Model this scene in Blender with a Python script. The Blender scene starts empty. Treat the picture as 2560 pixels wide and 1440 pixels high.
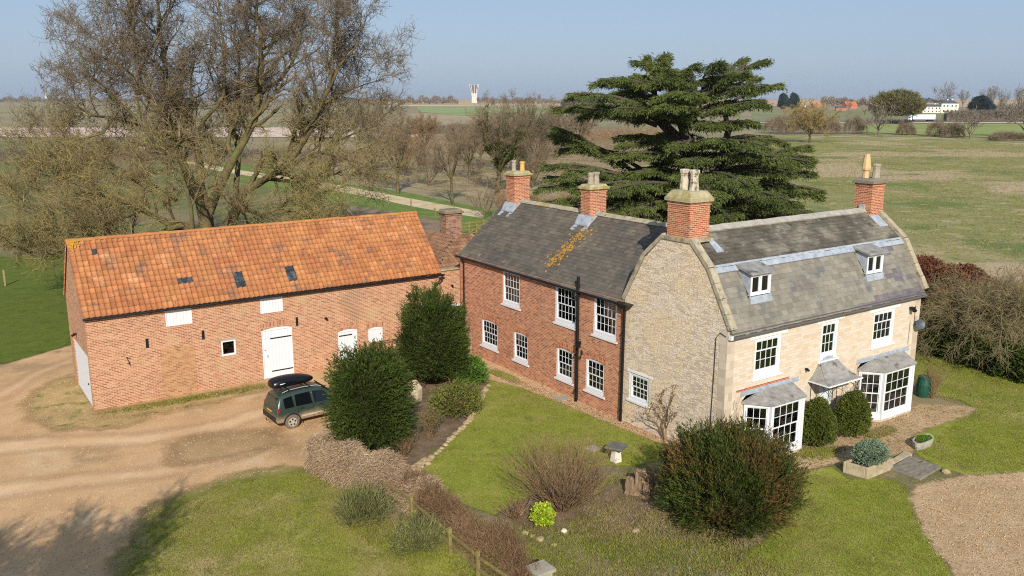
import bpy, math, random
import numpy as np
from mathutils import Vector, Matrix
random.seed(7); RNG = np.random.default_rng(7)
SC = bpy.context.scene; COL = SC.collection; PI = math.pi
# ---------------------------------------------------------------- camera numbers (drone at 14 m, looking down 12.3 degrees)
CF = 2180.0; CH = 14.0; PITCH = math.radians(12.34); YAW = math.radians(34.5)
FWD = np.array([math.sin(YAW)*math.cos(PITCH), math.cos(YAW)*math.cos(PITCH), -math.sin(PITCH)])
RGT = np.array([math.cos(YAW), -math.sin(YAW), 0.0]); UPV = np.cross(RGT, FWD)
CAM = np.array([0, 0, CH])
def ray(x, y): return FWD + RGT*(x-1280)/CF - UPV*(y-720)/CF
def G(x, y, z=0.0):                                   # the ground point seen at a place in the photo
    d = ray(x, y); return CAM + d*(z-CH)/d[2]
def AT(x, y, depth): return CAM + ray(x, y)*depth     # a point at a known distance
def base_at(x, depth):                                # ground point in that direction at that distance
    p = AT(x, 720, depth); return np.array([p[0], p[1], 0.0])

# ---------------------------------------------------------------- objects
LOC = {}
def tag(o, label=None, cat=None, group=None, kind=None):
    if label: o['label'] = label
    if cat: o['category'] = cat
    if group: o['group'] = group
    if kind: o['kind'] = kind
    return o
def thing(name, loc, label, cat, group=None, rz=0):
    o = bpy.data.objects.new(name, None); COL.objects.link(o); o.location = [float(c) for c in loc]
    o.rotation_euler = (0, 0, rz); o.empty_display_size = .3
    LOC[o.name] = (0, 0, 0) if rz else tuple(float(c) for c in loc)
    return tag(o, label, cat, group)
def copy_tree(o, parent=None):
    c = o.copy(); COL.objects.link(c); c.parent = parent
    for ch in o.children: copy_tree(ch, c)
    return c
def mesh_np(name, V, F, mats, tint=None, mi=None, smooth=False, uv=None, vattr=None):
    """V (n,3), F (m,k) same-size faces"""
    V = np.asarray(V, dtype=np.float32); F = np.asarray(F, dtype=np.int32)
    me = bpy.data.meshes.new(name); m, k = F.shape
    me.vertices.add(len(V)); me.vertices.foreach_set('co', V.ravel())
    me.loops.add(m*k); me.loops.foreach_set('vertex_index', F.ravel())
    me.polygons.add(m); me.polygons.foreach_set('loop_start', np.arange(0, m*k, k, dtype=np.int32))
    me.polygons.foreach_set('loop_total', np.full(m, k, dtype=np.int32))
    for q in (mats if isinstance(mats, (list, tuple)) else [mats]): me.materials.append(q)
    if mi is not None: me.polygons.foreach_set('material_index', np.asarray(mi, dtype=np.int32))
    if tint is not None:
        a = me.attributes.new('tint', 'FLOAT', 'FACE'); a.data.foreach_set('value', np.asarray(tint, dtype=np.float32))
    if vattr is not None:
        a = me.attributes.new('edge', 'FLOAT', 'POINT'); a.data.foreach_set('value', np.asarray(vattr, dtype=np.float32))
    if uv is not None:
        l = me.uv_layers.new(name='UVMap'); l.data.foreach_set('uv', np.asarray(uv, dtype=np.float32).ravel())
    if smooth: me.polygons.foreach_set('use_smooth', np.ones(m, dtype=bool))
    me.update(calc_edges=True); me.validate(); return me
def link(name, me, parent=None):
    o = bpy.data.objects.new(name, me); COL.objects.link(o)
    if parent is not None:
        o.parent = parent
        l = LOC.get(parent.name, (0, 0, 0)); LOC[o.name] = l
    return o
class MB:
    def __init__(s): s.v = []; s.f = []; s.t = []; s.m = []
    def vs(s, ps): b = len(s.v); s.v += [tuple(float(c) for c in p) for p in ps]; return b
    def face(s, ps, t=.5, m=0): b = s.vs(ps); s.f.append(tuple(range(b, b+len(ps)))); s.t.append(t); s.m.append(m)
    def hexa(s, c, t=.5, m=0):          # c: 8 corners, bottom ring then top ring
        b = s.vs(c)
        a, bb, d = (np.array(c[1])-c[0]), (np.array(c[3])-c[0]), (np.array(c[4])-c[0])
        fl = np.dot(np.cross(a, bb), d) < 0
        for q in ((0,3,2,1),(4,5,6,7),(0,1,5,4),(1,2,6,5),(2,3,7,6),(3,0,4,7)):
            q = tuple(b+i for i in q); s.f.append(q[::-1] if fl else q); s.t.append(t); s.m.append(m)
    def box(s, x0, x1, y0, y1, z0, z1, t=.5, m=0):
        s.hexa([(x0,y0,z0),(x1,y0,z0),(x1,y1,z0),(x0,y1,z0),(x0,y0,z1),(x1,y0,z1),(x1,y1,z1),(x0,y1,z1)], t, m)
    def fbox(s, F, a0, a1, d0, d1, z0, z1, t=.5, m=0):
        s.hexa([F(a0,d0,z0),F(a1,d0,z0),F(a1,d1,z0),F(a0,d1,z0),F(a0,d0,z1),F(a1,d0,z1),F(a1,d1,z1),F(a0,d1,z1)], t, m)
    def beam(s, p, q, w, h, t=.5, m=0, up=(0,0,1)):
        p = Vector(p); q = Vector(q); d = (q-p).normalized(); u = Vector(up)
        x = d.cross(u)
        if x.length < 1e-4: x = d.cross(Vector((1,0,0)))
        x.normalize(); y = x.cross(d).normalized()
        c = [p-x*w/2-y*h/2, p+x*w/2-y*h/2, p+x*w/2+y*h/2, p-x*w/2+y*h/2]
        s.hexa(c+[k+(q-p) for k in c], t, m)
    def tube(s, pts, r, n=8, t=.5, m=0, caps=True):
        pts = [Vector(p) for p in pts]; rr = r if isinstance(r, (list, tuple)) else [r]*len(pts)
        b = len(s.v); x = None
        for i, p in enumerate(pts):
            d = (pts[min(i+1, len(pts)-1)]-pts[max(i-1, 0)]).normalized()
            if x is None: x = d.orthogonal().normalized()
            x = (x-d*x.dot(d)).normalized(); y = d.cross(x)
            for k in range(n):
                a = 2*PI*k/n; s.v.append(tuple(p+(x*math.cos(a)+y*math.sin(a))*rr[i]))
        for i in range(len(pts)-1):
            for k in range(n):
                s.f.append((b+i*n+k, b+i*n+(k+1)%n, b+(i+1)*n+(k+1)%n, b+(i+1)*n+k)); s.t.append(t); s.m.append(m)
        if caps:
            s.f.append(tuple(b+k for k in range(n))[::-1]); s.f.append(tuple(b+(len(pts)-1)*n+k for k in range(n)))
            s.t += [t, t]; s.m += [m, m]
    def lathe(s, c, prof, n=16, t=.5, m=0, sx=1, sy=1, cap=True):   # prof: (r, z) bottom to top
        b = len(s.v)
        for r, z in prof:
            for k in range(n):
                a = 2*PI*(k+.5)/n; s.v.append((c[0]+r*sx*math.cos(a), c[1]+r*sy*math.sin(a), c[2]+z))
        for i in range(len(prof)-1):
            for k in range(n):
                s.f.append((b+i*n+k, b+i*n+(k+1)%n, b+(i+1)*n+(k+1)%n, b+(i+1)*n+k)); s.t.append(t); s.m.append(m)
        if cap:
            s.f.append(tuple(b+k for k in range(n))[::-1]); s.f.append(tuple(b+(len(prof)-1)*n+k for k in range(n)))
            s.t += [t, t]; s.m += [m, m]
    def prism(s, poly, vec, t=.5, m=0):  # closed extrusion of a polygon (list of 3D points)
        vec = np.array(vec, float); P = [np.array(p, float) for p in poly]; n = len(P)
        nr = sum((np.cross(P[i]-P[0], P[(i+1) % n]-P[0]) for i in range(n)), np.zeros(3))
        if nr@vec > 0: P = P[::-1]
        b = s.vs(P); b2 = s.vs([p+vec for p in P])
        s.f.append(tuple(range(b, b+n))); s.f.append(tuple(range(b2, b2+n))[::-1]); s.t += [t, t]; s.m += [m, m]
        for i in range(n):
            j = (i+1) % n; s.f.append((b+i, b2+i, b2+j, b+j)); s.t.append(t); s.m.append(m)
    def build(s, name, mats, parent=None, smooth=False, bevel=0, local=False):
        me = bpy.data.meshes.new(name)
        off = (0, 0, 0) if (parent is None or local) else LOC.get(parent.name, (0, 0, 0))
        V = np.array(s.v, dtype=float); W = V-np.array(off)
        me.from_pydata(W.tolist(), [], s.f)
        for q in (mats if isinstance(mats, (list, tuple)) else [mats]): me.materials.append(q)
        me.polygons.foreach_set('material_index', np.array(s.m, dtype=np.int32))
        a = me.attributes.new('tint', 'FLOAT', 'FACE'); a.data.foreach_set('value', np.array(s.t, dtype=np.float32))
        uv = []
        for f in s.f:
            p = V[list(f)]; n = np.zeros(3)
            for i in range(len(f)): n += np.cross(p[i]-p[0], p[(i+1) % len(f)]-p[0])
            l = np.linalg.norm(n); n = n/l if l > 1e-12 else np.array([0, 0, 1.])
            u = np.array([-n[1], n[0], 0.]); lu = np.linalg.norm(u)
            u = np.array([1., 0, 0]) if lu < 1e-3 else u/lu
            w = np.cross(n, u)
            for q in p: uv += [q@u, q@w]
        l = me.uv_layers.new(name='UVMap'); l.data.foreach_set('uv', np.array(uv, dtype=np.float32))
        if smooth: me.polygons.foreach_set('use_smooth', np.ones(len(s.f), dtype=bool))
        me.update()
        o = link(name, me, parent)
        if bevel:
            b = o.modifiers.new('Bevel', 'BEVEL'); b.width = bevel; b.segments = 2; b.limit_method = 'ANGLE'; b.angle_limit = math.radians(40)
        return o

# ---------------------------------------------------------------- materials
def lin(c):                                            # '#rrggbb' display colour -> linear
    if isinstance(c, str):
        c = [int(c[i:i+2], 16)/255 for i in (1, 3, 5)]
        c = [x/12.92 if x <= .04045 else ((x+.055)/1.055)**2.4 for x in c]
    return (*c[:3], 1)
class NT:
    def __init__(s, name):
        s.mat = bpy.data.materials.new(name); s.mat.use_nodes = True; s.nt = s.mat.node_tree
        s.nt.nodes.clear(); s.out = s.n('OutputMaterial'); s.b = s.n('BsdfPrincipled'); s.b.inputs['Roughness'].default_value = .85
        s.L(s.b.outputs[0], s.out.inputs[0])
    def n(s, t, **k):
        q = s.nt.nodes.new('ShaderNode'+t)
        for a, v in k.items():
            if hasattr(q, a) and not a[0].isupper(): setattr(q, a, v)
            else: s.set(q.inputs[a.replace('_', ' ')], v)
        return q
    def set(s, i, v):
        if isinstance(v, bpy.types.NodeSocket): s.L(v, i)
        else: i.default_value = v
    def L(s, a, b): s.nt.links.new(a, b)
    def coord(s, kind, sc=(1, 1, 1), rot=(0, 0, 0)):
        if kind == 'Pos': o = s.n('NewGeometry').outputs['Position']
        else: o = s.n('TexCoord').outputs[kind]
        m = s.n('Mapping'); m.inputs['Scale'].default_value = sc; m.inputs['Rotation'].default_value = rot; s.L(o, m.inputs[0]); return m.outputs[0]
    def noise(s, vec, scale, detail=4, rough=.6, dist=0):
        q = s.n('TexNoise', Scale=scale, Detail=detail, Roughness=rough, Distortion=dist); s.L(vec, q.inputs['Vector']); return q.outputs[0]
    def ramp(s, fac, stops, const=False):
        q = s.n('ValToRGB'); s.L(fac, q.inputs[0]); e = q.color_ramp.elements
        if const: q.color_ramp.interpolation = 'CONSTANT'
        while len(e) < len(stops): e.new(.5)
        for i, (p, c) in enumerate(stops): e[i].position = p; e[i].color = lin(c)
        return q.outputs[0]
    def math(s, op, a, b=0., c=0., clamp=False):
        q = s.n('Math', operation=op); q.use_clamp = clamp
        for i, x in enumerate((a, b, c)): s.set(q.inputs[i], x)
        return q.outputs[0]
    def mix(s, fac, a, b, mode='MIX'):
        q = s.n('Mix', data_type='RGBA', blend_type=mode)
        s.set(q.inputs[0], fac); s.set(q.inputs[6], a if isinstance(a, bpy.types.NodeSocket) else lin(a)); s.set(q.inputs[7], b if isinstance(b, bpy.types.NodeSocket) else lin(b))
        return q.outputs[2]
    def thresh(s, f, lo, hi):
        q = s.n('MapRange'); q.interpolation_type = 'SMOOTHSTEP'
        s.L(f, q.inputs[0]); q.inputs[1].default_value = lo; q.inputs[2].default_value = hi; return q.outputs[0]
    def bump(s, h, strength, dist=.02):
        q = s.n('Bump', Strength=strength, Distance=dist); s.L(h, q.inputs['Height'])
        if s.b.inputs['Normal'].is_linked: s.L(s.b.inputs['Normal'].links[0].from_socket, q.inputs['Normal'])
        s.L(q.outputs[0], s.b.inputs['Normal'])
    def tint(s, col, amt):                             # per-face tone that belongs to each tile / leaf
        a = s.n('Attribute', attribute_name='tint').outputs['Fac']
        v = s.math('MULTIPLY_ADD', a, 2*amt, 1-amt)
        q = s.n('HueSaturation'); s.L(v, q.inputs['Value']); s.L(col, q.inputs['Color']); return q.outputs[0]
    def edge(s, vec, amp, scale, soft=.12):            # ragged border of a ground sheet
        e = s.n('Attribute', attribute_name='edge').outputs['Fac']
        a = s.math('ADD', e, s.math('MULTIPLY', s.math('SUBTRACT', s.noise(vec, scale, 5, .7), .5), 2*amp))
        f = s.thresh(a, -soft, soft); t = s.n('BsdfTransparent'); m = s.n('MixShader')
        s.L(f, m.inputs[0]); s.L(t.outputs[0], m.inputs[1]); s.L(s.b.outputs[0], m.inputs[2]); s.L(m.outputs[0], s.out.inputs[0])
def surf(name, stops, scale, coord='Pos', sc=(1, 1, 1), rough=.9, bump=0, bscale=None, tint=0, patches=(), edge=None, spec=.3, detail=6, nrough=.65, translucent=0, metal=0, bdist=.02):
    t = NT(name); v = t.coord(coord, sc); f = t.noise(v, scale, detail, nrough); c = t.ramp(f, stops)
    for i, (pc, ps, lo, hi) in enumerate(patches):
        vv = t.coord(coord, (sc[0]*1.0, sc[1]*1.03, sc[2]), (0, 0, .7*i+.3))
        c = t.mix(t.thresh(t.noise(vv, ps, 5, .62), lo, hi), c, pc)
    if tint: c = t.tint(c, tint)
    t.L(c, t.b.inputs['Base Color']); t.b.inputs['Roughness'].default_value = rough
    t.b.inputs['Specular IOR Level'].default_value = spec; t.b.inputs['Metallic'].default_value = metal
    if bump: t.bump(t.noise(v, bscale or scale*3, 4, .7), bump, bdist)
    if edge: t.edge(t.coord('Pos'), *edge)
    if translucent:
        tr = t.n('BsdfTranslucent'); t.L(c, tr.inputs['Color']); m = t.n('MixShader'); m.inputs[0].default_value = translucent
        t.L(t.b.outputs[0], m.inputs[1]); t.L(tr.outputs[0], m.inputs[2]); t.L(m.outputs[0], t.out.inputs[0])
    return t.mat
def plain(name, col, rough=.6, spec=.4, metal=0, var=.06, scale=3, bump=0):
    c = lin(col)[:3]; lo = tuple(x*(1-var) for x in c); hi = tuple(min(1, x*(1+var)) for x in c)
    return surf(name, [(.3, lo), (.7, hi)], scale, 'Object', rough=rough, spec=spec, metal=metal, bump=bump, bscale=12)
def brick(name, tones, mortar, w=.225, h=.075, ms=.007, patches=(), bump=.5, mixn=.25, dark='#3a2a24', rough=.92, noisec=None):
    t = NT(name); uv = t.coord('UV')
    w1 = t.n('TexNoise', Scale=1.3, Detail=3); t.L(uv, w1.inputs['Vector'])
    vv = t.n('VectorMath', operation='MULTIPLY_ADD'); t.L(w1.outputs['Color'], vv.inputs[0]); vv.inputs[1].default_value = (.02, .014, 0); t.L(uv, vv.inputs[2])
    b = t.n('TexBrick', Scale=1.0, Brick_Width=w, Row_Height=h, Mortar_Size=ms, Mortar_Smooth=.25, Bias=0.0)
    b.inputs['Color1'].default_value = (0, 0, 0, 1); b.inputs['Color2'].default_value = (1, 1, 1, 1); b.inputs['Mortar'].default_value = (.5, .5, .5, 1)
    t.L(vv.outputs[0], b.inputs['Vector'])
    n = t.noise(uv, .9, 5, .65)
    k = t.math('ADD', t.math('MULTIPLY', b.outputs['Color'], 1-mixn), t.math('MULTIPLY', n, mixn))
    c = t.ramp(k, tones)
    for i, (pc, ps, lo, hi) in enumerate(patches):
        c = t.mix(t.thresh(t.noise(t.coord('UV', (1, 1.3, 1), (0, 0, .4*i)), ps, 5, .6), lo, hi), c, pc)
    c = t.mix(t.math('MULTIPLY', t.noise(uv, 9, 3, .7), .22), c, t.mix(.5, c, dark))
    c = t.mix(t.math('MULTIPLY', b.outputs['Fac'], .85), c, mortar)
    t.L(c, t.b.inputs['Base Color']); t.b.inputs['Roughness'].default_value = rough; t.b.inputs['Specular IOR Level'].default_value = .2
    t.bump(t.math('SUBTRACT', t.math('MULTIPLY', t.noise(uv, 25, 3), .35), b.outputs['Fac']), bump*.6, .008)
    return t.mat
WHITE = plain('white_paint', '#d3d4d6', .55, .35, var=.03)
WHITE_LEAD = plain('old_white', '#dcdad2', .7, .3, var=.08)
BLACK = plain('black_iron', '#141414', .45, .4)
LEAD = surf('lead', [(.25, '#7f878f'), (.6, '#a4abb2'), (.85, '#bfc4c8')], 4, rough=.55, bump=.3, spec=.4)
LEAD_OLD = surf('weathered_lead', [(.2, '#6b6a66'), (.5, '#8d8a84'), (.8, '#a9a59d')], 3, sc=(1, 1, 2), rough=.7, bump=.4, patches=[('#5d544c', 2.2, .55, .7)])
BRICK_BARN = brick('barn_brick', [(.05, '#74503f'), (.16, '#925f47'), (.45, '#a86e50'), (.62, '#b07b5a'), (.8, '#b58966')], '#cdb598', ms=.010, bump=.5,
                   patches=[('#ab8960', .45, .55, .68), ('#a0603f', .8, .62, .74), ('#7d6350', 1.1, .64, .74), ('#8e644c', .3, .54, .66)])
BRICK_PATCH = brick('blocked_doorway_brick', [(.2, '#92694a'), (.5, '#a87855'), (.8, '#b38762')], '#c2a67e', bump=.4, patches=[('#8a5f3c', 1.5, .62, .7)])
BRICK_WING = brick('house_brick', [(.08, '#6a463a'), (.22, '#9b5f45'), (.5, '#b37353'), (.75, '#be8059'), (.92, '#c6946a')], '#cdb8a2',
                   patches=[('#c57b4a', .7, .6, .68), ('#93604e', .6, .6, .76)])
BRICK_RED = brick('chimney_brick', [(.04, '#6b3f33'), (.2, '#94503a'), (.55, '#aa5c3c'), (.8, '#b97450')], '#cdb697', ms=.010,
                  patches=[('#5e3a30', .9, .6, .72)])
BRICK_SOOT = brick('old_chimney_brick', [(.15, '#4d3831'), (.4, '#7d5443'), (.7, '#9c705a')], '#b5a48f')
ARCH_BARN = brick('barn_arch_brick', [(.2, '#8d5c46'), (.5, '#a9705380'[:7]), (.8, '#b58463')], '#c9b092', w=.075, h=.3, ms=.008)
ARCH = brick('arch_brick', [(.2, '#8f4329'), (.5, '#b86440'), (.8, '#cb8458')], '#cbb89c', w=.075, h=.3, ms=.007)
ASHLAR = brick('cream_ashlar', [(.05, '#b48d62'), (.12, '#c6ae90'), (.4, '#cabca8'), (.7, '#cec2b1'), (.9, '#d3c9ba')], '#b5a48c', w=.34, h=.125, ms=.006, bump=.35, dark='#b98d55',
               patches=[('#bb9668', 2.2, .655, .70), ('#d0bfa0', .5, .55, .7)], mixn=.35)
QUOIN = brick('stone_quoin', [(.2, '#b5a58e'), (.6, '#c2b29c'), (.9, '#cbbda8')], '#a99a80', w=.6, h=.32, ms=.006, bump=.3)
def rubble():
    t = NT('rubble_stone'); uv = t.coord('UV', (1, 1, 1))
    w1 = t.n('TexNoise', Scale=2.0, Detail=4); t.L(uv, w1.inputs['Vector'])
    vv = t.n('VectorMath', operation='MULTIPLY_ADD'); t.L(w1.outputs['Color'], vv.inputs[0]); vv.inputs[1].default_value = (.16, .12, 0); t.L(uv, vv.inputs[2])
    mp = t.n('Mapping'); mp.inputs['Scale'].default_value = (4.6, 15.5, 1); t.L(vv.outputs[0], mp.inputs[0])
    a = t.n('TexVoronoi', feature='F1', Scale=1.0); t.L(mp.outputs[0], a.inputs['Vector']); a.voronoi_dimensions = '2D'
    d = t.n('TexVoronoi', feature='DISTANCE_TO_EDGE', Scale=1.0); t.L(mp.outputs[0], d.inputs['Vector']); d.voronoi_dimensions = '2D'
    sep = t.n('SeparateColor'); t.L(a.outputs['Color'], sep.inputs[0])
    c = t.ramp(sep.outputs[0], [(.05, '#c0ab94'), (.3, '#d2c0a9'), (.6, '#dccbb4'), (.85, '#e3d4bf'), (.97, '#e0c79c')])
    c = t.mix(t.thresh(t.noise(uv, .5, 5), .46, .62), c, t.mix(.45, c, '#e0c496'))
    c = t.mix(t.thresh(t.noise(t.coord('UV', (1, 1, 1), (0, 0, .5)), .45, 5), .52, .66), c, t.mix(.55, c, '#d3c6b8'))
    e = t.thresh(d.outputs['Distance'], .02, .11)
    c = t.mix(t.math('MULTIPLY', t.math('SUBTRACT', 1, e), .32), c, '#b8a58c')
    c = t.mix(t.math('MULTIPLY', t.noise(uv, 14, 4, .7), .22), c, t.mix(.5, c, '#8a785f'))
    t.L(c, t.b.inputs['Base Color']); t.b.inputs['Roughness'].default_value = .95; t.b.inputs['Specular IOR Level'].default_value = .15
    h = t.math('ADD', t.math('ADD', e, t.math('MULTIPLY', sep.outputs[1], 1.1)), t.math('MULTIPLY', t.noise(uv, 9, 4, .7), .8)); t.bump(h, .6, .022)
    return t.mat
RUBBLE = rubble()
COPING = surf('lichened_coping', [(.3, '#8a7f6a'), (.55, '#a79c84'), (.8, '#bdb29a')], 3, rough=.95, bump=.8, bscale=14, patches=[('#a08a48', 1.3, .56, .68), ('#6a6358', 5, .56, .68)])
CAPSTONE = surf('lichened_cap', [(.3, '#8f8466'), (.6, '#aaa07e'), (.8, '#b9ae90')], 4, rough=.95, bump=.6, bscale=20, patches=[('#94893e', 2.5, .52, .62)])
PANTILE = surf('clay_pantile', [(.2, '#93593c'), (.45, '#a56a43'), (.65, '#ad774a'), (.85, '#b6875c')], .9, rough=.88, tint=.2, bump=.4, bscale=25,
               patches=[('#83604a', 1.3, .52, .68), ('#c0906c', .6, .58, .72), ('#6a4c3c', 7, .58, .70), ('#b5842f', 2.4, .66, .72), ('#9a8a7c', 5, .66, .74)])
RIDGE_TILE = surf('lichened_ridge_tile', [(.3, '#9a6040'), (.55, '#ad7444'), (.75, '#b5883c')], 1.4, rough=.9, tint=.2, bump=.4)
PANTILE_OLD = surf('old_pantile', [(.3, '#6d4f3e'), (.6, '#85644c'), (.8, '#957660')], 2, rough=.95, tint=.25, bump=.4)
SLATE_DARK = surf('dark_slate', [(.2, '#4f4942'), (.5, '#60584d'), (.8, '#6f6658')], .7, rough=.8, tint=.2, bump=.4, bscale=18,
                  patches=[('#54504b', 1.0, .5, .7), ('#877c68', 2.6, .62, .74)])
SLATE_STONE = surf('stone_slate', [(.2, '#6f695e'), (.5, '#7f796d'), (.8, '#8d877a')], .8, rough=.9, tint=.17, bump=.5, bscale=16,
                   patches=[('#6c6b68', 1.1, .52, .68), ('#8b7a5c', 1.8, .64, .74), ('#a19a8e', 5, .68, .76)])
SLATE_SOOT = surf('sooty_stone_slate', [(.35, '#4b453b'), (.5, '#5c564b'), (.68, '#8b8374'), (.8, '#989082')], .55, sc=(1, 2.0, 1), rough=.92, tint=.14, bump=.5, bscale=16,
                  patches=[('#8f8878', 2.4, .6, .74), ('#403c34', 1.2, .56, .7)])
LICHEN = surf('orange_lichen', [(.3, '#a07428'), (.7, '#c0923a')], 8, rough=1, bump=.6)
OAK = surf('grey_oak', [(.3, '#7c6d55'), (.7, '#a08f70')], 5, 'Object', (1, 1, 1), rough=.9, bump=.5, bscale=20)
CURTAIN = surf('curtain_cloth', [(.3, '#ded5c2'), (.7, '#eae3d4')], 3, 'Object', rough=.9)
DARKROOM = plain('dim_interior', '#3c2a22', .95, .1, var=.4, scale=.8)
CONCRETE = surf('concrete', [(.3, '#8f8775'), (.7, '#aba38f')], 4, rough=.95, bump=.5, bscale=20)
def glass():
    t = NT('window_glass'); tr = t.n('BsdfTransparent'); tr.inputs[0].default_value = (.78, .81, .81, 1)
    g = t.n('BsdfGlossy', Roughness=.03); g.inputs['Color'].default_value = (.9, .95, 1, 1)
    f = t.n('Fresnel', IOR=1.5); m = t.n('MixShader'); t.L(t.math('ADD', f.outputs[0], .05), m.inputs[0])
    t.bump(t.noise(t.coord('Pos'), 2.2, 2), .12, .03); nn = t.b.inputs['Normal'].links[0].from_socket; t.L(nn, g.inputs['Normal'])
    t.L(tr.outputs[0], m.inputs[1]); t.L(g.outputs[0], m.inputs[2]); t.L(m.outputs[0], t.out.inputs[0]); return t.mat
GLASS = glass()

# ---------------------------------------------------------------- building helpers (frame: a along the wall, d inwards, z up)
def frame(o, A, D):
    o, A, D = np.array(o, float), np.array(A, float), np.array(D, float)
    return lambda a, d, z: tuple(o+A*a+D*d+np.array([0, 0, z]))
def wall(mb, F, a0, a1, z0, z1, holes=(), depth=.22, t=.5, m=0):
    A = sorted({a0, a1, *[h[0] for h in holes], *[h[1] for h in holes]}); Z = sorted({z0, z1, *[h[2] for h in holes], *[h[3] for h in holes]})
    out = np.cross(np.array(F(1, 0, 0))-F(0, 0, 0), (0, 0, 1)); flip = out@(np.array(F(0, 1, 0))-F(0, 0, 0)) > 0
    def q(p): mb.face(p[::-1] if flip else p, t, m)
    for i in range(len(A)-1):
        for j in range(len(Z)-1):
            ca, cz = (A[i]+A[i+1])/2, (Z[j]+Z[j+1])/2
            if any(h[0] < ca < h[1] and h[2] < cz < h[3] for h in holes): continue
            q([F(A[i], 0, Z[j]), F(A[i+1], 0, Z[j]), F(A[i+1], 0, Z[j+1]), F(A[i], 0, Z[j+1])])
    for h in holes:
        b0, b1, c0, c1 = h[:4]
        q([F(b0, 0, c0), F(b0, 0, c1), F(b0, depth, c1), F(b0, depth, c0)]); q([F(b1, 0, c1), F(b1, 0, c0), F(b1, depth, c0), F(b1, depth, c1)])
        q([F(b1, 0, c0), F(b0, 0, c0), F(b0, depth, c0), F(b1, depth, c0)]); q([F(b0, 0, c1), F(b1, 0, c1), F(b1, depth, c1), F(b0, depth, c1)])
def grid_glaze(mb, F, a0, a1, z0, z1, cols, rows, d0, d1, st=.04, bar=.022):
    mb.fbox(F, a0, a0+st, d0, d1, z0, z1); mb.fbox(F, a1-st, a1, d0, d1, z0, z1)
    mb.fbox(F, a0+st, a1-st, d0, d1, z0, z0+st*1.3); mb.fbox(F, a0+st, a1-st, d0, d1, z1-st, z1)
    za, zb = z0+st*1.3, z1-st
    for i in range(1, cols):
        a = a0+st+(a1-a0-2*st)*i/cols; mb.fbox(F, a-bar/2, a+bar/2, d0+.004, d1-.004, za, zb)
    for j in range(1, rows):
        z = za+(zb-za)*j/rows; mb.fbox(F, a0+st, a1-st, d0+.007, d1-.007, z-bar/2, z+bar/2)
def sash_window(par, F, a0, a1, z0, z1, cols, rt, rb, sill=True, arch=False, lintel=None, curt='both', base=.13, fw=.085, name='window', sillw=.09):
    """par = house; returns the window part with sash, pane, sill, curtain as sub-parts"""
    mb = MB()
    mb.fbox(F, a0, a0+fw, .03, .15, z0, z1); mb.fbox(F, a1-fw, a1, .03, .15, z0, z1)
    mb.fbox(F, a0+fw, a1-fw, .03, .15, z1-fw, z1); mb.fbox(F, a0+fw, a1-fw, .025, .15, z0, z0+base)
    w = mb.build(name, WHITE, par)
    s = MB(); b0, b1, c0, c1 = a0+fw, a1-fw, z0+base, z1-fw
    mid = c0+(c1-c0)*rb/(rt+rb)
    grid_glaze(s, F, b0, b1, mid-.02, c1, cols, rt, .055, .085); grid_glaze(s, F, b0, b1, c0, mid+.02, cols, rb, .09, .12)
    s.build('sash', WHITE, w)
    g = MB()
    g.fbox(F, b0+.02, b1-.02, .068, .072, mid, c1-.02); g.fbox(F, b0+.02, b1-.02, .103, .107, c0+.02, mid); g.build('pane', GLASS, w)
    if sill:
        q = MB(); q.fbox(F, a0-sillw, a1+sillw, -.07, .1, z0-.085, z0-.003); q.build('sill', WHITE, w)
    if curt:
        q = MB(); W = b1-b0; n = 10
        for side in ((0, 1) if curt == 'both' else (0,) if curt == 'left' else (1,)):
            e0, e1 = (b0-.02, b0+W*.2) if side == 0 else (b1-W*.2, b1+.02)
            for i in range(n):
                x0, x1 = e0+(e1-e0)*i/n, e0+(e1-e0)*(i+1)/n; d0, d1 = (.16, .19) if i % 2 else (.19, .16)
                q.hexa([F(x0, d0, c0-.1), F(x1, d1, c0-.1), F(x1, d1+.01, c0-.1), F(x0, d0+.01, c0-.1), F(x0, d0, c1+.1), F(x1, d1, c1+.1), F(x1, d1+.01, c1+.1), F(x0, d0+.01, c1+.1)])
        q.build('curtain', CURTAIN, w)
    return w
def arch_head(par, F, a0, a1, z1, rise=.09, h=.26, over=.03):   # a segmental brick arch whose lower edge curves over the opening
    mb = MB(); n = 10; P0 = []; P1 = []
    for i in range(n+1):
        u = i/n; a = a0-over+(a1-a0+2*over)*u; k = 1-(2*u-1)**2
        P0.append((a, z1-rise+rise*k)); P1.append((a0-over*3+(a1-a0+6*over)*u, z1+h-rise+rise*k))
    for i in range(n):
        (p, q), (r, s) = (P0[i], P0[i+1]), (P1[i], P1[i+1])
        mb.hexa([F(p[0], -.006, p[1]), F(q[0], -.006, q[1]), F(q[0], .12, q[1]), F(p[0], .12, p[1]), F(r[0], -.006, r[1]), F(s[0], -.006, s[1]), F(s[0], .03, s[1]), F(r[0], .03, r[1])])
    mb.build('brick_arch', ARCH_BARN if par.name == 'barn' else ARCH, par)
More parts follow.
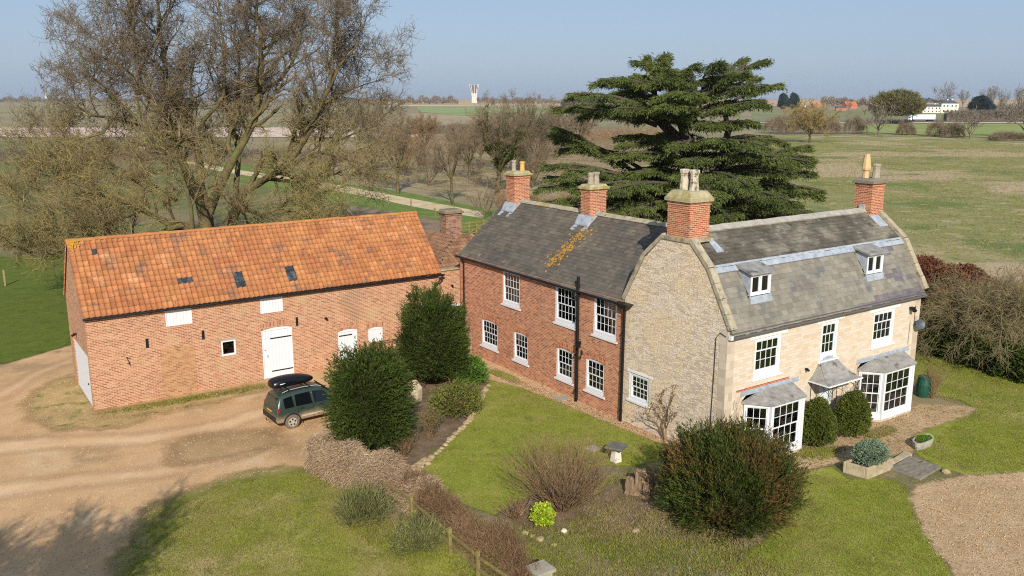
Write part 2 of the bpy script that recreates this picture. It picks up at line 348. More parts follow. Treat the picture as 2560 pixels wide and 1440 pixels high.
def slates(mb, O, U, W, L, V, w, ex, t=.014, jit=.012, keep=None, wj=.25, m=0):
    """rows of separate overlapping slates; O eave corner, U along eave, V up the slope"""
    O, U, V = (np.array(x, float) for x in (O, U, V)); N = np.cross(U, V); N = N if N[2] > 0 else -N
    rows = int(L/ex)+1
    for j in range(rows):
        v0 = j*ex; v1 = min(v0+ex*1.35, L)
        if v1-v0 < .03: continue
        x = -random.random()*w
        while x < W:
            ww = w*random.uniform(1-wj, 1+wj); x0, x1 = max(x, 0)+.003, min(x+ww, W)-.003; x += ww
            if x1-x0 < .03 or (keep and not keep((x0+x1)/2, v0+ex/2)): continue
            b = v0+random.uniform(-jit, jit); k = random.uniform(.7, 1.4)*t; tt = random.random()
            lo = k*(1+v0*0)+.004
            P = [O+U*x0+V*b+N*lo, O+U*x1+V*b+N*lo, O+U*x1+V*v1+N*.002, O+U*x0+V*v1+N*.002]
            mb.face(P, tt, m)
            Q = [P[0]-N*(lo+.004), P[1]-N*(lo+.004)]; mb.face([Q[0], Q[1], P[1], P[0]], tt*.5, m)
            mb.face([Q[0], P[0], P[3]], tt*.5, m); mb.face([Q[1], P[2], P[1]], tt*.5, m)
def pantiles(O, U, V, W, L, w=.24, ex=.3, skip=(), jit=.006):
    """real S-shaped tiles, one set of faces each"""
    O, U, V = (np.array(x, float) for x in (O, U, V)); N = np.cross(U, V); N = N if N[2] > 0 else -N
    nc, nr = int(round(W/w)), int(round(L/ex)); w = W/nc; ex = L/nr
    px = np.array([0, .18, .38, .58, .8, 1.0, 1.08]); pz = np.array([.045, .012, .0, .01, .05, .062, .046]); k = len(px)
    Vs = []; Fs = []; Ts = []; b = 0
    for j in range(nr):
        for i in range(nc):
            if any(s[0] <= i < s[1] and s[2] <= j < s[3] for s in skip): continue
            x = (i+px)*w+RNG.normal(0, jit*.5); v0 = j*ex+RNG.normal(0, jit)-(.04 if j == 0 else 0); v1 = (j+1)*ex+.05; lift = .03+RNG.uniform(0, .012); tilt = RNG.normal(0, .004)
            r0 = O+np.outer(x, U)+V*v0+np.outer(pz+lift+tilt*px, N); r1 = O+np.outer(x, U)+V*v1+np.outer(pz*.92, N); r2 = r0-N*.022
            Vs += [r0, r1, r2]; tt = float(np.clip(RNG.normal(.5, .24), 0, 1))
            for q in range(k-1):
                Fs.append((b+q, b+q+1, b+k+q+1, b+k+q)); Fs.append((b+2*k+q, b+2*k+q+1, b+q+1, b+q)); Ts += [tt, tt*.6]
            b += 3*k
    Vs = np.concatenate(Vs); Fs = np.array(Fs)
    n0 = np.cross(Vs[Fs[0][1]]-Vs[Fs[0][0]], Vs[Fs[0][3]]-Vs[Fs[0][0]])
    if n0@N < 0: Fs = Fs[:, ::-1]
    return Vs, Fs, np.array(Ts)
def place_np(name, V, F, mats, par, **k):
    off = np.array(LOC.get(par.name, (0, 0, 0))) if par else np.zeros(3)
    return link(name, mesh_np(name, np.asarray(V)-off, F, mats, **k), par)
def chimney(par, cx, cy, sx, sy, z0, z1, mat, cap='slab', pots=(), skirt=True, capm=None):
    mb = MB(); mb.box(cx-sx/2, cx+sx/2, cy-sy/2, cy+sy/2, z0, z1)
    for zz, e, hh in ((z1-.42, .025, .075), (z1-.14, .03, .137)):
        x0, x1, y0, y1 = cx-sx/2-e, cx+sx/2+e, cy-sy/2-e, cy+sy/2+e; mb.box(x0, x1, y0, y1, zz, zz+hh)
    ch = mb.build('chimney', mat, par)
    c = MB(); e = .12
    if cap == 'slab':
        c.box(cx-sx/2-e, cx+sx/2+e, cy-sy/2-e, cy+sy/2+e, z1, z1+.12); c.hexa([(cx+a*(sx/2+.06), cy+b*(sy/2+.06), z1+.12) for a, b in ((-1,-1),(1,-1),(1,1),(-1,1))]+[(cx+a*(sx/2-.02), cy+b*(sy/2-.02), z1+.24) for a, b in ((-1,-1),(1,-1),(1,1),(-1,1))]); zt = z1+.2
    else:
        c.box(cx-sx/2-.11, cx+sx/2+.11, cy-sy/2-.11, cy+sy/2+.11, z1, z1+.14)
        c.hexa([(cx+a*(sx/2+.09), cy+b*(sy/2+.09), z1+.14) for a, b in ((-1,-1),(1,-1),(1,1),(-1,1))]+[(cx+a*(sx/2-.08), cy+b*(sy/2-.1), z1+.42) for a, b in ((-1,-1),(1,-1),(1,1),(-1,1))]); zt = z1+.38
    c.build('cap', capm or CAPSTONE, ch, bevel=.015)
    for (dx, dy, h, r, kind, m) in pots:
        p = MB(); c0 = (cx+dx, cy+dy, zt)
        if kind == 'plain': p.lathe(c0, [(r*1.05, 0), (r, .05), (r*.86, h*.85), (r*1.08, h*.86), (r*1.12, h*.94), (r*.95, h), (r*.6, h), (r*.6, h*.8)], 16)
        elif kind == 'octagon': p.lathe(c0, [(r*1.15, 0), (r*1.1, .05), (r*.85, h*.72), (r*1.0, h*.74), (r*.95, h*.8), (r*1.1, h*.83), (r*1.2, h*.97), (r*1.05, h), (r*.7, h), (r*.7, h*.8)], 8)
        elif kind == 'cowl': p.lathe(c0, [(r*.75, 0), (r*.7, h*.3), (r*1.0, h*.36), (r*1.05, h*.44), (r*.6, h), (r*.3, h)], 8)
        p.build('chimney_pot', m, ch)
    if skirt:
        s = MB(); s.box(cx-sx/2-.02, cx+sx/2+.02, cy-sy/2-.02, cy+sy/2+.02, z0, z0+.01); 
    return ch
def down_pipe(par, pts, r=.05, name='downpipe', clips=True, bx=.0):
    mb = MB(); mb.tube(pts, r, 10)
    if clips:
        z0, z1 = min(p[2] for p in pts), max(p[2] for p in pts); p = pts[-1]
        z = z0+.5
        while z < z1-.4: mb.tube([(p[0], p[1], z), (p[0], p[1], z+.06)], r*1.3, 10); z += 1.75
    return mb.build(name, BLACK, par, smooth=False)
POT_BUFF = plain('buff_pot', '#c5a678', .85, var=.1, scale=5); POT_GREY = plain('grey_pot', '#9c9180', .9, var=.2, scale=6); POT_YEL = plain('yellow_pot', '#d0a158', .8, var=.2, scale=4)
POT_PALE = surf('sooty_pale_pot', [(.35, '#4a443c'), (.5, '#b7ab95'), (.8, '#c9bfa9')], 5, 'Object', rough=.9)

# ================================================================ BARN
BX0, BX1, BY0, BY1, BE, BR = 5.64, 23.8, 41.91, 47.3, 4.42, 7.44; BYM = (BY0+BY1)/2
barn = thing('barn', (14.7, 44.6, 0), 'long red brick barn with orange pantile roof and white doors', 'barn')
FB = frame((0, BY0, 0), (1, 0, 0), (0, 1, 0)); FBL = frame((BX0, 0, 0), (0, 1, 0), (1, 0, 0))
holes = [(9.05, 10.28, 3.44, 4.3), (13.57, 14.75, 3.42, 4.28), (13.55, 15.15, .02, 2.66), (11.54, 12.24, 1.58, 2.35), (17.62, 18.74, .05, 1.96), (19.37, 20.24, .98, 1.84)]
mb = MB(); wall(mb, FB, BX0, BX1, -.1, BE, holes)
gar = (42.2, 46.2, -.02, 2.5); wall(mb, FBL, BY0, BY1, -.1, BE, [gar])
mb.face([(BX0, BY0, BE), (BX0, BYM, BR-.06), (BX0, BY1, BE)][::-1]); mb.face([(BX1, BY0, BE), (BX1, BYM, BR-.06), (BX1, BY1, BE)])
mb.face([(BX1, BY0, -.1), (BX1, BY1, -.1), (BX1, BY1, BE), (BX1, BY0, BE)]); mb.face([(BX1, BY1, -.1), (BX0, BY1, -.1), (BX0, BY1, BE), (BX1, BY1, BE)])
for z in np.arange(4.22, 4.4, .08): mb.box(BX0+.01, BX0+.5, BY0-.012, BY0, z, z+.02)
mb.build('wall', BRICK_BARN, barn)
mb = MB(); mb.face([(8.64, BY0-.004, .0), (10.25, BY0-.004, .0), (10.3, BY0-.004, 2.36), (8.72, BY0-.004, 2.45)]); mb.build('blocked_doorway', BRICK_PATCH, barn)
sl = math.hypot(BYM-BY0+.12, BR-BE+.07); V = np.array([0, BYM-BY0+.12, BR-BE+.07])/sl
O = (BX0-.08, BY0-.12, BE-.03); W = BX1-BX0+.16
cols, rows = round(W/.24), round(sl/.3)
def cell(x, z): return int((x-O[0])/(W/cols)), int((z-O[2])/V[2]/(sl/rows))
skips = []; lights = []
for x0, x1, z0, z1 in ((9.95, 10.45, 5.3, 5.36), (12.72, 12.98, 5.0, 5.38), (15.32, 15.58, 5.0, 5.38), (6.7, 6.75, 6.98, 7.0)):
    (i0, j0), (i1, j1) = cell(x0, z0), cell(x1, z1); skips.append((i0, i1+1, j0, j1+1)); lights.append((i0, i1+1, j0, j1+1))
Vt, Ft, Tt = pantiles(O, (1, 0, 0), V, W, sl, skip=skips)
roof = place_np('roof', Vt, Ft, PANTILE, barn, tint=Tt, smooth=False)
V2 = np.array([0, -(BYM-BY0+.12), BR-BE+.07])/sl
Vt, Ft, Tt = pantiles((BX0-.08, BY1+.12, BE-.03), (1, 0, 0), V2, W, sl, w=.28, ex=.4); place_np('rear_roof', Vt, Ft, PANTILE, barn, tint=Tt)
mb = MB(); mb.face([(O[0]+.03, O[1]+.05, O[2]-.0), (O[0]+W-.03, O[1]+.05, O[2]), (O[0]+W-.03, BYM, BR+.01), (O[0]+.03, BYM, BR+.01)]); mb.face([(O[0]+W-.03, BY1+.07, O[2]), (O[0]+.03, BY1+.07, O[2]), (O[0]+.03, BYM, BR+.01), (O[0]+W-.03, BYM, BR+.01)])
mb.build('roof_boarding', plain('roof_batten', '#3d2a20', .9), barn)
for (i0, i1, j0, j1) in lights:
    wc, wr = W/cols, sl/rows; mb = MB(); Ov = np.array(O, float); N = np.cross((1, 0, 0), V)
    for i in range(i0, i1):
        for j in range(j0, j1):
            p = Ov+np.array([1., 0, 0])*(i*wc)+V*(j*wr); q = np.array([wc-.02, 0, 0]); r = V*(wr*1.1)
            mb.hexa([p+N*.035, p+q+N*.045, p+q+r+N*.02, p+r+N*.01, p+N*.05, p+q+N*.06, p+q+r+N*.035, p+r+N*.025], random.random())
    mb.build('rooflight', surf('grey_glass_tile', [(.3, '#23282b'), (.6, '#4c5357'), (.8, '#7e868a')], 5, rough=.3, spec=.6, tint=.5), barn)
rt = MB(); x = BX0-.1
while x < BX1+.05:
    l = random.uniform(.38, .46); r = .12*random.uniform(.92, 1.06); dz = random.uniform(-.01, .012)
    P = [(x, BYM+math.cos(a)*r, BR+.04+dz+math.sin(a)*r*.85) for a in np.linspace(-.25, PI+.25, 8)]; x1 = min(x+l, BX1+.1)
    for i in range(7): rt.face([P[i], P[i+1], (x1, P[i+1][1], P[i+1][2]-.006), (x1, P[i][1], P[i][2]-.006)][::-1], .3+.5*random.random())
    x += l
rt.face([(BX0-.1, BYM-.13, BR-.05), (BX0-.1, BYM+.13, BR-.05), (BX0-.1, BYM, BR+.15)])
rt.build('ridge', RIDGE_TILE, barn)
q = MB(); Nn = np.cross((1, 0, 0), V)
for i in range(130):
    u = abs(random.gauss(0, .25)); w_ = abs(random.gauss(0, .28)); c = np.array([BX0+.0+w_*.7, 0, 0]); dd = sl-u; c = np.array([BX0-.05+w_*.7, O[1], O[2]])+V*dd+Nn*.1; r = random.uniform(.02, .06)
    q.face([c+(np.array([1., 0, 0])*math.cos(a)+V*math.sin(a))*r*random.uniform(.6, 1.2)+Nn*(.001*(i % 9)) for a in np.linspace(0, 2*PI, 7)[:-1]], random.random())
q.build('lichen', LICHEN, barn)['kind'] = 'stuff'
mb = MB(); mb.tube([(BX0-.1, BY0-.2, BE-.1), (BX1+.25, BY0-.2, BE-.16)], .06, 8)
for x in np.arange(6.2, 23.8, 1.1): mb.box(x, x+.03, BY0-.15, BY0+.01, BE-.2, BE-.12)
mb.build('gutter', BLACK, barn)
down_pipe(barn, [(BX1+.15, BY0-.2, BE-.2), (BX1+.1, BY0-.18, BE-.35), (BX1-.28, BY0-.07, BE-.75), (BX1-.28, BY0-.07, 0)], .045)
def boarded(par, F, a0, a1, z0, z1, name, hinges=(), arch=False, latch=False, reveal=.06):
    mb = MB(); n = max(3, int((a1-a0)/.16)); fw = .07
    mb.fbox(F, a0, a0+fw, reveal-.03, .18, z0, z1); mb.fbox(F, a1-fw, a1, reveal-.03, .18, z0, z1); mb.fbox(F, a0+fw, a1-fw, reveal-.03, .18, z1-(.16 if arch else fw), z1)
    for i in range(n):
        b0, b1 = a0+fw+(a1-a0-2*fw)*i/n, a0+fw+(a1-a0-2*fw)*(i+1)/n; mb.fbox(F, b0+.003, b1-.003, reveal, .14, z0, z1-fw)
    d = mb.build(name, WHITE, par)
    for (h0, h1, z) in hinges:
        q = MB(); q.fbox(F, h0, h1, reveal-.035, reveal-.002, z-.025, z+.025); q.build('strap_hinge', BLACK, d)
    if latch:
        q = MB(); q.fbox(F, a0+.27, a0+.29, reveal-.04, reveal-.002, 1.12, 1.24); q.build('handle', BLACK, d); q = MB(); q.fbox(F, a0+.14, a0+.17, reveal-.04, reveal-.002, 1.5, 1.54); q.build('latch', BLACK, d)
    if arch: arch_head(par, F, a0, a1, z1, rise=.11, h=.3)
    return d
boarded(barn, FB, 9.05, 10.28, 3.44, 4.3, 'hatch'); arch_head(barn, FB, 9.05, 10.28, 4.3, rise=.05, h=.06)
boarded(barn, FB, 13.57, 14.75, 3.42, 4.28, 'hatch'); arch_head(barn, FB, 13.57, 14.75, 4.28, rise=.05, h=.06)
boarded(barn, FB, 13.55, 15.15, .02, 2.66, 'door', [(14.0, 15.12, 2.08), (14.0, 15.12, .36)], True, True)
boarded(barn, FB, 17.62, 18.74, .05, 1.96, 'door', [(17.7, 18.45, 1.62)], True)
boarded(barn, FB, 19.37, 20.24, .98, 1.84, 'shutter', [(20.1, 20.13, 1.4)], True)
mb = MB(); mb.box(13.5, 15.25, 41.78, 41.9, -.1, .03); mb.build('doorstep', CONCRETE, barn)
mb = MB(); mb.box(11.38, 12.32, 41.87, 41.95, 2.355, 2.44); 
mb.build('lintel', CONCRETE, barn)
wn = MB()
for a in ((11.54, 11.61, 1.58, 2.35), (12.17, 12.24, 1.58, 2.35), (11.61, 12.17, 2.28, 2.35), (11.61, 12.17, 1.58, 1.66)): wn.fbox(FB, a[0], a[1], -.02, .1, a[2], a[3])
wn = wn.build('window', WHITE, barn); g = MB(); g.fbox(FB, 11.6, 12.18, .05, .055, 1.65, 2.29); g.build('pane', GLASS, wn)
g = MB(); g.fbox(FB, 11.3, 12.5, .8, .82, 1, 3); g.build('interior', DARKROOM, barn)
for a0, z0 in ((8.1, 2.57), (10.66, 2.57), (15.37, 2.55)):
    q = MB(); q.fbox(FB, a0, a0+.13, -.012, .01, z0, z0+.45); q.build('ventilation_slit', plain('dark_slot', '#171514', .95), barn)
q = MB(); q.beam((7.2, 41.88, 2.3), (7.3, 41.88, 2.05), .03, .03); q.beam((7.3, 41.88, 2.05), (7.33, 41.88, 1.85), .03, .03); q.beam((7.22, 41.88, 2.28), (7.36, 41.88, 2.2), .03, .03); q.beam((7.22, 41.88, 1.98), (7.36, 41.88, 2.0), .03, .03); q.build('iron_bracket', plain('rusty_iron', '#4a3028', .9), barn)
def floodlight(par, p, d=(-1, 0), s=1.0):
    q = MB(); x, y, z = p; q.box(x-.08*s, x+.08*s, y-.08*s, y+.08*s, z-.03*s, z+.07*s); q.beam((x, y, z), (x+d[0]*.2*s, y+d[1]*.2*s, z-.08*s), .16*s, .1*s); q.build('security_light', BLACK, par)
floodlight(barn, (16.96, 41.8, 2.74), (.3, -.6), .7); floodlight(barn, (5.56, 44.9, 2.95), (-1, 0), .8)
# garage door: white up-and-over panel with ribs
q = MB(); n = 12
for i in range(n):
    a0, a1 = 42.2+4.0*i/n, 42.2+4.0*(i+1)/n; q.fbox(FBL, a0+.006, a1-.006, .04, .08, .02, 2.46)
q.fbox(FBL, 42.2, 46.2, .05, .1, 0, 2.5); gd = q.build('garage_door', WHITE, barn)
q = MB(); q.fbox(FBL, 42.9, 43.0, .0, .04, .95, 1.02); q.build('handle', BLACK, gd)

# ================================================================ BRICK WING (house of red brick running away behind the stone house)
WX, WY0, WY1, WE, WRX, WR = 24.69, 27.35, 41.05, 5.45, 28.0, 8.38
wing = thing('brick_house', (28, 34, 0), 'red brick house wing with dark slate roof and white sash windows', 'house')
FW = frame((WX, 0, 0), (0, 1, 0), (1, 0, 0))
wins = [(35.24, 36.78, 3.5, 5.3, 5, 'U'), (30.69, 32.28, 3.47, 5.3, 5, 'U'), (27.85, 29.42, 3.5, 5.32, 5, 'U'),
        (37.28, 38.84, .78, 2.29, 5, 'L'), (34.49, 35.78, .72, 2.26, 4, 'L'), (30.87, 32.14, .73, 2.29, 4, 'L'), (28.59, 29.9, .73, 2.31, 4, 'L')]
mb = MB(); wall(mb, FW, WY0, WY1, -.1, WE, wins)
WXB = 2*WRX-WX
mb.face([(WX, WY1, -.1), (WX, WY1, WE), (WXB, WY1, WE), (WXB, WY1, -.1)]); mb.face([(WX, WY1, WE), (WRX, WY1, WR-.04), (WXB, WY1, WE)])
mb.face([(WXB, WY0, -.1), (WXB, WY1, -.1), (WXB, WY1, WE), (WXB, WY0, WE)])
for i, y in enumerate(np.arange(WY0+.15, WY1-.05, .24)):
    if not any(w[5] == 'U' and w[0]-.15 < y+.06 < w[1]+.15 for w in wins): mb.box(WX-.045, WX-.001, y, y+.12, 5.3, 5.375)
mb.box(WX-.06, WX-.001, WY0+.01, WY1, 5.38, 5.45)
mb.build('wall', BRICK_WING, wing)
for y0, y1, z0, z1, n, k in wins:
    sash_window(wing, FW, y0, y1, z0, z1, n, 2, 2, base=.2 if k == 'U' else .17, fw=.1, sillw=.1)
    if k == 'L': arch_head(wing, FW, y0, y1, z1)
    else:
        q = MB(); q.fbox(FW, y0-.12, y1+.12, -.02, .02, z1-.06, z1+.05); q.build('window_head', WHITE_LEAD, wing)
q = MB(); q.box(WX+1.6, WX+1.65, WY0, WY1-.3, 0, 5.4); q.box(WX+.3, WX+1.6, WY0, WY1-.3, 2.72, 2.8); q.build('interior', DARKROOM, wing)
run, rise = WRX-WX+.16, WR-WE+.14; sl = math.hypot(run, rise); V = np.array([run, 0, rise])/sl
mb = MB(); random.seed(11)
slates(mb, (WX-.16, WY0-.02, WE-.12), (0, 1, 0), WY1-WY0+.14, sl, V, .33, .2, t=.015)
mb.build('roof', SLATE_DARK, wing)
q = MB(); q.face([(WX-.14, WY0-.02, WE-.12), (WRX, WY0-.02, WR), (WRX, WY1+.1, WR), (WX-.14, WY1+.1, WE-.12)]); q.face([(WXB+.14, WY0-.02, WE-.12), (WXB+.14, WY1+.1, WE-.12), (WRX, WY1+.1, WR), (WRX, WY0-.02, WR)])
q.build('rear_roof', SLATE_DARK, wing)
rt = MB(); y = WY0+.3
while y < WY1+.1:
    l = .45; y1 = min(y+l, WY1+.12); dz = random.uniform(-.008, .008)
    for s in (-1, 1): rt.hexa([(WRX, y, WR+.03+dz), (WRX+s*.2, y, WR-.12+dz), (WRX+s*.2, y1-.01, WR-.12+dz), (WRX, y1-.01, WR+.03+dz), (WRX, y, WR+.07+dz), (WRX+s*.22, y, WR-.09+dz), (WRX+s*.22, y1-.01, WR-.09+dz), (WRX, y1-.01, WR+.07+dz)], random.random())
    y += l
rt.build('ridge', COPING, wing)
# lichen patch (flat crusts lying on the slates)
q = MB(); nrm = np.cross((0, 1, 0), V); nrm = nrm if nrm[2] > 0 else -nrm
random.seed(5)
for i in range(520):
    u = random.random(); c = np.array([25.35+1.75*u, 33.55-.65*u, 0]); c += np.array([0, random.gauss(0, .24+.1*u), 0]); c[0] += random.gauss(0, .2); c[2] = WE-.12+(c[0]-WX+.16)*rise/run
    r = abs(random.gauss(.014, .022))+.008; A = np.array([0, 1., 0]); P = []
    if .62 < u < .8 and random.random() < .6: continue
    n = 7
    for k in range(n):
        a = 2*PI*k/n; rr = r*random.uniform(.6, 1.3); P.append(c+(A*math.cos(a)+V*math.sin(a))*rr+nrm*(.024+.0002*i/10))
    q.face(P, random.random())
q.build('lichen', LICHEN, wing)['kind'] = 'stuff'
for cy in (33.55, 40.15):
    q = MB()
    for s in (-1, 1):
        y0 = cy+s*.42; q.hexa([(WRX-1.0, y0-.18, WR-.92+.02), (WRX-.5, y0-.1, WR-.45), (WRX-.5, y0+.1, WR-.45), (WRX-1.0, y0+.18, WR-.9), (WRX-1.0, y0-.18, WR-.86), (WRX-.5, y0-.1, WR-.38), (WRX-.5, y0+.1, WR-.38), (WRX-1.0, y0+.18, WR-.84)])
    q.hexa([(WRX-.78, cy-.5, WR-.62), (WRX-.5, cy-.5, WR-.4), (WRX-.5, cy+.5, WR-.4), (WRX-.78, cy+.5, WR-.62), (WRX-.78, cy-.5, WR-.55), (WRX-.53, cy-.5, WR-.1), (WRX-.53, cy+.5, WR-.1), (WRX-.78, cy+.5, WR-.55)])
    q.hexa([(WRX-.5, cy-.56, WR-.45), (WRX, cy-.56, WR-.02), (WRX, cy-.36, WR-.02), (WRX-.5, cy-.36, WR-.45), (WRX-.5, cy-.56, WR-.38), (WRX, cy-.56, WR+.1), (WRX, cy-.36, WR+.1), (WRX-.5, cy-.36, WR-.38)])
    q.build('lead_flashing', LEAD, wing)
chimney(wing, WRX, 40.15, 1.03, .8, 7.7, 9.75, BRICK_RED, pots=[(-.2, .12, .62, .13, 'plain', POT_GREY), (.22, -.1, .55, .14, 'plain', POT_YEL)])
chimney(wing, WRX, 33.55, 1.05, .72, 7.7, 9.55, BRICK_RED, pots=[(-.2, .0, .6, .15, 'octagon', POT_GREY), (.15, .0, .62, .16, 'octagon', POT_GREY)])
mb = MB(); mb.tube([(WX-.2, WY0-.05, WE-.14), (WX-.2, WY1+.1, WE-.08)], .058, 8); mb.build('gutter', BLACK, wing)
down_pipe(wing, [(WX-.2, WY1-.5, WE-.12), (WX-.07, WY1-.5, WE-.4), (WX-.07, WY1-.5, 0)], .045)
down_pipe(wing, [(WX-.11, 30.42, 6.0), (WX-.11, 30.42, 0.1), (WX-.2, 30.38, .03)], .075, 'soil_pipe')
down_pipe(wing, [(WX-.2, 30.62, WE-.1), (WX-.2, 30.6, WE-.35), (WX-.1, 30.5, WE-.6)], .05, 'pipe_branch', False)
floodlight(wing, (WX-.3, 30.1, 2.95), (-.6, -.8), 1.2)
q = MB(); q.tube([(WX-.1, 30.1, 2.6), (WX-.14, 30.0, 2.45), (WX-.2, 30.1, 2.3), (WX-.1, 30.15, 2.2)], .03, 6); q.build('lamp_bracket', BLACK, wing)

# ================================================================ STONE HOUSE (gambrel roof)
HX0, HX1, HY0, HYB, HE = 24.69, 37.65, 21.55, 27.4, 5.42; HYM = 24.45
house = thing('stone_farmhouse', (31, 24.5, 0), 'cream limestone farmhouse with gambrel slate roof and two bay windows', 'house')
FH = frame((0, HY0, 0), (1, 0, 0), (0, 1, 0)); FG = frame((HX0, 0, 0), (0, 1, 0), (1, 0, 0))
uw = [(26.28, 27.87, 3.2, 4.82, 4, 1, 2), (30.42, 31.56, 3.2, 4.86, 3, 1, 2), (34.05, 35.68, 3.2, 4.8, 4, 1, 2)]
bays = [(25.75, 28.95, 26.52, 28.4), (33.2, 36.85, 34.0, 36.15)]
mb = MB(); wall(mb, FH, HX0+.42, HX1-.42, -.1, HE, [w[:4] for w in uw]+[(b[0]+.12, b[1]-.12, .1, 2.3) for b in bays]+[(30.5, 31.5, 0.02, 2.15)])
mb.build('wall', ASHLAR, house)
for a0, a1 in ((HX0, HX0+.42), (HX1-.42, HX1)): mb = MB(); wall(mb, FH, a0, a1, -.1, HE); mb.build('quoins', QUOIN, house)
mb = MB(); mb.box(30.28, 30.497, HY0-.03, HY0+.05, 0, 2.17); mb.box(31.503, 31.72, HY0-.03, HY0+.05, 0, 2.17); mb.box(30.28, 31.72, HY0-.03, HY0+.05, 2.172, 2.4)
mb.build('door_surround', QUOIN, house)
prof = [(HY0, HE), (22.75, 7.52), (23.72, 8.52), (25.14, 8.52), (26.2, 7.52), (HYB, HE)]
mb = MB(); gw = (25.7, 26.92, 1.15, 2.38); wall(mb, FG, HY0+.4, HYB, -.1, HE, [gw])
for x in (HX0, HX1+.12):
    P = [(x, y, z) for y, z in prof]; mb.face(P if x > 30 else P[::-1])
mb.face([(HX0, HYB, -.1), (HX0, HYB, HE), (HX1, HYB, HE), (HX1, HYB, -.1)]); mb.face([(HX1, HY0+.01, -.1), (HX1, HYB, -.1), (HX1, HYB, HE), (HX1, HY0+.01, HE)])
mb.box(HX1, HX1+.12, HY0+.2, HYB, 5.3, HE); mb.box(24.87, 24.95, 24.1, 24.55, 6.3, 6.6)
mb.build('gable_wall', RUBBLE, house)
mb = MB(); wall(mb, FG, HY0, HY0+.4, -.1, HE); mb.box(HX0-.012, HX0, 24.35, 24.65, 6.45, 6.72); mb.build('gable_quoins', QUOIN, house)
sash_window(house, FG, *gw, 4, 2, 2, fw=.12, base=.14, curt='right')
q = MB(); q.fbox(FG, 25.5, 27.05, -.02, .03, 2.39, 2.5); q.build('lintel', WHITE_LEAD, house)
for x0, x1, z0, z1, c, a, b in uw:
    sash_window(house, FH, x0, x1, z0, z1, c, a, b, fw=.13, base=.26, curt=None if c == 4 and x0 < 30 else 'right', sillw=.1)
    q = MB(); q.fbox(FH, x0-.32, x1+.32, -.025, .02, z1+.005, z1+.17); q.build('lintel', WHITE_LEAD, house)
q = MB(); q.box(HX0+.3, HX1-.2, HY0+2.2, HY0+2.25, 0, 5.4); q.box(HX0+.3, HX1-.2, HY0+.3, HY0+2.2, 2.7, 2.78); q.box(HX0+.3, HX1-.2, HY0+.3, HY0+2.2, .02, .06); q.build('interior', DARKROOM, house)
# roofs
def strip(mb, ya, za, yb, zb, mat_i, w, ex, keep=None, t=.02, x0=HX0+.1, x1=HX1+.05):
    L = math.hypot(yb-ya, zb-za); V = np.array([0, yb-ya, zb-za])/L
    slates(mb, (x0, ya, za), (1, 0, 0), x1-x0, L, V, w, ex, t=t, keep=keep, m=mat_i, wj=.35, jit=.02)
random.seed(21)
mb = MB(); D1, D2 = (26.34, 27.52), (33.88, 35.06)
strip(mb, HY0-.18, HE-.24, 22.75, 7.55, 0, .30, .21, keep=lambda x, v: not any(d[0]-.05 < x+HX0+.1 < d[1]+.05 and v > 1.3 for d in (D1, D2)))
low = mb.build('roof', SLATE_STONE, house)
for f in low.data.polygons:                             # a run of darker replacement slates near the right-hand eave
    c = f.center; X, Z = c[0]+31, c[2]
    if (32.6 < X and Z < 5.4+.06*(X-32.6)) or (35.4 < X < 37.0 and 6.0 < Z < 6.4 and random.random() < .75) or (35.6 < X < 36.6 and 6.9 < Z < 7.3 and random.random() < .3): f.material_index = 1
low.data.materials.append(surf('purple_slate', [(.3, '#5f595a'), (.7, '#746d70')], 2, rough=.7, tint=.2))
mb = MB(); strip(mb, 22.74, 7.56, HYM, 8.84, 0, .30, .2); mb.build('upper_roof', SLATE_SOOT, house)
q = MB(); 
P = [(HY0-.15, HE-.24), (22.75, 7.53), (HYM, 8.82), (26.15, 7.53), (HYB+.1, HE-.2)]
for i in range(4): q.face([(HX0+.1, *P[i]), (HX1+.1, *P[i]), (HX1+.1, *P[i+1]), (HX0+.1, *P[i+1])])
q.build('rear_roof', SLATE_SOOT, house)
q = MB(); x = HX0+.35
while x < HX1-.1:
    x1 = min(x+.75, HX1-.05); q.hexa([(x, 22.6, 7.36), (x1-.01, 22.6, 7.36), (x1-.01, 22.78, 7.6), (x, 22.78, 7.6), (x, 22.57, 7.4), (x1-.01, 22.57, 7.4), (x1-.01, 22.8, 7.66), (x, 22.8, 7.66)])
    q.tube([(x1, 22.58, 7.4), (x1, 22.8, 7.66)], .022, 6); x += .75
q.build('lead_flashing', LEAD, house)
q = MB(); x = HX0+.5
while x < HX1:
    x1 = min(x+.5, HX1); dz = random.uniform(-.01, .01)
    for s in (-1, 1): q.hexa([(x, HYM, 8.86+dz), (x, HYM+s*.24, 8.7+dz), (x1-.008, HYM+s*.24, 8.7+dz), (x1-.008, HYM, 8.86+dz), (x, HYM, 8.92+dz), (x, HYM+s*.26, 8.75+dz), (x1-.008, HYM+s*.26, 8.75+dz), (x1-.008, HYM, 8.92+dz)])
    x += .5
q.build('ridge', surf('pale_ridge_stone', [(.3, '#8f897c'), (.6, '#aaa498'), (.8, '#bbb5aa')], 3, rough=.9, bump=.5), house)
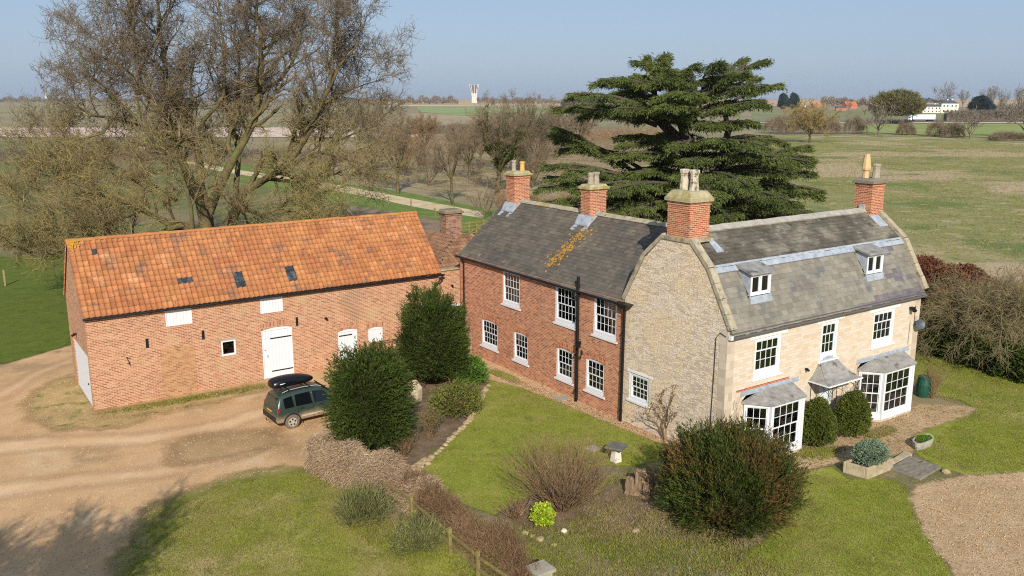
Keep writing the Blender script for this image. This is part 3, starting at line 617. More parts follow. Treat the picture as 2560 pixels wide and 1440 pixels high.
# copings along both gables
for xa, xb in ((HX0-.05, HX0+.28), (HX1-.1, HX1+.2)):
    for side in (0, 1):
        q = MB()
        pr = [(HY0-.12, HE+.0), (22.68, 7.6), (23.72, 8.6)] if side == 0 else [(HYB+.05, HE+.1), (26.28, 7.6), (25.14, 8.6)]
        if xa > 30: pr[-1] = (HYM, 9.0)
        for (ya, za), (yb, zb) in zip(pr, pr[1:]):
            L = math.hypot(yb-ya, zb-za); n = max(2, int(L/.55)); ny, nz = -(zb-za)/L, (yb-ya)/L
            if nz < 0: ny, nz = -ny, -nz
            for i in range(n):
                u0, u1 = i/n, (i+1)/n-.006; a = (ya+(yb-ya)*u0, za+(zb-za)*u0); b = (ya+(yb-ya)*u1, za+(zb-za)*u1); h = .1+random.uniform(-.01, .01)
                q.hexa([(xa, a[0]-ny*.06, a[1]-nz*.06), (xb, a[0]-ny*.06, a[1]-nz*.06), (xb, b[0]-ny*.06, b[1]-nz*.06), (xa, b[0]-ny*.06, b[1]-nz*.06),
                        (xa, a[0]+ny*h, a[1]+nz*h), (xb, a[0]+ny*h, a[1]+nz*h), (xb, b[0]+ny*h, b[1]+nz*h), (xa, b[0]+ny*h, b[1]+nz*h)])
        q.build('coping', COPING, house)
q = MB(); q.box(HX0-.06, HX0+1.05, 23.6, 25.26, 8.45, 8.6); q.build('chimney_base', COPING, house)
chimney(house, 25.3, 24.43, 1.1, 1.22, 8.6, 10.0, BRICK_RED, cap='big', pots=[(-.02, .27, .85, .18, 'octagon', POT_PALE), (.02, -.22, .85, .18, 'octagon', POT_PALE)])
chimney(house, 37.35, 24.45, .95, .9, 8.0, 10.05, BRICK_RED, capm=surf('grey_cap', [(.3, '#6c6455'), (.7, '#8a8170')], 4, rough=.9), pots=[(-.18, .16, 1.15, .2, 'cowl', POT_BUFF), (.12, -.18, .7, .17, 'octagon', POT_GREY)])
q = MB(); q.box(25.84, 26.0, 23.7, 24.3, 8.3, 8.55); q.hexa([(25.8, 23.3, 8.02), (26.2, 23.3, 8.02), (26.1, 23.75, 8.36), (25.8, 23.75, 8.36), (25.8, 23.3, 8.06), (26.2, 23.3, 8.06), (26.1, 23.75, 8.42), (25.8, 23.75, 8.42)]); q.build('chimney_flashing', LEAD, house)
q = MB(); q.hexa([(36.85, 23.45, 8.12), (37.5, 23.45, 8.12), (37.5, 24.05, 8.56), (36.85, 24.05, 8.56), (36.85, 23.45, 8.16), (37.5, 23.45, 8.16), (37.5, 24.05, 8.62), (36.85, 24.05, 8.62)]); q.box(36.8, 37.0, 24.3, 24.6, 8.75, 9.05); q.build('chimney_flashing', LEAD, house)
# eaves
q = MB(); q.tube([(HX0+.1, HY0-.22, HE-.3), (HX1+.05, HY0-.22, HE-.3)], .05, 8); q.box(HX0+.1, HX1, HY0-.14, HY0-.03, HE-.28, HE-.17); q.box(HX0+.1, HX1, HY0-.17, HY0, HE-.17, HE-.13); q.build('gutter', plain('grey_gutter', '#5c5751', .7), house)
q = MB(); q.box(HX0-.02, HX0+.1, HY0-.2, HY0-.05, HE-.36, HE-.2); q.build('gutter_end', WHITE, house)
# dormers
for k, (x0, x1) in enumerate((D1, D2)):
    FD = frame((0, 21.98, 0), (1, 0, 0), (0, 1, 0)); z0, z1 = 6.44, 7.28
    q = MB(); q.fbox(FD, x0, x0+.09, 0, .12, z0, z1); q.fbox(FD, x1-.09, x1, 0, .12, z0, z1); q.fbox(FD, x0+.09, x1-.09, 0, .12, z1-.09, z1); q.fbox(FD, x0+.09, x1-.09, 0, .12, z0, z0+.1); m = (x0+x1)/2; q.fbox(FD, m-.05, m+.05, 0, .12, z0+.1, z1-.09)
    for a, b in ((x0+.09, m-.05), (m+.05, x1-.09)):
        q.fbox(FD, a, a+.03, .03, .09, z0+.1, z1-.09); q.fbox(FD, b-.03, b, .03, .09, z0+.1, z1-.09); q.fbox(FD, a, b, .03, .09, z1-.12, z1-.09); q.fbox(FD, a, b, .03, .09, z0+.1, z0+.13)
    w = q.build('dormer_window', WHITE, house)
    q = MB(); q.fbox(FD, x0+.1, m-.05, .055, .06, z0+.1, z1-.1); q.fbox(FD, m+.05, x1-.1, .055, .06, z0+.1, z1-.1); q.build('pane', GLASS, w)
    q = MB(); q.hexa([FD(m+.22 if k == 0 else m+.14, .16, z0+.1), FD(x1-.06, .16, z0+.1), FD(x1-.06, .18, z0+.1), FD(m+.22 if k == 0 else m+.14, .18, z0+.1), FD(m+.03, .16, z1-.1), FD(x1-.06, .16, z1-.1), FD(x1-.06, .18, z1-.1), FD(m+.03, .18, z1-.1)]); q.build('curtain', CURTAIN, w)
    q = MB(); q.prism([(x0-.012, 21.99, z0-.05), (x0-.012, 21.99, z1+.02), (x0-.012, 22.7, z1+.12), (x0-.012, 22.62, 7.3)], (.06, 0, 0)); q.prism([(x1+.012, 21.99, z0-.05), (x1+.012, 21.99, z1+.02), (x1+.012, 22.7, z1+.12), (x1+.012, 22.62, 7.3)], (-.06, 0, 0))
    q.hexa([(x0-.05, 21.92, 6.1), (x1+.05, 21.92, 6.1), (x1+.02, 22.05, 6.37), (x0-.02, 22.05, 6.37), (x0-.05, 21.88, 6.14), (x1+.05, 21.88, 6.14), (x1+.02, 21.96, 6.42), (x0-.02, 21.96, 6.42)]); q.build('dormer_cheek', LEAD, w)
    q = MB(); q.hexa([(x0-.14, 21.82, z1+.02), (x1+.14, 21.82, z1+.02), (x1+.08, 22.8, z1+.22), (x0-.08, 22.8, z1+.22), (x0-.14, 21.82, z1+.08), (x1+.14, 21.82, z1+.08), (x1+.08, 22.8, z1+.34), (x0-.08, 22.8, z1+.34)]); q.build('dormer_roof', LEAD_OLD, w)
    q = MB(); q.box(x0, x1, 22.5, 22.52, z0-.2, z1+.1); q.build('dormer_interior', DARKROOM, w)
# bays
BYF = 20.75
for wl, wr, fl, fr in bays:
    q = MB(); zt = 2.3
    pts = [(wl, HY0), (fl, BYF), (fr, BYF), (wr, HY0)]
    def seg(i): 
        a, b = np.array(pts[i]), np.array(pts[i+1]); L = np.linalg.norm(b-a); A = (b-a)/L; D = np.array([-A[1], A[0]]); return frame((*a, 0), (*A, 0), (*D, 0)), L
    for (x, y) in pts: q.box(x-.065, x+.065, y-.065+(.066 if y > 21 else 0), y+.065+(.066 if y > 21 else 0), .1, zt)
    for i in range(3):
        Fs, L = seg(i); q.fbox(Fs, .065, L-.065, -.03, .13, zt-.12, zt-.004); q.fbox(Fs, .0, L, -.05, .14, .1, .36)
        q.fbox(Fs, .066, .16, -.01, .11, .362, zt-.124); q.fbox(Fs, L-.16, L-.066, -.01, .11, .362, zt-.124)
        if i == 1: q.fbox(Fs, L/2-.07, L/2-.01, .0, .1, .362, zt-.124) if False else None
    w = q.build('bay_window', WHITE, house)
    for i in range(3):
        Fs, L = seg(i); s = MB(); zm = 1.28; c = 4 if i == 1 else 3
        grid_glaze(s, Fs, .16, L-.16, zm-.02, zt-.125, c, 2, .02, .045); grid_glaze(s, Fs, .16, L-.16, .363, zm+.02, c, 2, .05, .075); s.build('sash', WHITE, w)
        g = MB(); g.fbox(Fs, .17, L-.17, .03, .034, zm, zt-.13); g.fbox(Fs, .17, L-.17, .06, .064, .37, zm); g.build('pane', GLASS, w)
        if i > 0:
            cu = MB()
            for j in range(8):
                a0 = L-.16-.5*(j+1)/8; cu.hexa([Fs(a0, .2+.04*(j % 2), .3), Fs(a0+.062, .24-.04*(j % 2), .3), Fs(a0+.062, .25-.04*(j % 2), .3), Fs(a0, .21+.04*(j % 2), .3), Fs(a0, .2+.04*(j % 2), 2.3), Fs(a0+.062, .24-.04*(j % 2), 2.3), Fs(a0+.062, .25-.04*(j % 2), 2.3), Fs(a0, .21+.04*(j % 2), 2.3)])
            cu.build('curtain', CURTAIN, w)
    r = MB(); o = .14
    a = [(wl-.1, HY0), (fl-.07, BYF-o), (fr+.07, BYF-o), (wr+.1, HY0)]; b = [(wl+.25, HY0, 2.66), (fl+.3, HY0, 2.68), (fr-.3, HY0, 2.68), (wr-.25, HY0, 2.66)]
    lo = [(x, y, zt+.0) for x, y in a]; up = [(x, y, zt+.07) for x, y in a]
    r.face([up[0], up[1], b[1], b[0]]); r.face([up[1], up[2], b[2], b[1]]); r.face([up[2], up[3], b[3], b[2]])
    for i in range(3): r.face([lo[i], lo[i+1], up[i+1], up[i]])
    r.face(lo[::-1])
    r.tube([up[1], b[1]], .02, 6); r.tube([up[2], b[2]], .02, 6)
    for u in (.25, .5, .75):
        p = np.array(up[1])*(1-u)+np.array(up[2])*u; qd = np.array(b[1])*(1-u)+np.array(b[2])*u; r.tube([p, qd], .018, 6)
    r.build('bay_roof', LEAD_OLD, w)
    f = MB(); f.box(wl-.15, wr+.15, HY0-.012, HY0-.003, 2.62, 2.8); f.box(wl-.15, wr+.15, HY0-.05, HY0-.0125, 2.62, 2.69); f.build('bay_flashing', LEAD, w)
    p = MB(); p.prism([(x, y, -.05) for x, y in ((wl-.05, HY0), (fl-.05, BYF-.08), (fr+.05, BYF-.08), (wr+.05, HY0))], (0, 0, .148)); p.build('plinth', QUOIN, w)
q = MB(); q.box(25.35, 28.5, HY0-.006, HY0, 2.81, 2.9); q.build('brick_course', brick('red_course', [(.2, '#8f4029'), (.7, '#b3583a')], '#cbb391'), house)
# door and canopy
d = MB(); FDr = frame((0, HY0, 0), (1, 0, 0), (0, 1, 0))
d.fbox(FDr, 30.5, 30.6, .05, .2, .02, 2.15); d.fbox(FDr, 31.4, 31.5, .05, .2, .02, 2.15); d.fbox(FDr, 30.6, 31.4, .05, .2, 2.05, 2.15); d.fbox(FDr, 30.6, 31.4, .12, .17, .02, 2.05)
for (a, b, z0, z1) in ((30.68, 30.97, .2, .9), (31.03, 31.32, .2, .9), (30.68, 30.97, 1.05, 1.95), (31.03, 31.32, 1.05, 1.95)): d.fbox(FDr, a, b, .1, .12, z0, z1)
d = d.build('door', WHITE, house); k = MB(); k.fbox(FDr, 31.34, 31.38, .05, .12, 1.0, 1.06); k.build('handle', BLACK, d)
c = MB(); n = 6; X0, X1, XA, XB, YF = 29.72, 31.98, 30.38, 31.5, 20.5
rings = []
for i in range(n+1):
    u = i/n; k = u**.8; z = 2.5+.64*(u**1.3); rings.append([(X0+(XA-X0)*k, HY0-.02, z), (X0+(XA-X0)*k, YF+(HY0-.1-YF)*k, z), (X1+(XB-X1)*k, YF+(HY0-.1-YF)*k, z), (X1+(XB-X1)*k, HY0-.02, z)])
for i in range(n):
    for j in range(3): c.face([rings[i][j], rings[i][j+1], rings[i+1][j+1], rings[i+1][j]])
c.face(rings[-1]); c.face([tuple(np.array(p)-(0, 0, .04)) for p in rings[0]][::-1])
for j in (1, 2): c.tube([rings[i][j] for i in range(n+1)], .022, 6)
c = c.build('door_canopy', LEAD_OLD, house)
e = MB(); e.beam((X0, YF, 2.48), (X1, YF, 2.48), .05, .05); e.beam((X0, YF, 2.48), (X0, HY0, 2.48), .05, .05); e.beam((X1, YF, 2.48), (X1, HY0, 2.48), .05, .05); e.build('canopy_frame', WHITE_LEAD, c)
f = MB()
for s in range(7): f.box(30.3+s*.2, 30.5+s*.2, HY0-.014, HY0-.003, 2.95+.12*math.sin(PI*(s+.5)/7)*2.2-.3, 3.02+.33*math.sin(PI*(s+.5)/7))
f.build('stepped_flashing', LEAD, c)
t = MB()
for xc in (29.95, 31.75):
    for dx in (-.14, .14): t.tube([(xc+dx, YF+.08, 0), (xc+dx, YF+.08, 2.46)], .014, 5)
    for i in range(7):
        z = .15+i*.32; t.tube([(xc-.14, YF+.08, z), (xc-.05, YF+.08, z+.1), (xc+.05, YF+.08, z+.22), (xc+.14, YF+.08, z+.32)], .009, 4); t.tube([(xc+.14, YF+.08, z), (xc+.05, YF+.08, z+.1), (xc-.05, YF+.08, z+.22), (xc-.14, YF+.08, z+.32)], .009, 4)
A = [(29.95+.9*(1-math.cos(a)), YF+.08, 2.0+.42*math.sin(a)) for a in np.linspace(0, PI, 13)]; t.tube(A, .012, 5)
for xc in (29.95, 31.75): t.tube([(xc, YF+.08, 2.0), (xc, YF+.5, 2.35), (xc, HY0, 2.44)], .012, 5); t.tube([(xc, HY0-.03, 0), (xc, HY0-.03, 2.45)], .012, 5)
t.build('iron_trellis', BLACK, c)
# fixtures
down_pipe(house, [(WX-.14, 27.2, 5.15), (WX-.14, 27.27, 0)], .065)
q = MB(); q.hexa([(WX-.3, 27.0, 5.15), (WX-.02, 27.0, 5.15), (WX-.02, 27.4, 5.15), (WX-.3, 27.4, 5.15), (WX-.42, 26.75, 5.4), (WX-.02, 26.75, 5.4), (WX-.02, 27.6, 5.4), (WX-.42, 27.6, 5.4)]); q.build('rainwater_hopper', BLACK, house)
q = MB(); q.tube([(HX0-.02, 21.62, 5.15), (HX0-.03, 21.9, 5.25), (HX0-.03, 22.1, 5.0), (HX0-.03, 22.12, 3.5), (HX0-.03, 22.16, 1.8), (HX0-.03, 22.15, .2)], .014, 5); q.build('cable', BLACK, house)
q = MB(); n = 14; cx, cy, cz = 37.3, 21.25, 3.85
D = Vector((-.35, -.85, .35)).normalized(); X = D.orthogonal().normalized(); Y = D.cross(X)
for r0, r1, h0, h1 in ((0.001, .12, -.06, -.045), (.12, .24, -.045, 0)):
    for i in range(n):
        a, b = 2*PI*i/n, 2*PI*(i+1)/n; P = [Vector((cx, cy, cz))+(X*math.cos(u)+Y*math.sin(u))*r+D*h for u, r, h in ((a, r0, h0), (b, r0, h0), (b, r1, h1), (a, r1, h1))]
        q.face(P); q.face([p-D*.008 for p in P][::-1])
c0 = Vector((cx, cy, cz)); q.tube([c0-D*.05, c0-D*.15+Vector((0, .1, 0)), (cx, 21.54, cz-.1)], .02, 6); q.tube([c0+Y*-.2, c0+D*.25-Y*.1], .012, 5); q.box(cx-.03, cx+.03, 0, 0, 0, 0) if False else None
q.build('satellite_dish', plain('dish_grey', '#4a4f55', .5), house)
q = MB(); q.tube([(37.22, 21.52, 4.7), (37.22, 21.52, 3.9)], .01, 5); q.tube([(36.9, 21.52, 4.0), (36.88, 21.52, 2.9)], .008, 5); q.build('cable', BLACK, house)
floodlight(house, (36.8, 21.42, 4.62), (-.3, -.8), 1.1); floodlight(house, (29.5, 21.47, 3.05), (0, -1), .6)
# ================================================================ LINK OUTHOUSE
out = thing('outhouse', (25.4, 44.6, 0), 'low brick outhouse with worn brown pantiles between barn and brick house', 'outhouse')
mb = MB(); FL = frame((0, 42.15, 0), (1, 0, 0), (0, 1, 0)); wall(mb, FL, 23.82, 27.9, -.1, 4.4, [(25.1, 26.1, 0, 2.0)]); mb.box(23.83, 27.9, 42.4, 47.5, -.1, 4.3); mb.build('wall', BRICK_BARN, out)
mb = MB(); mb.box(23.82, 27.9, 42.05, 42.45, 4.402, 4.48); mb.build('coping', COPING, out)
A0, A1, A2, A3 = np.array((23.85, 42.45, 4.38)), np.array((27.9, 42.45, 4.38)), np.array((26.6, 45.0, 5.75)), np.array((23.85, 47.5, 4.38))
v = A2-A0; Vw = np.array([.895, 0, .446]); Vt, Ft, Tt = pantiles((23.75, 42.3, 4.33), (0, 1, 0), Vw, 5.3, 3.2, w=.24, ex=.3)
keep = [i for i, f in enumerate(Ft) if (Vt[f].mean(0)[1]-42.3)*1.08 > (Vt[f].mean(0)[0]-23.75)]
place_np('roof', Vt, Ft[keep], PANTILE_OLD, out, tint=Tt[keep])
Vt, Ft, Tt = pantiles((23.75, 42.35, 4.33), (1, 0, 0), np.array([0, .87, .49]), 4.2, 3.0, w=.24, ex=.3)
keep = [i for i, f in enumerate(Ft) if (Vt[f].mean(0)[1]-42.3)*1.08 <= (Vt[f].mean(0)[0]-23.75)]
place_np('front_roof', Vt, Ft[keep], PANTILE_OLD, out, tint=Tt[keep])
q = MB(); q.box(23.9, 27.9, 42.4, 47.5, 4.31, 4.36); q.build('roof_boarding', plain('board', '#4a3528', .9), out)
chimney(out, 27.15, 46.2, 1.1, .8, 4.3, 7.05, BRICK_SOOT, capm=plain('mortar_flaunching', '#7b6f58', .95, var=.2)); 
q = MB(); q.hexa([(26.3, 45.5, 5.35), (26.62, 45.5, 5.5), (26.62, 46.7, 5.5), (26.3, 46.7, 5.35), (26.3, 45.5, 5.4), (26.62, 45.5, 5.75), (26.62, 46.7, 5.75), (26.3, 46.7, 5.4)]); q.build('lead_flashing', LEAD, out)
q = MB(); q.fbox(FL, 24.0, 25.3, -.25, .0, 2.3, 2.42); q.build('door_hood', WHITE, out); floodlight(out, (24.75, 42.05, 3.5), (.2, -.6), .6)
# ---------------------------------------------------------------- plants
def norm(a): return a/np.maximum(np.linalg.norm(a, axis=-1, keepdims=True), 1e-9)
def sprigs(P, D, L, blades, bl, bw, spread=.7, droop=0., rng=RNG, jit=.3):
    """leafy shoots: P points, D directions, L lengths -> small pointed leaves along each shoot"""
    K = len(P); D = norm(D); n = K*blades
    t = rng.random((K, blades, 1)); base = P[:, None]+D[:, None]*(L[:, None, None]*t)
    r = rng.normal(size=(K, blades, 3)); r -= (r*D[:, None]).sum(-1, keepdims=True)*D[:, None]; r = norm(r)
    d = norm(D[:, None]+r*spread+np.array([0, 0, -droop])); s = norm(np.cross(d, rng.normal(size=(K, blades, 3))))
    l = bl*(1+jit*rng.normal(size=(K, blades, 1))).clip(.3, 2); w = bw*(1+.2*rng.normal(size=(K, blades, 1)))
    a = (base-s*w*.5).reshape(n, 3); b = (base+d*l*.5+s*w*.55).reshape(n, 3); c = (base+d*l).reshape(n, 3); e = (base+d*l*.5-s*w*.55).reshape(n, 3)
    V = np.stack([a, b, c, e], 1).reshape(-1, 3); F = np.arange(4*n).reshape(n, 4)
    T = np.repeat(rng.random(K), blades)*.6+rng.random(n)*.4
    return V, F, T
def tubes_np(S, n=4):
    """S rows: p0(3) p1(3) r0 r1 -> prisms"""
    S = np.asarray(S, float); p0, p1 = S[:, :3], S[:, 3:6]; r0, r1 = S[:, 6:7], S[:, 7:8]
    d = norm(p1-p0); h = np.where(np.abs(d[:, 2:3]) < .9, np.array([[0, 0, 1.]]), np.array([[1., 0, 0]])); x = norm(np.cross(d, h)); y = np.cross(d, x)
    V = []; 
    for pp, r in ((p0-d*r0*.25, r0), (p1+d*r1*.35, r1)):
        for k in range(n):
            a = 2*PI*k/n; V.append(pp+(x*math.cos(a)+y*math.sin(a))*r)
    V = np.stack(V, 1); m = len(S); F = []
    for k in range(n): F.append(np.array([k, (k+1) % n, n+(k+1) % n, n+k]))
    F = (np.array(F)[None]+(np.arange(m)*2*n)[:, None, None]).reshape(-1, 4)
    return V.reshape(-1, 3), F
def merge(parts):
    V = []; F = []; T = []; b = 0
    for v, f, t in parts: V.append(v); F.append(f+b); T.append(t); b += len(v)
    return np.concatenate(V), np.concatenate(F), np.concatenate(T)
class Tree:
    """bare tree: limbs split into boughs, boughs into twigs"""
    def __init__(s, rnd, minr=.012): s.S = []; s.rnd = rnd; s.minr = minr
    def limb(s, pts, r0, r1, spec, lvl=0):
        pts = [Vector([float(c) for c in p]) for p in pts]; Ls = [(b-a).length for a, b in zip(pts, pts[1:])]; tot = sum(Ls); acc = 0; R = s.rnd
        path = []
        for i, (a, b) in enumerate(zip(pts, pts[1:])):
            k = max(1, int(Ls[i]/spec[lvl].get('seg', .8)))
            for j in range(k): path.append(a.lerp(b, j/k))
        path.append(pts[-1]); w = spec[lvl].get('wob', .05)
        for i in range(1, len(path)): path[i] = path[i]+Vector((R.gauss(0, w), R.gauss(0, w), R.gauss(0, w)))
        N = len(path)-1
        for i in range(N):
            u0, u1 = i/N, (i+1)/N; s.S.append((*path[i], *path[i+1], r0+(r1-r0)*u0**.8, r0+(r1-r0)*u1**.8))
        s.spawn(path, r0, r1, tot, spec, lvl)
    def spawn(s, path, r0, r1, tot, spec, lvl):
        if lvl+1 >= len(spec): return
        q = spec[lvl+1]; R = s.rnd; cnt = max(1, int(tot*q['den']*R.uniform(.8, 1.2))); N = len(path)-1
        for c in range(cnt):
            u = q.get('from', .25)+(1-q.get('from', .25))*(c+R.random())/cnt; i = min(int(u*N), N-1); f = u*N-i
            p = path[i].lerp(path[i+1], f); d = (path[i+1]-path[i]).normalized(); o = d.orthogonal().normalized(); o.rotate(Matrix.Rotation(R.random()*2*PI, 3, d))
            ang = math.radians(R.uniform(*q.get('ang', (30, 60)))); nd = (d*math.cos(ang)+o*math.sin(ang)+Vector((0, 0, q.get('up', .1)))).normalized()
            L = q['len']*R.uniform(.6, 1.25)*(1.15-.6*u) if not q.get('rel') else tot*q['rel']*R.uniform(.6, 1.2)*(1.15-.7*u)
            rr = max(s.minr, (r0+(r1-r0)*u)*q.get('rad', .55)); s.branch(p, nd, L, rr, spec, lvl+1)
    def branch(s, p, d, L, r, spec, lvl):
        q = spec[lvl]; R = s.rnd; n = q.get('n', 4); path = [p]; w = q.get('wan', .22); up = q.get('trop', .06); st = L/n; r1 = max(s.minr*.6, r*q.get('tip', .3))
        for i in range(n):
            d = (d+Vector((R.gauss(0, w), R.gauss(0, w), R.gauss(0, w)+up))).normalized(); e = p+d*st
            if e.z < .15: e.z = .15+R.random()*.1
            s.S.append((*p, *e, r+(r1-r)*i/n, r+(r1-r)*(i+1)/n)); p = e; path.append(p)
        s.spawn(path, r, r1, L, spec, lvl)
def spray(S, den, ln, r, up=.15, rmax=.12, out=.75, rng=RNG, rmin=0):
    """fine twigs standing off every thin branch"""
    S = np.asarray(S, float); S = S[(S[:, 6] < rmax) & (S[:, 6] > rmin)]; Lg = np.linalg.norm(S[:, 3:6]-S[:, :3], axis=1); n = rng.poisson(Lg*den); i = np.repeat(np.arange(len(S)), n)
    if len(i) == 0: return np.zeros((0, 8))
    t = rng.random((len(i), 1)); P = S[i, :3]*(1-t)+S[i, 3:6]*t; d = norm(S[i, 3:6]-S[i, :3]); q = norm(rng.normal(size=d.shape)); D = norm(d*.55+q*out+np.array([0, 0, up]))
    L = ln*rng.uniform(.5, 1.3, (len(i), 1)); M = P+D*L*.5; D2 = norm(D+rng.normal(size=D.shape)*.3+np.array([0, 0, up*.6])); E = M+D2*L*.5; k = np.full((len(i), 1), r)
    return np.concatenate([np.concatenate([P, M, k, k*.8], 1), np.concatenate([M, E, k*.8, k*.45], 1)])
def tree_obj(name, T, loc, mats, label, cat, group=None, big=.06, local=False, sc=1, sprays=(), lowmat=None, zsplit=0):
    S = np.array(T.S); rg = np.random.default_rng(len(S)); last = S
    for (den, ln, r, up, rmax) in sprays: last = spray(last, den, ln, r, up, rmax, rng=rg); S = np.concatenate([S, last])
    S[:, 2] = S[:, 2].clip(.05); S[:, 5] = S[:, 5].clip(.05)
    o = thing(name, loc, label, cat, group); off = np.array([0., 0, 0]) if local else np.array(loc, float)
    r = S[:, 6]; thick = S[r > big]; thin = S[r <= big]
    for part, ss, n, m in (('trunk', thick, 7, mats[0]), ('twigs', thin, 3, mats[1])):
        if len(ss) == 0: continue
        V, F = tubes_np(ss, n); V = V-off; tt = np.repeat(RNG.random(len(ss)), n); mi = None
        if lowmat and part == 'twigs': m = [m, lowmat]; mi = np.repeat((ss[:, 2]+RNG.normal(size=len(ss))*2.2 < zsplit).astype(int), n)
        link(part, mesh_np(part, V, F, m, tint=tt, mi=mi, smooth=(n > 3)), o)
    return o
drum = lambda z: np.sqrt(np.clip(1-np.abs(z)**3.4, .02, 1))/np.sqrt(np.clip(1-z*z, .02, 1))
BARK = surf('mossy_bark', [(.3, '#463c2c'), (.5, '#5f5338'), (.7, '#74683f'), (.85, '#857b4c')], 2.5, rough=1, bump=.8, bscale=12, patches=[('#5d6234', 1.2, .52, .66)])
TWIG = surf('lichened_twig', [(.25, '#6f6144'), (.5, '#8b7a50'), (.7, '#978851'), (.85, '#a39a72')], .35, rough=1, tint=.3, patches=[('#8d8550', .2, .5, .62)])
TWIG_GREY = surf('grey_twig', [(.3, '#6b5c4a'), (.6, '#85745c'), (.8, '#94836a')], .3, rough=1, tint=.3)
TWIG_FAR = surf('far_twig', [(.3, '#6f6558'), (.7, '#85796a')], .1, rough=1, tint=.3)
TWIG_GOLD = surf('willow_twig', [(.3, '#8d7848'), (.7, '#a48e5a')], .3, rough=1, tint=.3)
TWIG_RED = surf('brown_twig', [(.3, '#776049'), (.6, '#927656'), (.8, '#aa9070')], .6, rough=1, tint=.3)
TWIG_RUST = surf('rusty_twig', [(.3, '#69503a'), (.6, '#84694c'), (.8, '#9d8160')], .6, rough=1, tint=.35)
TWIG_STRAW = surf('straw_twig', [(.3, '#957d62'), (.6, '#b39a7c'), (.8, '#c9b292')], .9, rough=1, tint=.3)
LEAF_YEW = surf('yew_leaf', [(.3, '#2e3a12'), (.55, '#43501d'), (.8, '#586127')], .9, rough=.75, tint=.5, spec=.2, translucent=.12)
LEAF_YEW_BROWN = surf('bronzed_yew_leaf', [(.3, '#4a4020'), (.5, '#62502a'), (.75, '#765c34')], .7, rough=.8, tint=.45, spec=.2, translucent=.1)
LEAF_BOX = surf('box_leaf', [(.3, '#3f4a18'), (.6, '#5c6422'), (.85, '#7c7c2e')], 1.6, rough=.6, tint=.45, translucent=.15, patches=[('#8a8330', 2.5, .62, .7)])
LEAF_CEDAR = surf('cedar_needle', [(.3, '#424c26'), (.55, '#5e6836'), (.8, '#787e46')], .35, rough=.85, spec=.15, tint=.4, translucent=.12)
LEAF_GREY = surf('grey_green_leaf', [(.3, '#5d7055'), (.7, '#8b9c80')], 3, rough=.85, tint=.35, translucent=.15)
LEAF_LAV = surf('dull_green_leaf', [(.3, '#5c5f34'), (.6, '#757546'), (.85, '#928a64')], 1.5, rough=.9, tint=.35)
LEAF_OLIVE = surf('olive_leaf', [(.3, '#535a24'), (.7, '#7a7c3a')], 1.5, rough=.8, tint=.4, translucent=.15)
LEAF_VARIEG = surf('yellow_green_leaf', [(.35, '#5e8a20'), (.55, '#a8b52e'), (.7, '#ddd25a')], 9, rough=.55, tint=.25, translucent=.2)
LEAF_BROWN = surf('dead_beech_leaf', [(.3, '#5c3826'), (.6, '#7a4c34'), (.85, '#936648')], .8, rough=.8, tint=.4, translucent=.2)
LEAF_GREEN = surf('fresh_green_leaf', [(.3, '#4a6b22'), (.7, '#6c8c34')], 2, rough=.7, tint=.4, translucent=.2)
LEAF_CONIFER = surf('blue_green_conifer', [(.3, '#26363a'), (.7, '#3b4c4a')], .1, rough=.9, tint=.4)
LEAF_FARGREEN = surf('far_olive_leaf', [(.3, '#5b5a35'), (.7, '#777048')], .1, rough=.9, tint=.4)
STRAW = surf('dry_grass', [(.3, '#8a784f'), (.6, '#a28f65'), (.85, '#b5a47a')], .8, rough=.9, tint=.3, translucent=.2)
GRASSB = surf('grass_blade', [(.3, '#6e7428'), (.6, '#90943a'), (.85, '#b0aa54')], .6, rough=.8, tint=.35, translucent=.25)
def fbm(P, f, seed):                                   # cheap lumpy noise from sines
    r = np.random.default_rng(seed); o = 0
    for k in range(7):
        w = r.normal(size=3)*f*(1+k*.45); o = o+np.sin(P@w+r.random()*6.28)/(1+.35*k)
    return o/2.6
def blob(K, c, rad, rng, lump=.14, f=1.6, seed=1, thick=.25, low=-.55, shape=None):
    """points and outward directions over a lumpy crown"""
    d = rng.normal(size=(int(K*2.2), 3)); d = norm(d); d = d[d[:, 2] > low][:K]; rad = np.array(rad, float)
    if shape is not None: k = shape(d[:, 2])[:, None]; dd = d*np.concatenate([k, k, np.ones_like(k)], 1)
    else: dd = d
    s = 1+lump*fbm(dd*rad, f, seed)[:, None]; P = dd*rad*s*(1-thick*rng.random((len(d), 1))**2); n = norm(d/rad)
    return P+np.array(c), n
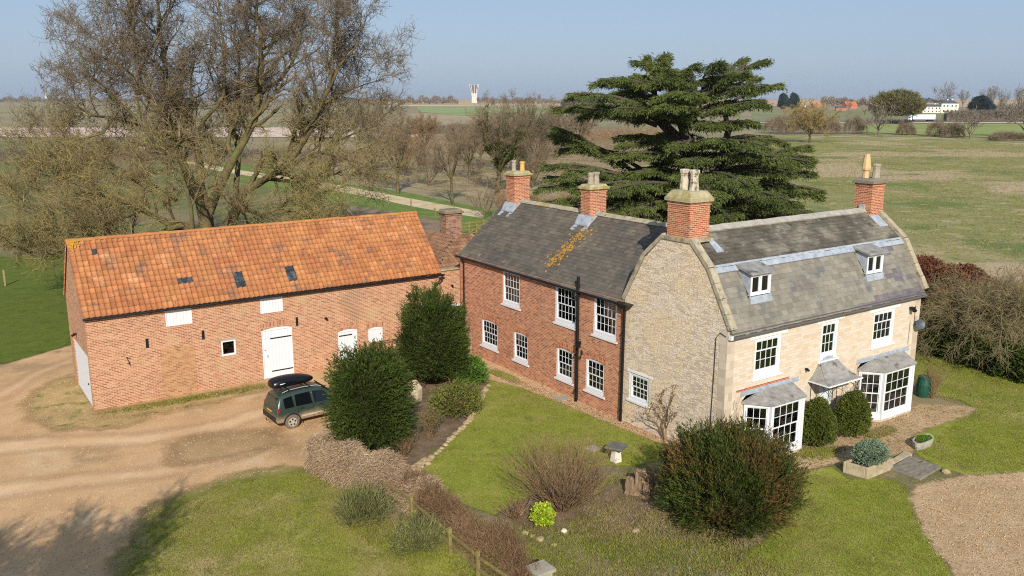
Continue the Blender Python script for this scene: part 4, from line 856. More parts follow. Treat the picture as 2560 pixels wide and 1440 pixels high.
def bush(name, loc, rad, label, cat, mat, K, blades=9, bl=.14, bw=.035, L=.3, up=.45, spread=.7, lump=.14, f=1.6, seed=1, shape=None, group=None, cz=None, droop=0, part='foliage', trunk=True, mats2=None, low=-.6, core=.8, corec=None, thick=.25):
    rng = np.random.default_rng(seed); o = thing(name, loc, label, cat, group); c = np.array([0, 0, rad[2]*.92 if cz is None else cz])
    P, n = blob(K, c, rad, rng, lump, f, seed, thick, low, shape); P[:, 2] = P[:, 2].clip(.04); D = norm(n+np.array([0, 0, up])+rng.normal(size=n.shape)*.25)
    V, F, T = sprigs(P-D*L*.5, D, L*(.6+.8*rng.random(len(P))), blades, bl, bw, spread, droop, rng)
    mi = None; M = mat
    if mats2 is not None:
        M = [mat, mats2]; sel = fbm(P, .9, seed+3)+.3*rng.normal(size=len(P))+.25*(P[:, 2]-c[2]) > .15; mi = np.repeat(sel.astype(int), blades)
    link(part, mesh_np(part, V, F, M, tint=T, mi=mi), o)
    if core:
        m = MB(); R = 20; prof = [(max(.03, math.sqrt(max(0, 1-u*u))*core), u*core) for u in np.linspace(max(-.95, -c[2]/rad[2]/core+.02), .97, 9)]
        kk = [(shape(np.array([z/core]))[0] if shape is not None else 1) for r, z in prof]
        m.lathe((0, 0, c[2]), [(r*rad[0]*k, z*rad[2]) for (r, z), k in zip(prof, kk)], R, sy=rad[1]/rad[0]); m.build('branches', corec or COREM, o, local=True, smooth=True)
    return o
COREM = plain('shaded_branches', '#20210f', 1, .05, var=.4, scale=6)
COREB = plain('brown_branches', '#4a3a28', 1, .05, var=.4, scale=6)
def twiggy(name, loc, h, spreadr, label, cat, mat, stems=60, seed=1, group=None, r=.012, sub=3, up=.9, arc=.0, leaves=None, segn=5, subl=.35, base=.25):
    R = random.Random(seed); T = Tree(R, minr=.004); spec = [dict(), dict(den=sub, len=subl*h, n=3, ang=(15, 45), rad=.6, wan=.15, **{'from': .3}), dict(den=2.5, len=subl*h*.5, n=2, ang=(20, 50), rad=.7)]
    for i in range(stems):
        a = R.random()*2*PI; k = math.sqrt(R.random()); p = Vector((base*k*math.cos(a)*spreadr, base*k*math.sin(a)*spreadr, 0)); e = Vector((k*math.cos(a)*spreadr, k*math.sin(a)*spreadr, h*(1-.35*k*k)*R.uniform(.7, 1.1)))
        path = [p.lerp(e, u)+Vector((0, 0, arc*h*math.sin(u*PI))) for u in np.linspace(0, 1, segn)]
        for q in range(1, segn): path[q] += Vector((R.gauss(0, .03), R.gauss(0, .03), 0))*h
        for q in range(segn-1): T.S.append((*path[q], *path[q+1], r*(1.3-q/segn), r*(1.3-(q+1)/segn)))
        T.spawn(path, r, r*.5, h, spec, 0)
    S = np.array(T.S); V, F = tubes_np(S, 3); o = thing(name, loc, label, cat, group); link('stems', mesh_np('stems', V, F, mat, tint=np.repeat(np.random.default_rng(seed).random(len(S)), 3)), o)
    if leaves:
        rng = np.random.default_rng(seed); idx = rng.integers(0, len(S), leaves[1]); P = S[idx, 3:6]; V, F, Tt = sprigs(P, rng.normal(size=P.shape)+[0, 0, .4], np.full(len(P), .04), leaves[2], leaves[3], leaves[3]*.45, 1.0, 0, rng)
        link('leaves', mesh_np('leaves', V, F, leaves[0], tint=Tt), o)
    return o
def along(path, step=.5):
    path = [np.array(p, float) for p in path]; out = []
    for a, b in zip(path, path[1:]):
        n = max(1, int(np.linalg.norm(b-a)/step))
        for i in range(n): out.append(a+(b-a)*i/n)
    out.append(path[-1]); return np.array(out)
def hedge(name, path, w, h, label, cat, mat, den, blades=6, bl=.14, bw=.03, L=.3, seed=1, up=.3, core=COREB, group=None, lump=.2, round_=.0, stuff=False, spread=.8, dr=0, hf=None):
    """clipped or ragged hedge along a line on the ground"""
    rng = np.random.default_rng(seed); A = along(path, .5); loc = A[len(A)//2]; o = thing(name, loc, label, cat, group) if not stuff else None
    seg = np.linalg.norm(np.diff(A, axis=0), axis=1); tot = seg.sum(); K = int(tot*den); t = rng.random(K)*(len(A)-1.001); i = t.astype(int); f = (t-i)[:, None]
    C = A[i]*(1-f)+A[i+1]*f; dr_ = norm(A[i+1]-A[i]); side = np.stack([-dr_[:, 1], dr_[:, 0], np.zeros(K)], 1)
    a = rng.random(K)*PI; lm = 1+lump*fbm(C, 1.3, seed); hh = h*lm*(hf(t/(len(A)-1)) if hf else 1); ww = w*lm
    cx = np.sign(np.cos(a))*np.abs(np.cos(a))**.6; sz = np.sin(a)**.6
    rr = 1-.3*rng.random(K)**2; P = C+side*(cx*ww/2*rr)[:, None]+np.stack([np.zeros(K), np.zeros(K), sz*hh*rr], 1)
    n = side*np.cos(a)[:, None]+np.stack([np.zeros(K), np.zeros(K), np.sin(a)+up], 1); D = norm(n+rng.normal(size=(K, 3))*.35); P[:, 2] = P[:, 2].clip(.05)
    V, F, T = sprigs(P-D*L*.5, D, L*(.6+.8*rng.random(K)), blades, bl, bw, spread, dr, rng)
    off = loc if o else np.zeros(3); me = mesh_np('foliage', V-off, F, mat, tint=T)
    if stuff: s = link(name, me); return tag(s, label, cat, None, 'stuff')
    link('foliage', me, o)
    if core:
        m = MB(); q = []
        for j in range(0, len(A)):
            d = norm((A[min(j+1, len(A)-1)]-A[max(j-1, 0)])[None])[0]; s_ = np.array([-d[1], d[0], 0]); hj = h*(hf(np.array([j/(len(A)-1)]))[0] if hf else 1)
            q.append([A[j]-s_*w*.36, A[j]-s_*w*.3+np.array([0, 0, hj*.75]), A[j]+s_*w*.3+np.array([0, 0, hj*.75]), A[j]+s_*w*.36])
        for j in range(len(q)-1):
            for k in range(3): m.face([q[j][k], q[j+1][k], q[j+1][k+1], q[j][k+1]])
        m.face(q[0]); m.face(q[-1][::-1]); m.build('branches', core, o)
    return o
# ---------------------------------------------------------------- ground sheets
def sdf(P, poly):
    poly = np.array(poly)[:, :2]; d = np.full(len(P), 1e9); inside = np.zeros(len(P), bool); n = len(poly)
    for i in range(n):
        a, b = poly[i], poly[(i+1) % n]; e = b-a; w = P-a; t = ((w@e)/(e@e+1e-12)).clip(0, 1); d = np.minimum(d, ((w-np.outer(t, e))**2).sum(1))
        c = ((a[1] > P[:, 1]) != (b[1] > P[:, 1])); x = (b[0]-a[0])*(P[:, 1]-a[1])/((b[1]-a[1]) if abs(b[1]-a[1]) > 1e-12 else 1e-12)+a[0]; inside ^= c & (P[:, 0] < x)
    return np.where(inside, 1, -1)*np.sqrt(d)
def sheet(name, px, z, mat, cell=.4, margin=.7, world=False, zf=None):
    poly = np.array([p if world else G(*p)[:2] for p in px], float)[:, :2]; lo = poly.min(0)-margin; hi = poly.max(0)+margin
    nx, ny = int((hi[0]-lo[0])/cell)+2, int((hi[1]-lo[1])/cell)+2
    X, Y = np.meshgrid(lo[0]+np.arange(nx)*cell, lo[1]+np.arange(ny)*cell, indexing='ij'); P = np.stack([X.ravel(), Y.ravel()], 1); D = sdf(P, poly)
    I = np.arange(nx*ny).reshape(nx, ny); Fq = np.stack([I[:-1, :-1], I[1:, :-1], I[1:, 1:], I[:-1, 1:]], -1).reshape(-1, 4); Fq = Fq[(D[Fq].max(1) > -margin)]
    used = np.unique(Fq); mp = np.full(nx*ny, -1); mp[used] = np.arange(len(used)); V = np.concatenate([P[used], np.full((len(used), 1), z)], 1)
    o = link(name, mesh_np(name, V, mp[Fq], mat, vattr=D[used])); o['kind'] = 'structure'; return o
def flat(name, px, z, mat, world=False):
    m = MB(); m.face([(*(p if world else G(*p)[:2]), z) for p in px])
    P = m.v; ar = sum(P[i][0]*P[(i+1) % len(P)][1]-P[(i+1) % len(P)][0]*P[i][1] for i in range(len(P)))
    if ar < 0: m.f = [tuple(reversed(m.f[0]))]
    o = m.build(name, mat); o['kind'] = 'structure'; return o
# ================================================================ GROUND
M_FIELD = surf('field_soil_grass', [(.3, '#7c7050'), (.5, '#8c7e5c'), (.7, '#988a68')], .02, rough=1, patches=[('#807c54', .008, .52, .62)])
def lawnmat(name, a, b, c, straw, seed, edge, st=.55):
    return surf(name, [(.25, a), (.5, b), (.75, c)], 1.1, sc=(1+seed*.01, 1, 1), rough=1, spec=.1, detail=9, nrough=.75, bump=.9, bscale=30, bdist=.03, edge=edge,
                patches=[(straw, .35, st-.03, st+.15), (a, .9, .52, .68), (straw, 5.0, .56, .72), (c, 14, .54, .64), (a, 20, .55, .65), ('#4e561c', 9, .6, .72)])
M_LAWN = lawnmat('lawn_grass', '#6a7328', '#858a34', '#989c46', '#a59e58', 1, (.18, 1.8, .1))
M_LAWN2 = lawnmat('front_lawn_grass', '#6c7228', '#8a8a38', '#9a9648', '#b0a068', 2, (.9, .7, .45), .5)
M_PASTURE = lawnmat('pasture_grass', '#4d591c', '#5e6926', '#6d7833', '#7e7c44', 3, (.5, .5, .25), .62)
M_MEADOW = surf('meadow_grass', [(.3, '#74763a'), (.5, '#8a844e'), (.7, '#9a9060')], .12, rough=1, detail=10, nrough=.75, bump=.8, bscale=3, bdist=.2, edge=(1.5, .2, .5),
                patches=[('#b29b78', .03, .5, .58), ('#69743a', .06, .52, .62), ('#ac9772', .35, .54, .66), ('#5f6a34', .9, .56, .68), ('#b09b76', 2.5, .6, .72)])
M_ROUGH = surf('rough_grass_ground', [(.3, '#5b5c30'), (.5, '#706a41'), (.7, '#857a58')], .9, rough=1, detail=9, nrough=.75, bump=1, bscale=9, bdist=.06, edge=(.4, 1, .15),
               patches=[('#8c7b5d', .6, .52, .64), ('#5c6a2a', .8, .54, .66), ('#6b5845', 2.4, .6, .7), ('#9a8a6a', 9, .58, .68)])
M_DRIVE = surf('gravel_drive', [(.3, '#b69066'), (.5, '#c59f74'), (.7, '#d0ad84')], .5, rough=1, detail=10, nrough=.72, bump=.7, bscale=35, bdist=.02, edge=(.3, 1.4, .12), spec=.15,
               patches=[('#a48560', .22, .52, .68), ('#94795a', .5, .6, .76), ('#cbae88', .3, .56, .7), ('#94795a', 30, .58, .68), ('#d0b690', 38, .6, .68)])
M_VERGE = surf('weedy_gravel', [(.3, '#96804f'), (.5, '#ae9160'), (.7, '#bd9f6e')], .8, rough=1, detail=9, bump=.9, bscale=25, bdist=.03, edge=(.9, .9, .5),
               patches=[('#74742f', 1.3, .54, .66), ('#8a744c', 4, .58, .7), ('#b59c69', 12, .58, .7)])
M_WORN = surf('worn_grass_ground', [(.3, '#7d7440'), (.5, '#968650'), (.7, '#ab9764')], .7, rough=1, detail=9, nrough=.75, bump=.9, bscale=25, bdist=.03, edge=(1.3, .6, .5), patches=[('#6c7030', 1.0, .52, .64), ('#8a744c', 4, .58, .7), ('#737a34', 9, .57, .68)])
M_GRAVEL = surf('leafy_gravel', [(.3, '#b09068'), (.5, '#c0a07a'), (.7, '#ccb08a')], 1.2, rough=1, detail=9, nrough=.8, bump=1, bscale=30, bdist=.03, edge=(.22, 2.2, .06),
                patches=[('#7e6042', 20, .56, .64), ('#8c6d4a', 3, .58, .72), ('#d2b88f', 26, .6, .67)])
M_DIRT = surf('bare_dirt', [(.3, '#a08560'), (.5, '#b69a72'), (.7, '#c4aa82')], 1.0, rough=1, detail=9, nrough=.75, bump=1, bscale=18, bdist=.04, edge=(.35, 1.3, .12),
              patches=[('#6f7034', 1.5, .56, .68), ('#b39a74', 2.5, .58, .7), ('#634c36', 12, .56, .66)])
M_MULCH = surf('leaf_mulch', [(.3, '#a5885f'), (.5, '#bb9e78'), (.7, '#ccb08a')], .8, rough=1, detail=10, nrough=.8, bump=1, bscale=16, bdist=.05, edge=(.4, 1.6, .12),
               patches=[('#9a7d58', 3, .56, .7), ('#d2b994', 9, .57, .66), ('#8a6e4e', 25, .58, .66)])
M_BED = surf('bed_soil', [(.3, '#5c4a38'), (.5, '#75604a'), (.7, '#8a7660')], 1.4, rough=1, detail=9, bump=1, bscale=18, bdist=.05, edge=(.15, 2, .06),
             patches=[('#6a6a36', 1.6, .57, .68), ('#94826a', 7, .57, .68)])
M_PLOT = surf('dug_plot_soil', [(.3, '#7a6650'), (.6, '#8f7a62'), (.8, '#9d886f')], .6, rough=1, bump=1, bscale=6, bdist=.08, edge=(.5, .5, .2), patches=[('#76713f', .5, .58, .7)])
M_TRACK = surf('sandy_track', [(.3, '#b09a72'), (.5, '#c8b28b'), (.7, '#d4c19d')], .3, rough=1, bump=.4, bscale=8, edge=(.4, .6, .15), patches=[('#a08f68', .2, .56, .68)])
g = MB(); g.face([(-5200, -150, -.02), (6800, -150, -.02), (6800, 6800, -.02), (-5200, 6800, -.02)]); g.build('ground', M_FIELD)['kind'] = 'structure'
H = 243
def fld(name, px, z, cols, sc=.02, patches=(), stretch=(1, 1, 1), bump=0):
    m = surf(name+'_surface', [(.3, cols[0]), (.5, cols[1]), (.7, cols[2])], sc, sc=stretch, rough=1, detail=8, bump=bump, bscale=.5, bdist=.2, patches=patches); return flat(name, px, z, m)
fld('field', [(-900, 250), (1500, 250), (1500, 262), (1000, 264), (980, 282), (-900, 282)], .06, ('#85795a', '#908461', '#9a8d6a'), .01)
fld('field', [(950, 248.5), (3600, 248.5), (3600, 272), (1480, 263), (950, 264)], .1, ('#a98c69', '#b99b78', '#c4a987'), .006, [('#9c8563', .003, .5, .65)])
fld('field', [(1040, 266.5), (1600, 268), (1620, 290), (1300, 293), (1150, 289), (1050, 280)], .14, ('#7a8750', '#88945c', '#939e68'), .01)
fld('field_margin', [(950, 263.5), (1600, 264.5), (1600, 267), (950, 266)], .18, ('#b3a57e', '#bfb18a', '#c9bc98'), .03)
fld('field', [(-900, 284), (980, 284), (980, 318), (-900, 318)], .1, ('#85795a', '#908461', '#9a8d6a'), .01, [('#80805a', .004, .5, .6)])
fld('ploughed_field', [(-900, 319), (1060, 319), (1080, 343), (-900, 346)], .14, ('#c0a792', '#ceb5a0', '#d6c0ac'), .03, (), (1, 4, 1))
fld('field', [(1050, 283), (1300, 295), (1480, 300), (1480, 320), (1000, 325), (985, 290)], .06, ('#8f7f60', '#9f8e6c', '#ab9a78'), .03)
fld('field', [(1880, 276), (3600, 276), (3600, 303), (1880, 303)], .14, ('#6d7143', '#7c7c50', '#8a865c'), .015)
fld('field', [(2140, 311), (3600, 309), (3600, 352), (2560, 348), (2140, 331)], .16, ('#788040', '#878f4c', '#949a5a'), .02)
fld('road', [(1900, 299.5), (3600, 302.5), (3600, 306.5), (1900, 304)], .2, ('#6d6a66', '#7b7873', '#858079'), .05)
fld('road_verge', [(1900, 305), (3600, 307.5), (3600, 310), (1900, 308)], .18, ('#b09e78', '#bfae89', '#c9ba97'), .05)
sheet('meadow', [(1880, 339), (2250, 336), (2560, 352), (3800, 375), (5200, 900), (3200, 1000), (2300, 830), (1800, 700), (1400, 560), (1500, 420), (1650, 370)], .01, M_MEADOW, 2.5, 5)
sheet('scrubland', [(950, 345), (1500, 335), (1680, 350), (1600, 420), (1420, 520), (1250, 505), (1000, 462), (880, 440), (700, 420), (600, 390), (760, 360)], .012, surf('scrub_ground', [(.3, '#807048'), (.5, '#968660'), (.7, '#ac9c78')], .15, rough=1, detail=9, bump=.8, bscale=2, bdist=.2, edge=(1, .3, .4), patches=[('#a99372', .1, .52, .64), ('#6b6a3a', .2, .56, .66)]), 1.5, 3)
sheet('pasture', [(-1500, 352), (560, 352), (760, 420), (870, 470), (960, 520), (1100, 620), (700, 700), (120, 880), (-1500, 1050)], .011, surf('pasture_far', [(.3, '#5a6030'), (.5, '#686a38'), (.7, '#787444')], .1, rough=1, detail=9, bump=.8, bscale=3, bdist=.1, edge=(.6, .3, .3), patches=[('#7e7150', .06, .5, .62), ('#5a6228', .1, .57, .68), ('#857a56', 1.0, .58, .7)]), 1.5, 3)
sheet('pasture', [(-400, 650), (165, 640), (240, 600), (300, 700), (160, 868), (60, 895), (0, 912), (-700, 1000)], .016, M_PASTURE, .6, 1.5)
sheet('rough_grass', [(1050, 1180), (1250, 1190), (1500, 1120), (1700, 1110), (2050, 1150), (2400, 1100), (2400, 1700), (1000, 1700), (1000, 1300)], .004, M_ROUGH, .35, 1.0)
sheet('verge', [(560, 398), (720, 440), (1000, 478), (1160, 512), (1260, 530), (1240, 640), (1050, 575), (860, 512), (700, 478), (540, 440)], .02, surf('verge_grass', [(.3, '#55692a'), (.6, '#6c8034'), (.8, '#7d8a42')], .5, rough=1, bump=.8, bscale=8, bdist=.1, edge=(.7, .5, .3), patches=[('#857a4c', .3, .56, .68)]), .6, 1.5)
sheet('track', [(300, 352), (400, 376), (480, 400), (560, 420), (650, 433), (740, 446), (870, 467), (1000, 492), (1110, 512), (1210, 531), (1210, 546), (1110, 532), (1000, 510), (870, 483), (735, 459), (640, 443), (550, 429), (470, 409), (390, 384), (290, 357)], .03, M_TRACK, .5, 1.2)
sheet('dug_plot', [(850, 510), (1000, 532), (1110, 556), (1130, 585), (1090, 600), (1000, 590), (900, 560)], .032, M_PLOT, .5, 1.2)
sheet('driveway', [(-700, 1040), (-100, 935), (10, 915), (60, 893), (150, 862), (205, 850), (230, 930), (240, 1030), (500, 960), (1170, 840), (1230, 860), (1215, 905), (1000, 940), (850, 1080), (800, 1120), (775, 1165), (700, 1188), (560, 1210), (430, 1250), (380, 1290), (335, 1350), (312, 1430), (300, 1700), (-900, 1700)], .008, M_DRIVE, .3, .9)
M_RUT = surf('compacted_track', [(.3, '#c09a70'), (.5, '#cda87e'), (.7, '#d8b78e')], .4, rough=1, detail=8, bump=.2, bscale=20, edge=(.5, .5, .5)); M_DAMP = surf('damp_drive', [(.3, '#947550'), (.5, '#a4855e'), (.7, '#b3936b')], .6, rough=1, detail=8, bump=.4, bscale=20, edge=(.8, .7, .6))
sheet('wheel_track', [(-200, 1010), (10, 975), (60, 940), (120, 915), (190, 890), (190, 905), (110, 935), (60, 965), (10, 1000), (-200, 1040)], .0105, M_RUT, .25, .9)
sheet('wheel_track', [(-200, 1120), (100, 1095), (350, 1085), (560, 1050), (680, 1010), (820, 985), (820, 997), (690, 1030), (570, 1075), (360, 1112), (100, 1125), (-200, 1160)], .0105, M_RUT, .25, .9)
sheet('wheel_track', [(-200, 1230), (150, 1190), (420, 1165), (620, 1120), (720, 1090), (720, 1104), (630, 1142), (430, 1192), (150, 1225), (-200, 1280)], .0106, M_RUT, .25, .9)
sheet('damp_patch', [(430, 1110), (520, 1085), (690, 1075), (700, 1110), (600, 1140), (480, 1165), (420, 1150)], .0108, M_DAMP, .25, .9)
sheet('gravel_verge', [(60, 1010), (110, 962), (190, 935), (240, 1020), (330, 1025), (380, 1045), (300, 1070), (150, 1075), (80, 1050)], .012, M_VERGE, .2, .8)
sheet('gravel_verge', [(240, 1026), (400, 1002), (660, 960), (665, 975), (560, 1000), (420, 1030), (260, 1048)], .0125, M_VERGE, .2, .5)
sheet('worn_grass', [(800, 1168), (860, 1205), (1000, 1400), (1000, 1700), (60, 1700), (270, 1520), (290, 1410), (318, 1340), (370, 1275), (430, 1235), (560, 1195), (700, 1172)], .0124, M_WORN, .25, 1.6)
sheet('front_lawn', [(800, 1172), (860, 1215), (960, 1290), (1060, 1350), (1160, 1440), (1300, 1700), (100, 1700), (300, 1520), (316, 1420), (340, 1350), (390, 1290), (440, 1252), (560, 1212), (700, 1190)], .013, M_LAWN2, .3, 1.1)
sheet('garden_lawn', [(1225, 946), (1290, 958), (1390, 997), (1500, 1045), (1600, 1085), (1660, 1108), (1650, 1150), (1590, 1165), (1500, 1165), (1400, 1200), (1330, 1240), (1240, 1290), (1160, 1262), (1035, 1185), (1100, 1130), (1170, 1060), (1207, 1000)], .013, M_LAWN, .25, .5)
sheet('east_lawn', [(2020, 1178), (2080, 1165), (2120, 1200), (2190, 1195), (2250, 1205), (2278, 1250), (2300, 1310), (2345, 1380), (2390, 1450), (2480, 1700), (1700, 1700), (1830, 1420), (1960, 1310)], .014, M_LAWN, .3, .8)
sheet('side_lawn', [(2290, 835), (2420, 880), (2560, 930), (4000, 1230), (4000, 1500), (2560, 1180), (2420, 1190), (2340, 1165), (2280, 1128), (2275, 1085), (2440, 1022), (2400, 1000), (2295, 985), (2280, 900)], .014, M_LAWN, .3, .8)
sheet('gravel_path', [(1195, 872), (1220, 868), (1556, 1040), (1800, 1100), (1830, 1130), (1700, 1125), (1600, 1090), (1500, 1050), (1390, 1003), (1290, 966), (1222, 950), (1190, 915)], .018, M_GRAVEL, .2, .5)
sheet('terrace', [(1900, 1150), (1980, 1110), (2300, 1010), (2440, 1018), (2435, 1035), (2280, 1088), (2290, 1130), (2180, 1150), (2090, 1160), (2000, 1180), (1940, 1260), (1900, 1210)], .0185, M_DIRT, .2, .6)
sheet('leaf_bed', [(2290, 1212), (2400, 1192), (2560, 1180), (3100, 1190), (3100, 1800), (2500, 1700), (2385, 1440), (2335, 1370), (2292, 1300), (2275, 1240)], .019, M_MULCH, .25, .5)
sheet('planting_bed', [(830, 1100), (960, 960), (1130, 930), (1195, 935), (1220, 960), (1203, 1000), (1168, 1060), (1098, 1130), (1040, 1185), (1000, 1190), (900, 1150)], .02, M_BED, .2, .4)
sheet('planting_bed', [(1235, 1290), (1330, 1240), (1420, 1200), (1560, 1200), (1640, 1260), (1560, 1340), (1400, 1330), (1300, 1330)], .0205, M_BED, .2, .6)

# ================================================================ BIG BARE TREE behind the barn
TWIG_UP = surf('upper_twig', [(.3, '#615443'), (.6, '#7b6d59'), (.8, '#938671')], .3, rough=1, tint=.3)
SP_BIG = [dict(seg=1.2, wob=.12), dict(den=1.1, len=5.0, n=8, ang=(25, 65), rad=.62, wan=.2, trop=.05, up=.15, **{'from': .22}), dict(den=1.6, len=2.4, n=5, ang=(25, 60), rad=.62, wan=.25, trop=.04, up=.1, **{'from': .1}),
          dict(den=2.9, len=.95, n=3, ang=(25, 60), rad=.6, wan=.25, trop=.04, **{'from': .1}), dict(den=2.6, len=.45, n=2, ang=(25, 55), rad=.7, wan=.2)]
T = Tree(random.Random(3), .011); D0 = 63
def L(T, pts, r0, r1, dd, spec=SP_BIG, d0=D0):
    n = len(pts); T.limb([AT(x, y, d0+dd[0]+(dd[1]-dd[0])*i/max(1, n-1)) for i, (x, y) in enumerate(pts)], r0, r1, spec)
B0 = base_at(520, D0); T.limb([B0, AT(516, 620, D0), AT(507, 545, D0)], .75, .5, SP_BIG[:1])
T.limb([B0+(1.2, .5, 0), AT(560, 600, D0+1), AT(590, 520, D0+1.5)], .5, .35, SP_BIG[:1]); T.limb([B0+(-1, 0, 0), AT(480, 640, D0-1), AT(470, 560, D0-1.5)], .4, .3, SP_BIG[:1])
L(T, [(507, 545), (470, 440), (420, 330), (370, 230), (340, 120), (330, 20), (325, -80)], .36, .07, (0, -3))
L(T, [(507, 545), (500, 420), (490, 330), (425, 220), (405, 120), (390, 0), (385, -90)], .36, .07, (0, 4))
L(T, [(510, 560), (560, 450), (618, 350), (645, 240), (652, 120), (640, 0), (635, -80)], .4, .07, (0, 2))
L(T, [(560, 600), (610, 480), (690, 425), (770, 345), (800, 265), (848, 165), (838, 60), (850, -60)], .38, .06, (1, -2))
L(T, [(500, 510), (440, 390), (310, 270), (225, 185), (195, 130)], .26, .05, (0, -4))
L(T, [(515, 600), (420, 560), (300, 500), (190, 460), (110, 410)], .22, .04, (0, -5))
L(T, [(470, 560), (380, 600), (250, 590), (150, 570), (60, 520)], .2, .04, (-1, -6))
L(T, [(470, 620), (360, 640), (230, 620), (110, 640), (40, 610)], .18, .04, (-1, -4))
L(T, [(590, 520), (660, 540), (760, 490), (860, 470)], .2, .04, (1, -4)); L(T, [(690, 425), (800, 385), (880, 335), (940, 310)], .2, .04, (1, 3))
L(T, [(645, 240), (705, 200), (742, 120), (762, 20)], .17, .05, (1, 4)); L(T, [(495, 330), (560, 235), (562, 120), (545, -20)], .18, .05, (2, -2))
L(T, [(420, 330), (330, 300), (240, 290), (150, 250)], .16, .04, (-2, 2)); L(T, [(560, 600), (640, 570), (740, 560), (830, 550)], .17, .04, (0, -5))
L(T, [(590, 520), (600, 420), (580, 300), (600, 180), (590, 60)], .24, .05, (1, 6)); L(T, [(848, 165), (900, 110), (905, 30)], .08, .03, (-2, -3)); L(T, [(800, 265), (880, 220), (960, 200)], .1, .03, (0, 4))
L(T, [(480, 640), (474, 590), (480, 520), (450, 430), (400, 400)], .2, .05, (-5, -7)); L(T, [(370, 230), (290, 160), (240, 90)], .12, .04, (-3, 3)); L(T, [(800, 380), (880, 400), (940, 430)], .1, .03, (0, -4))
L(T, [(440, 500), (330, 430), (200, 380), (110, 340)], .16, .04, (-1, 4)); L(T, [(520, 640), (440, 680), (330, 690), (250, 660)], .15, .04, (-1, -4)); L(T, [(300, 270), (260, 330), (150, 360), (80, 420)], .1, .03, (-2, -4))
tree_obj('bare_tree', T, B0, (BARK, TWIG_UP), 'huge many-stemmed bare tree with lichened branches behind the barn', 'tree', big=.055, sprays=((3.0, .9, .015, .12, .08), (1.5, .45, .011, .1, 9)), lowmat=TWIG, zsplit=12)

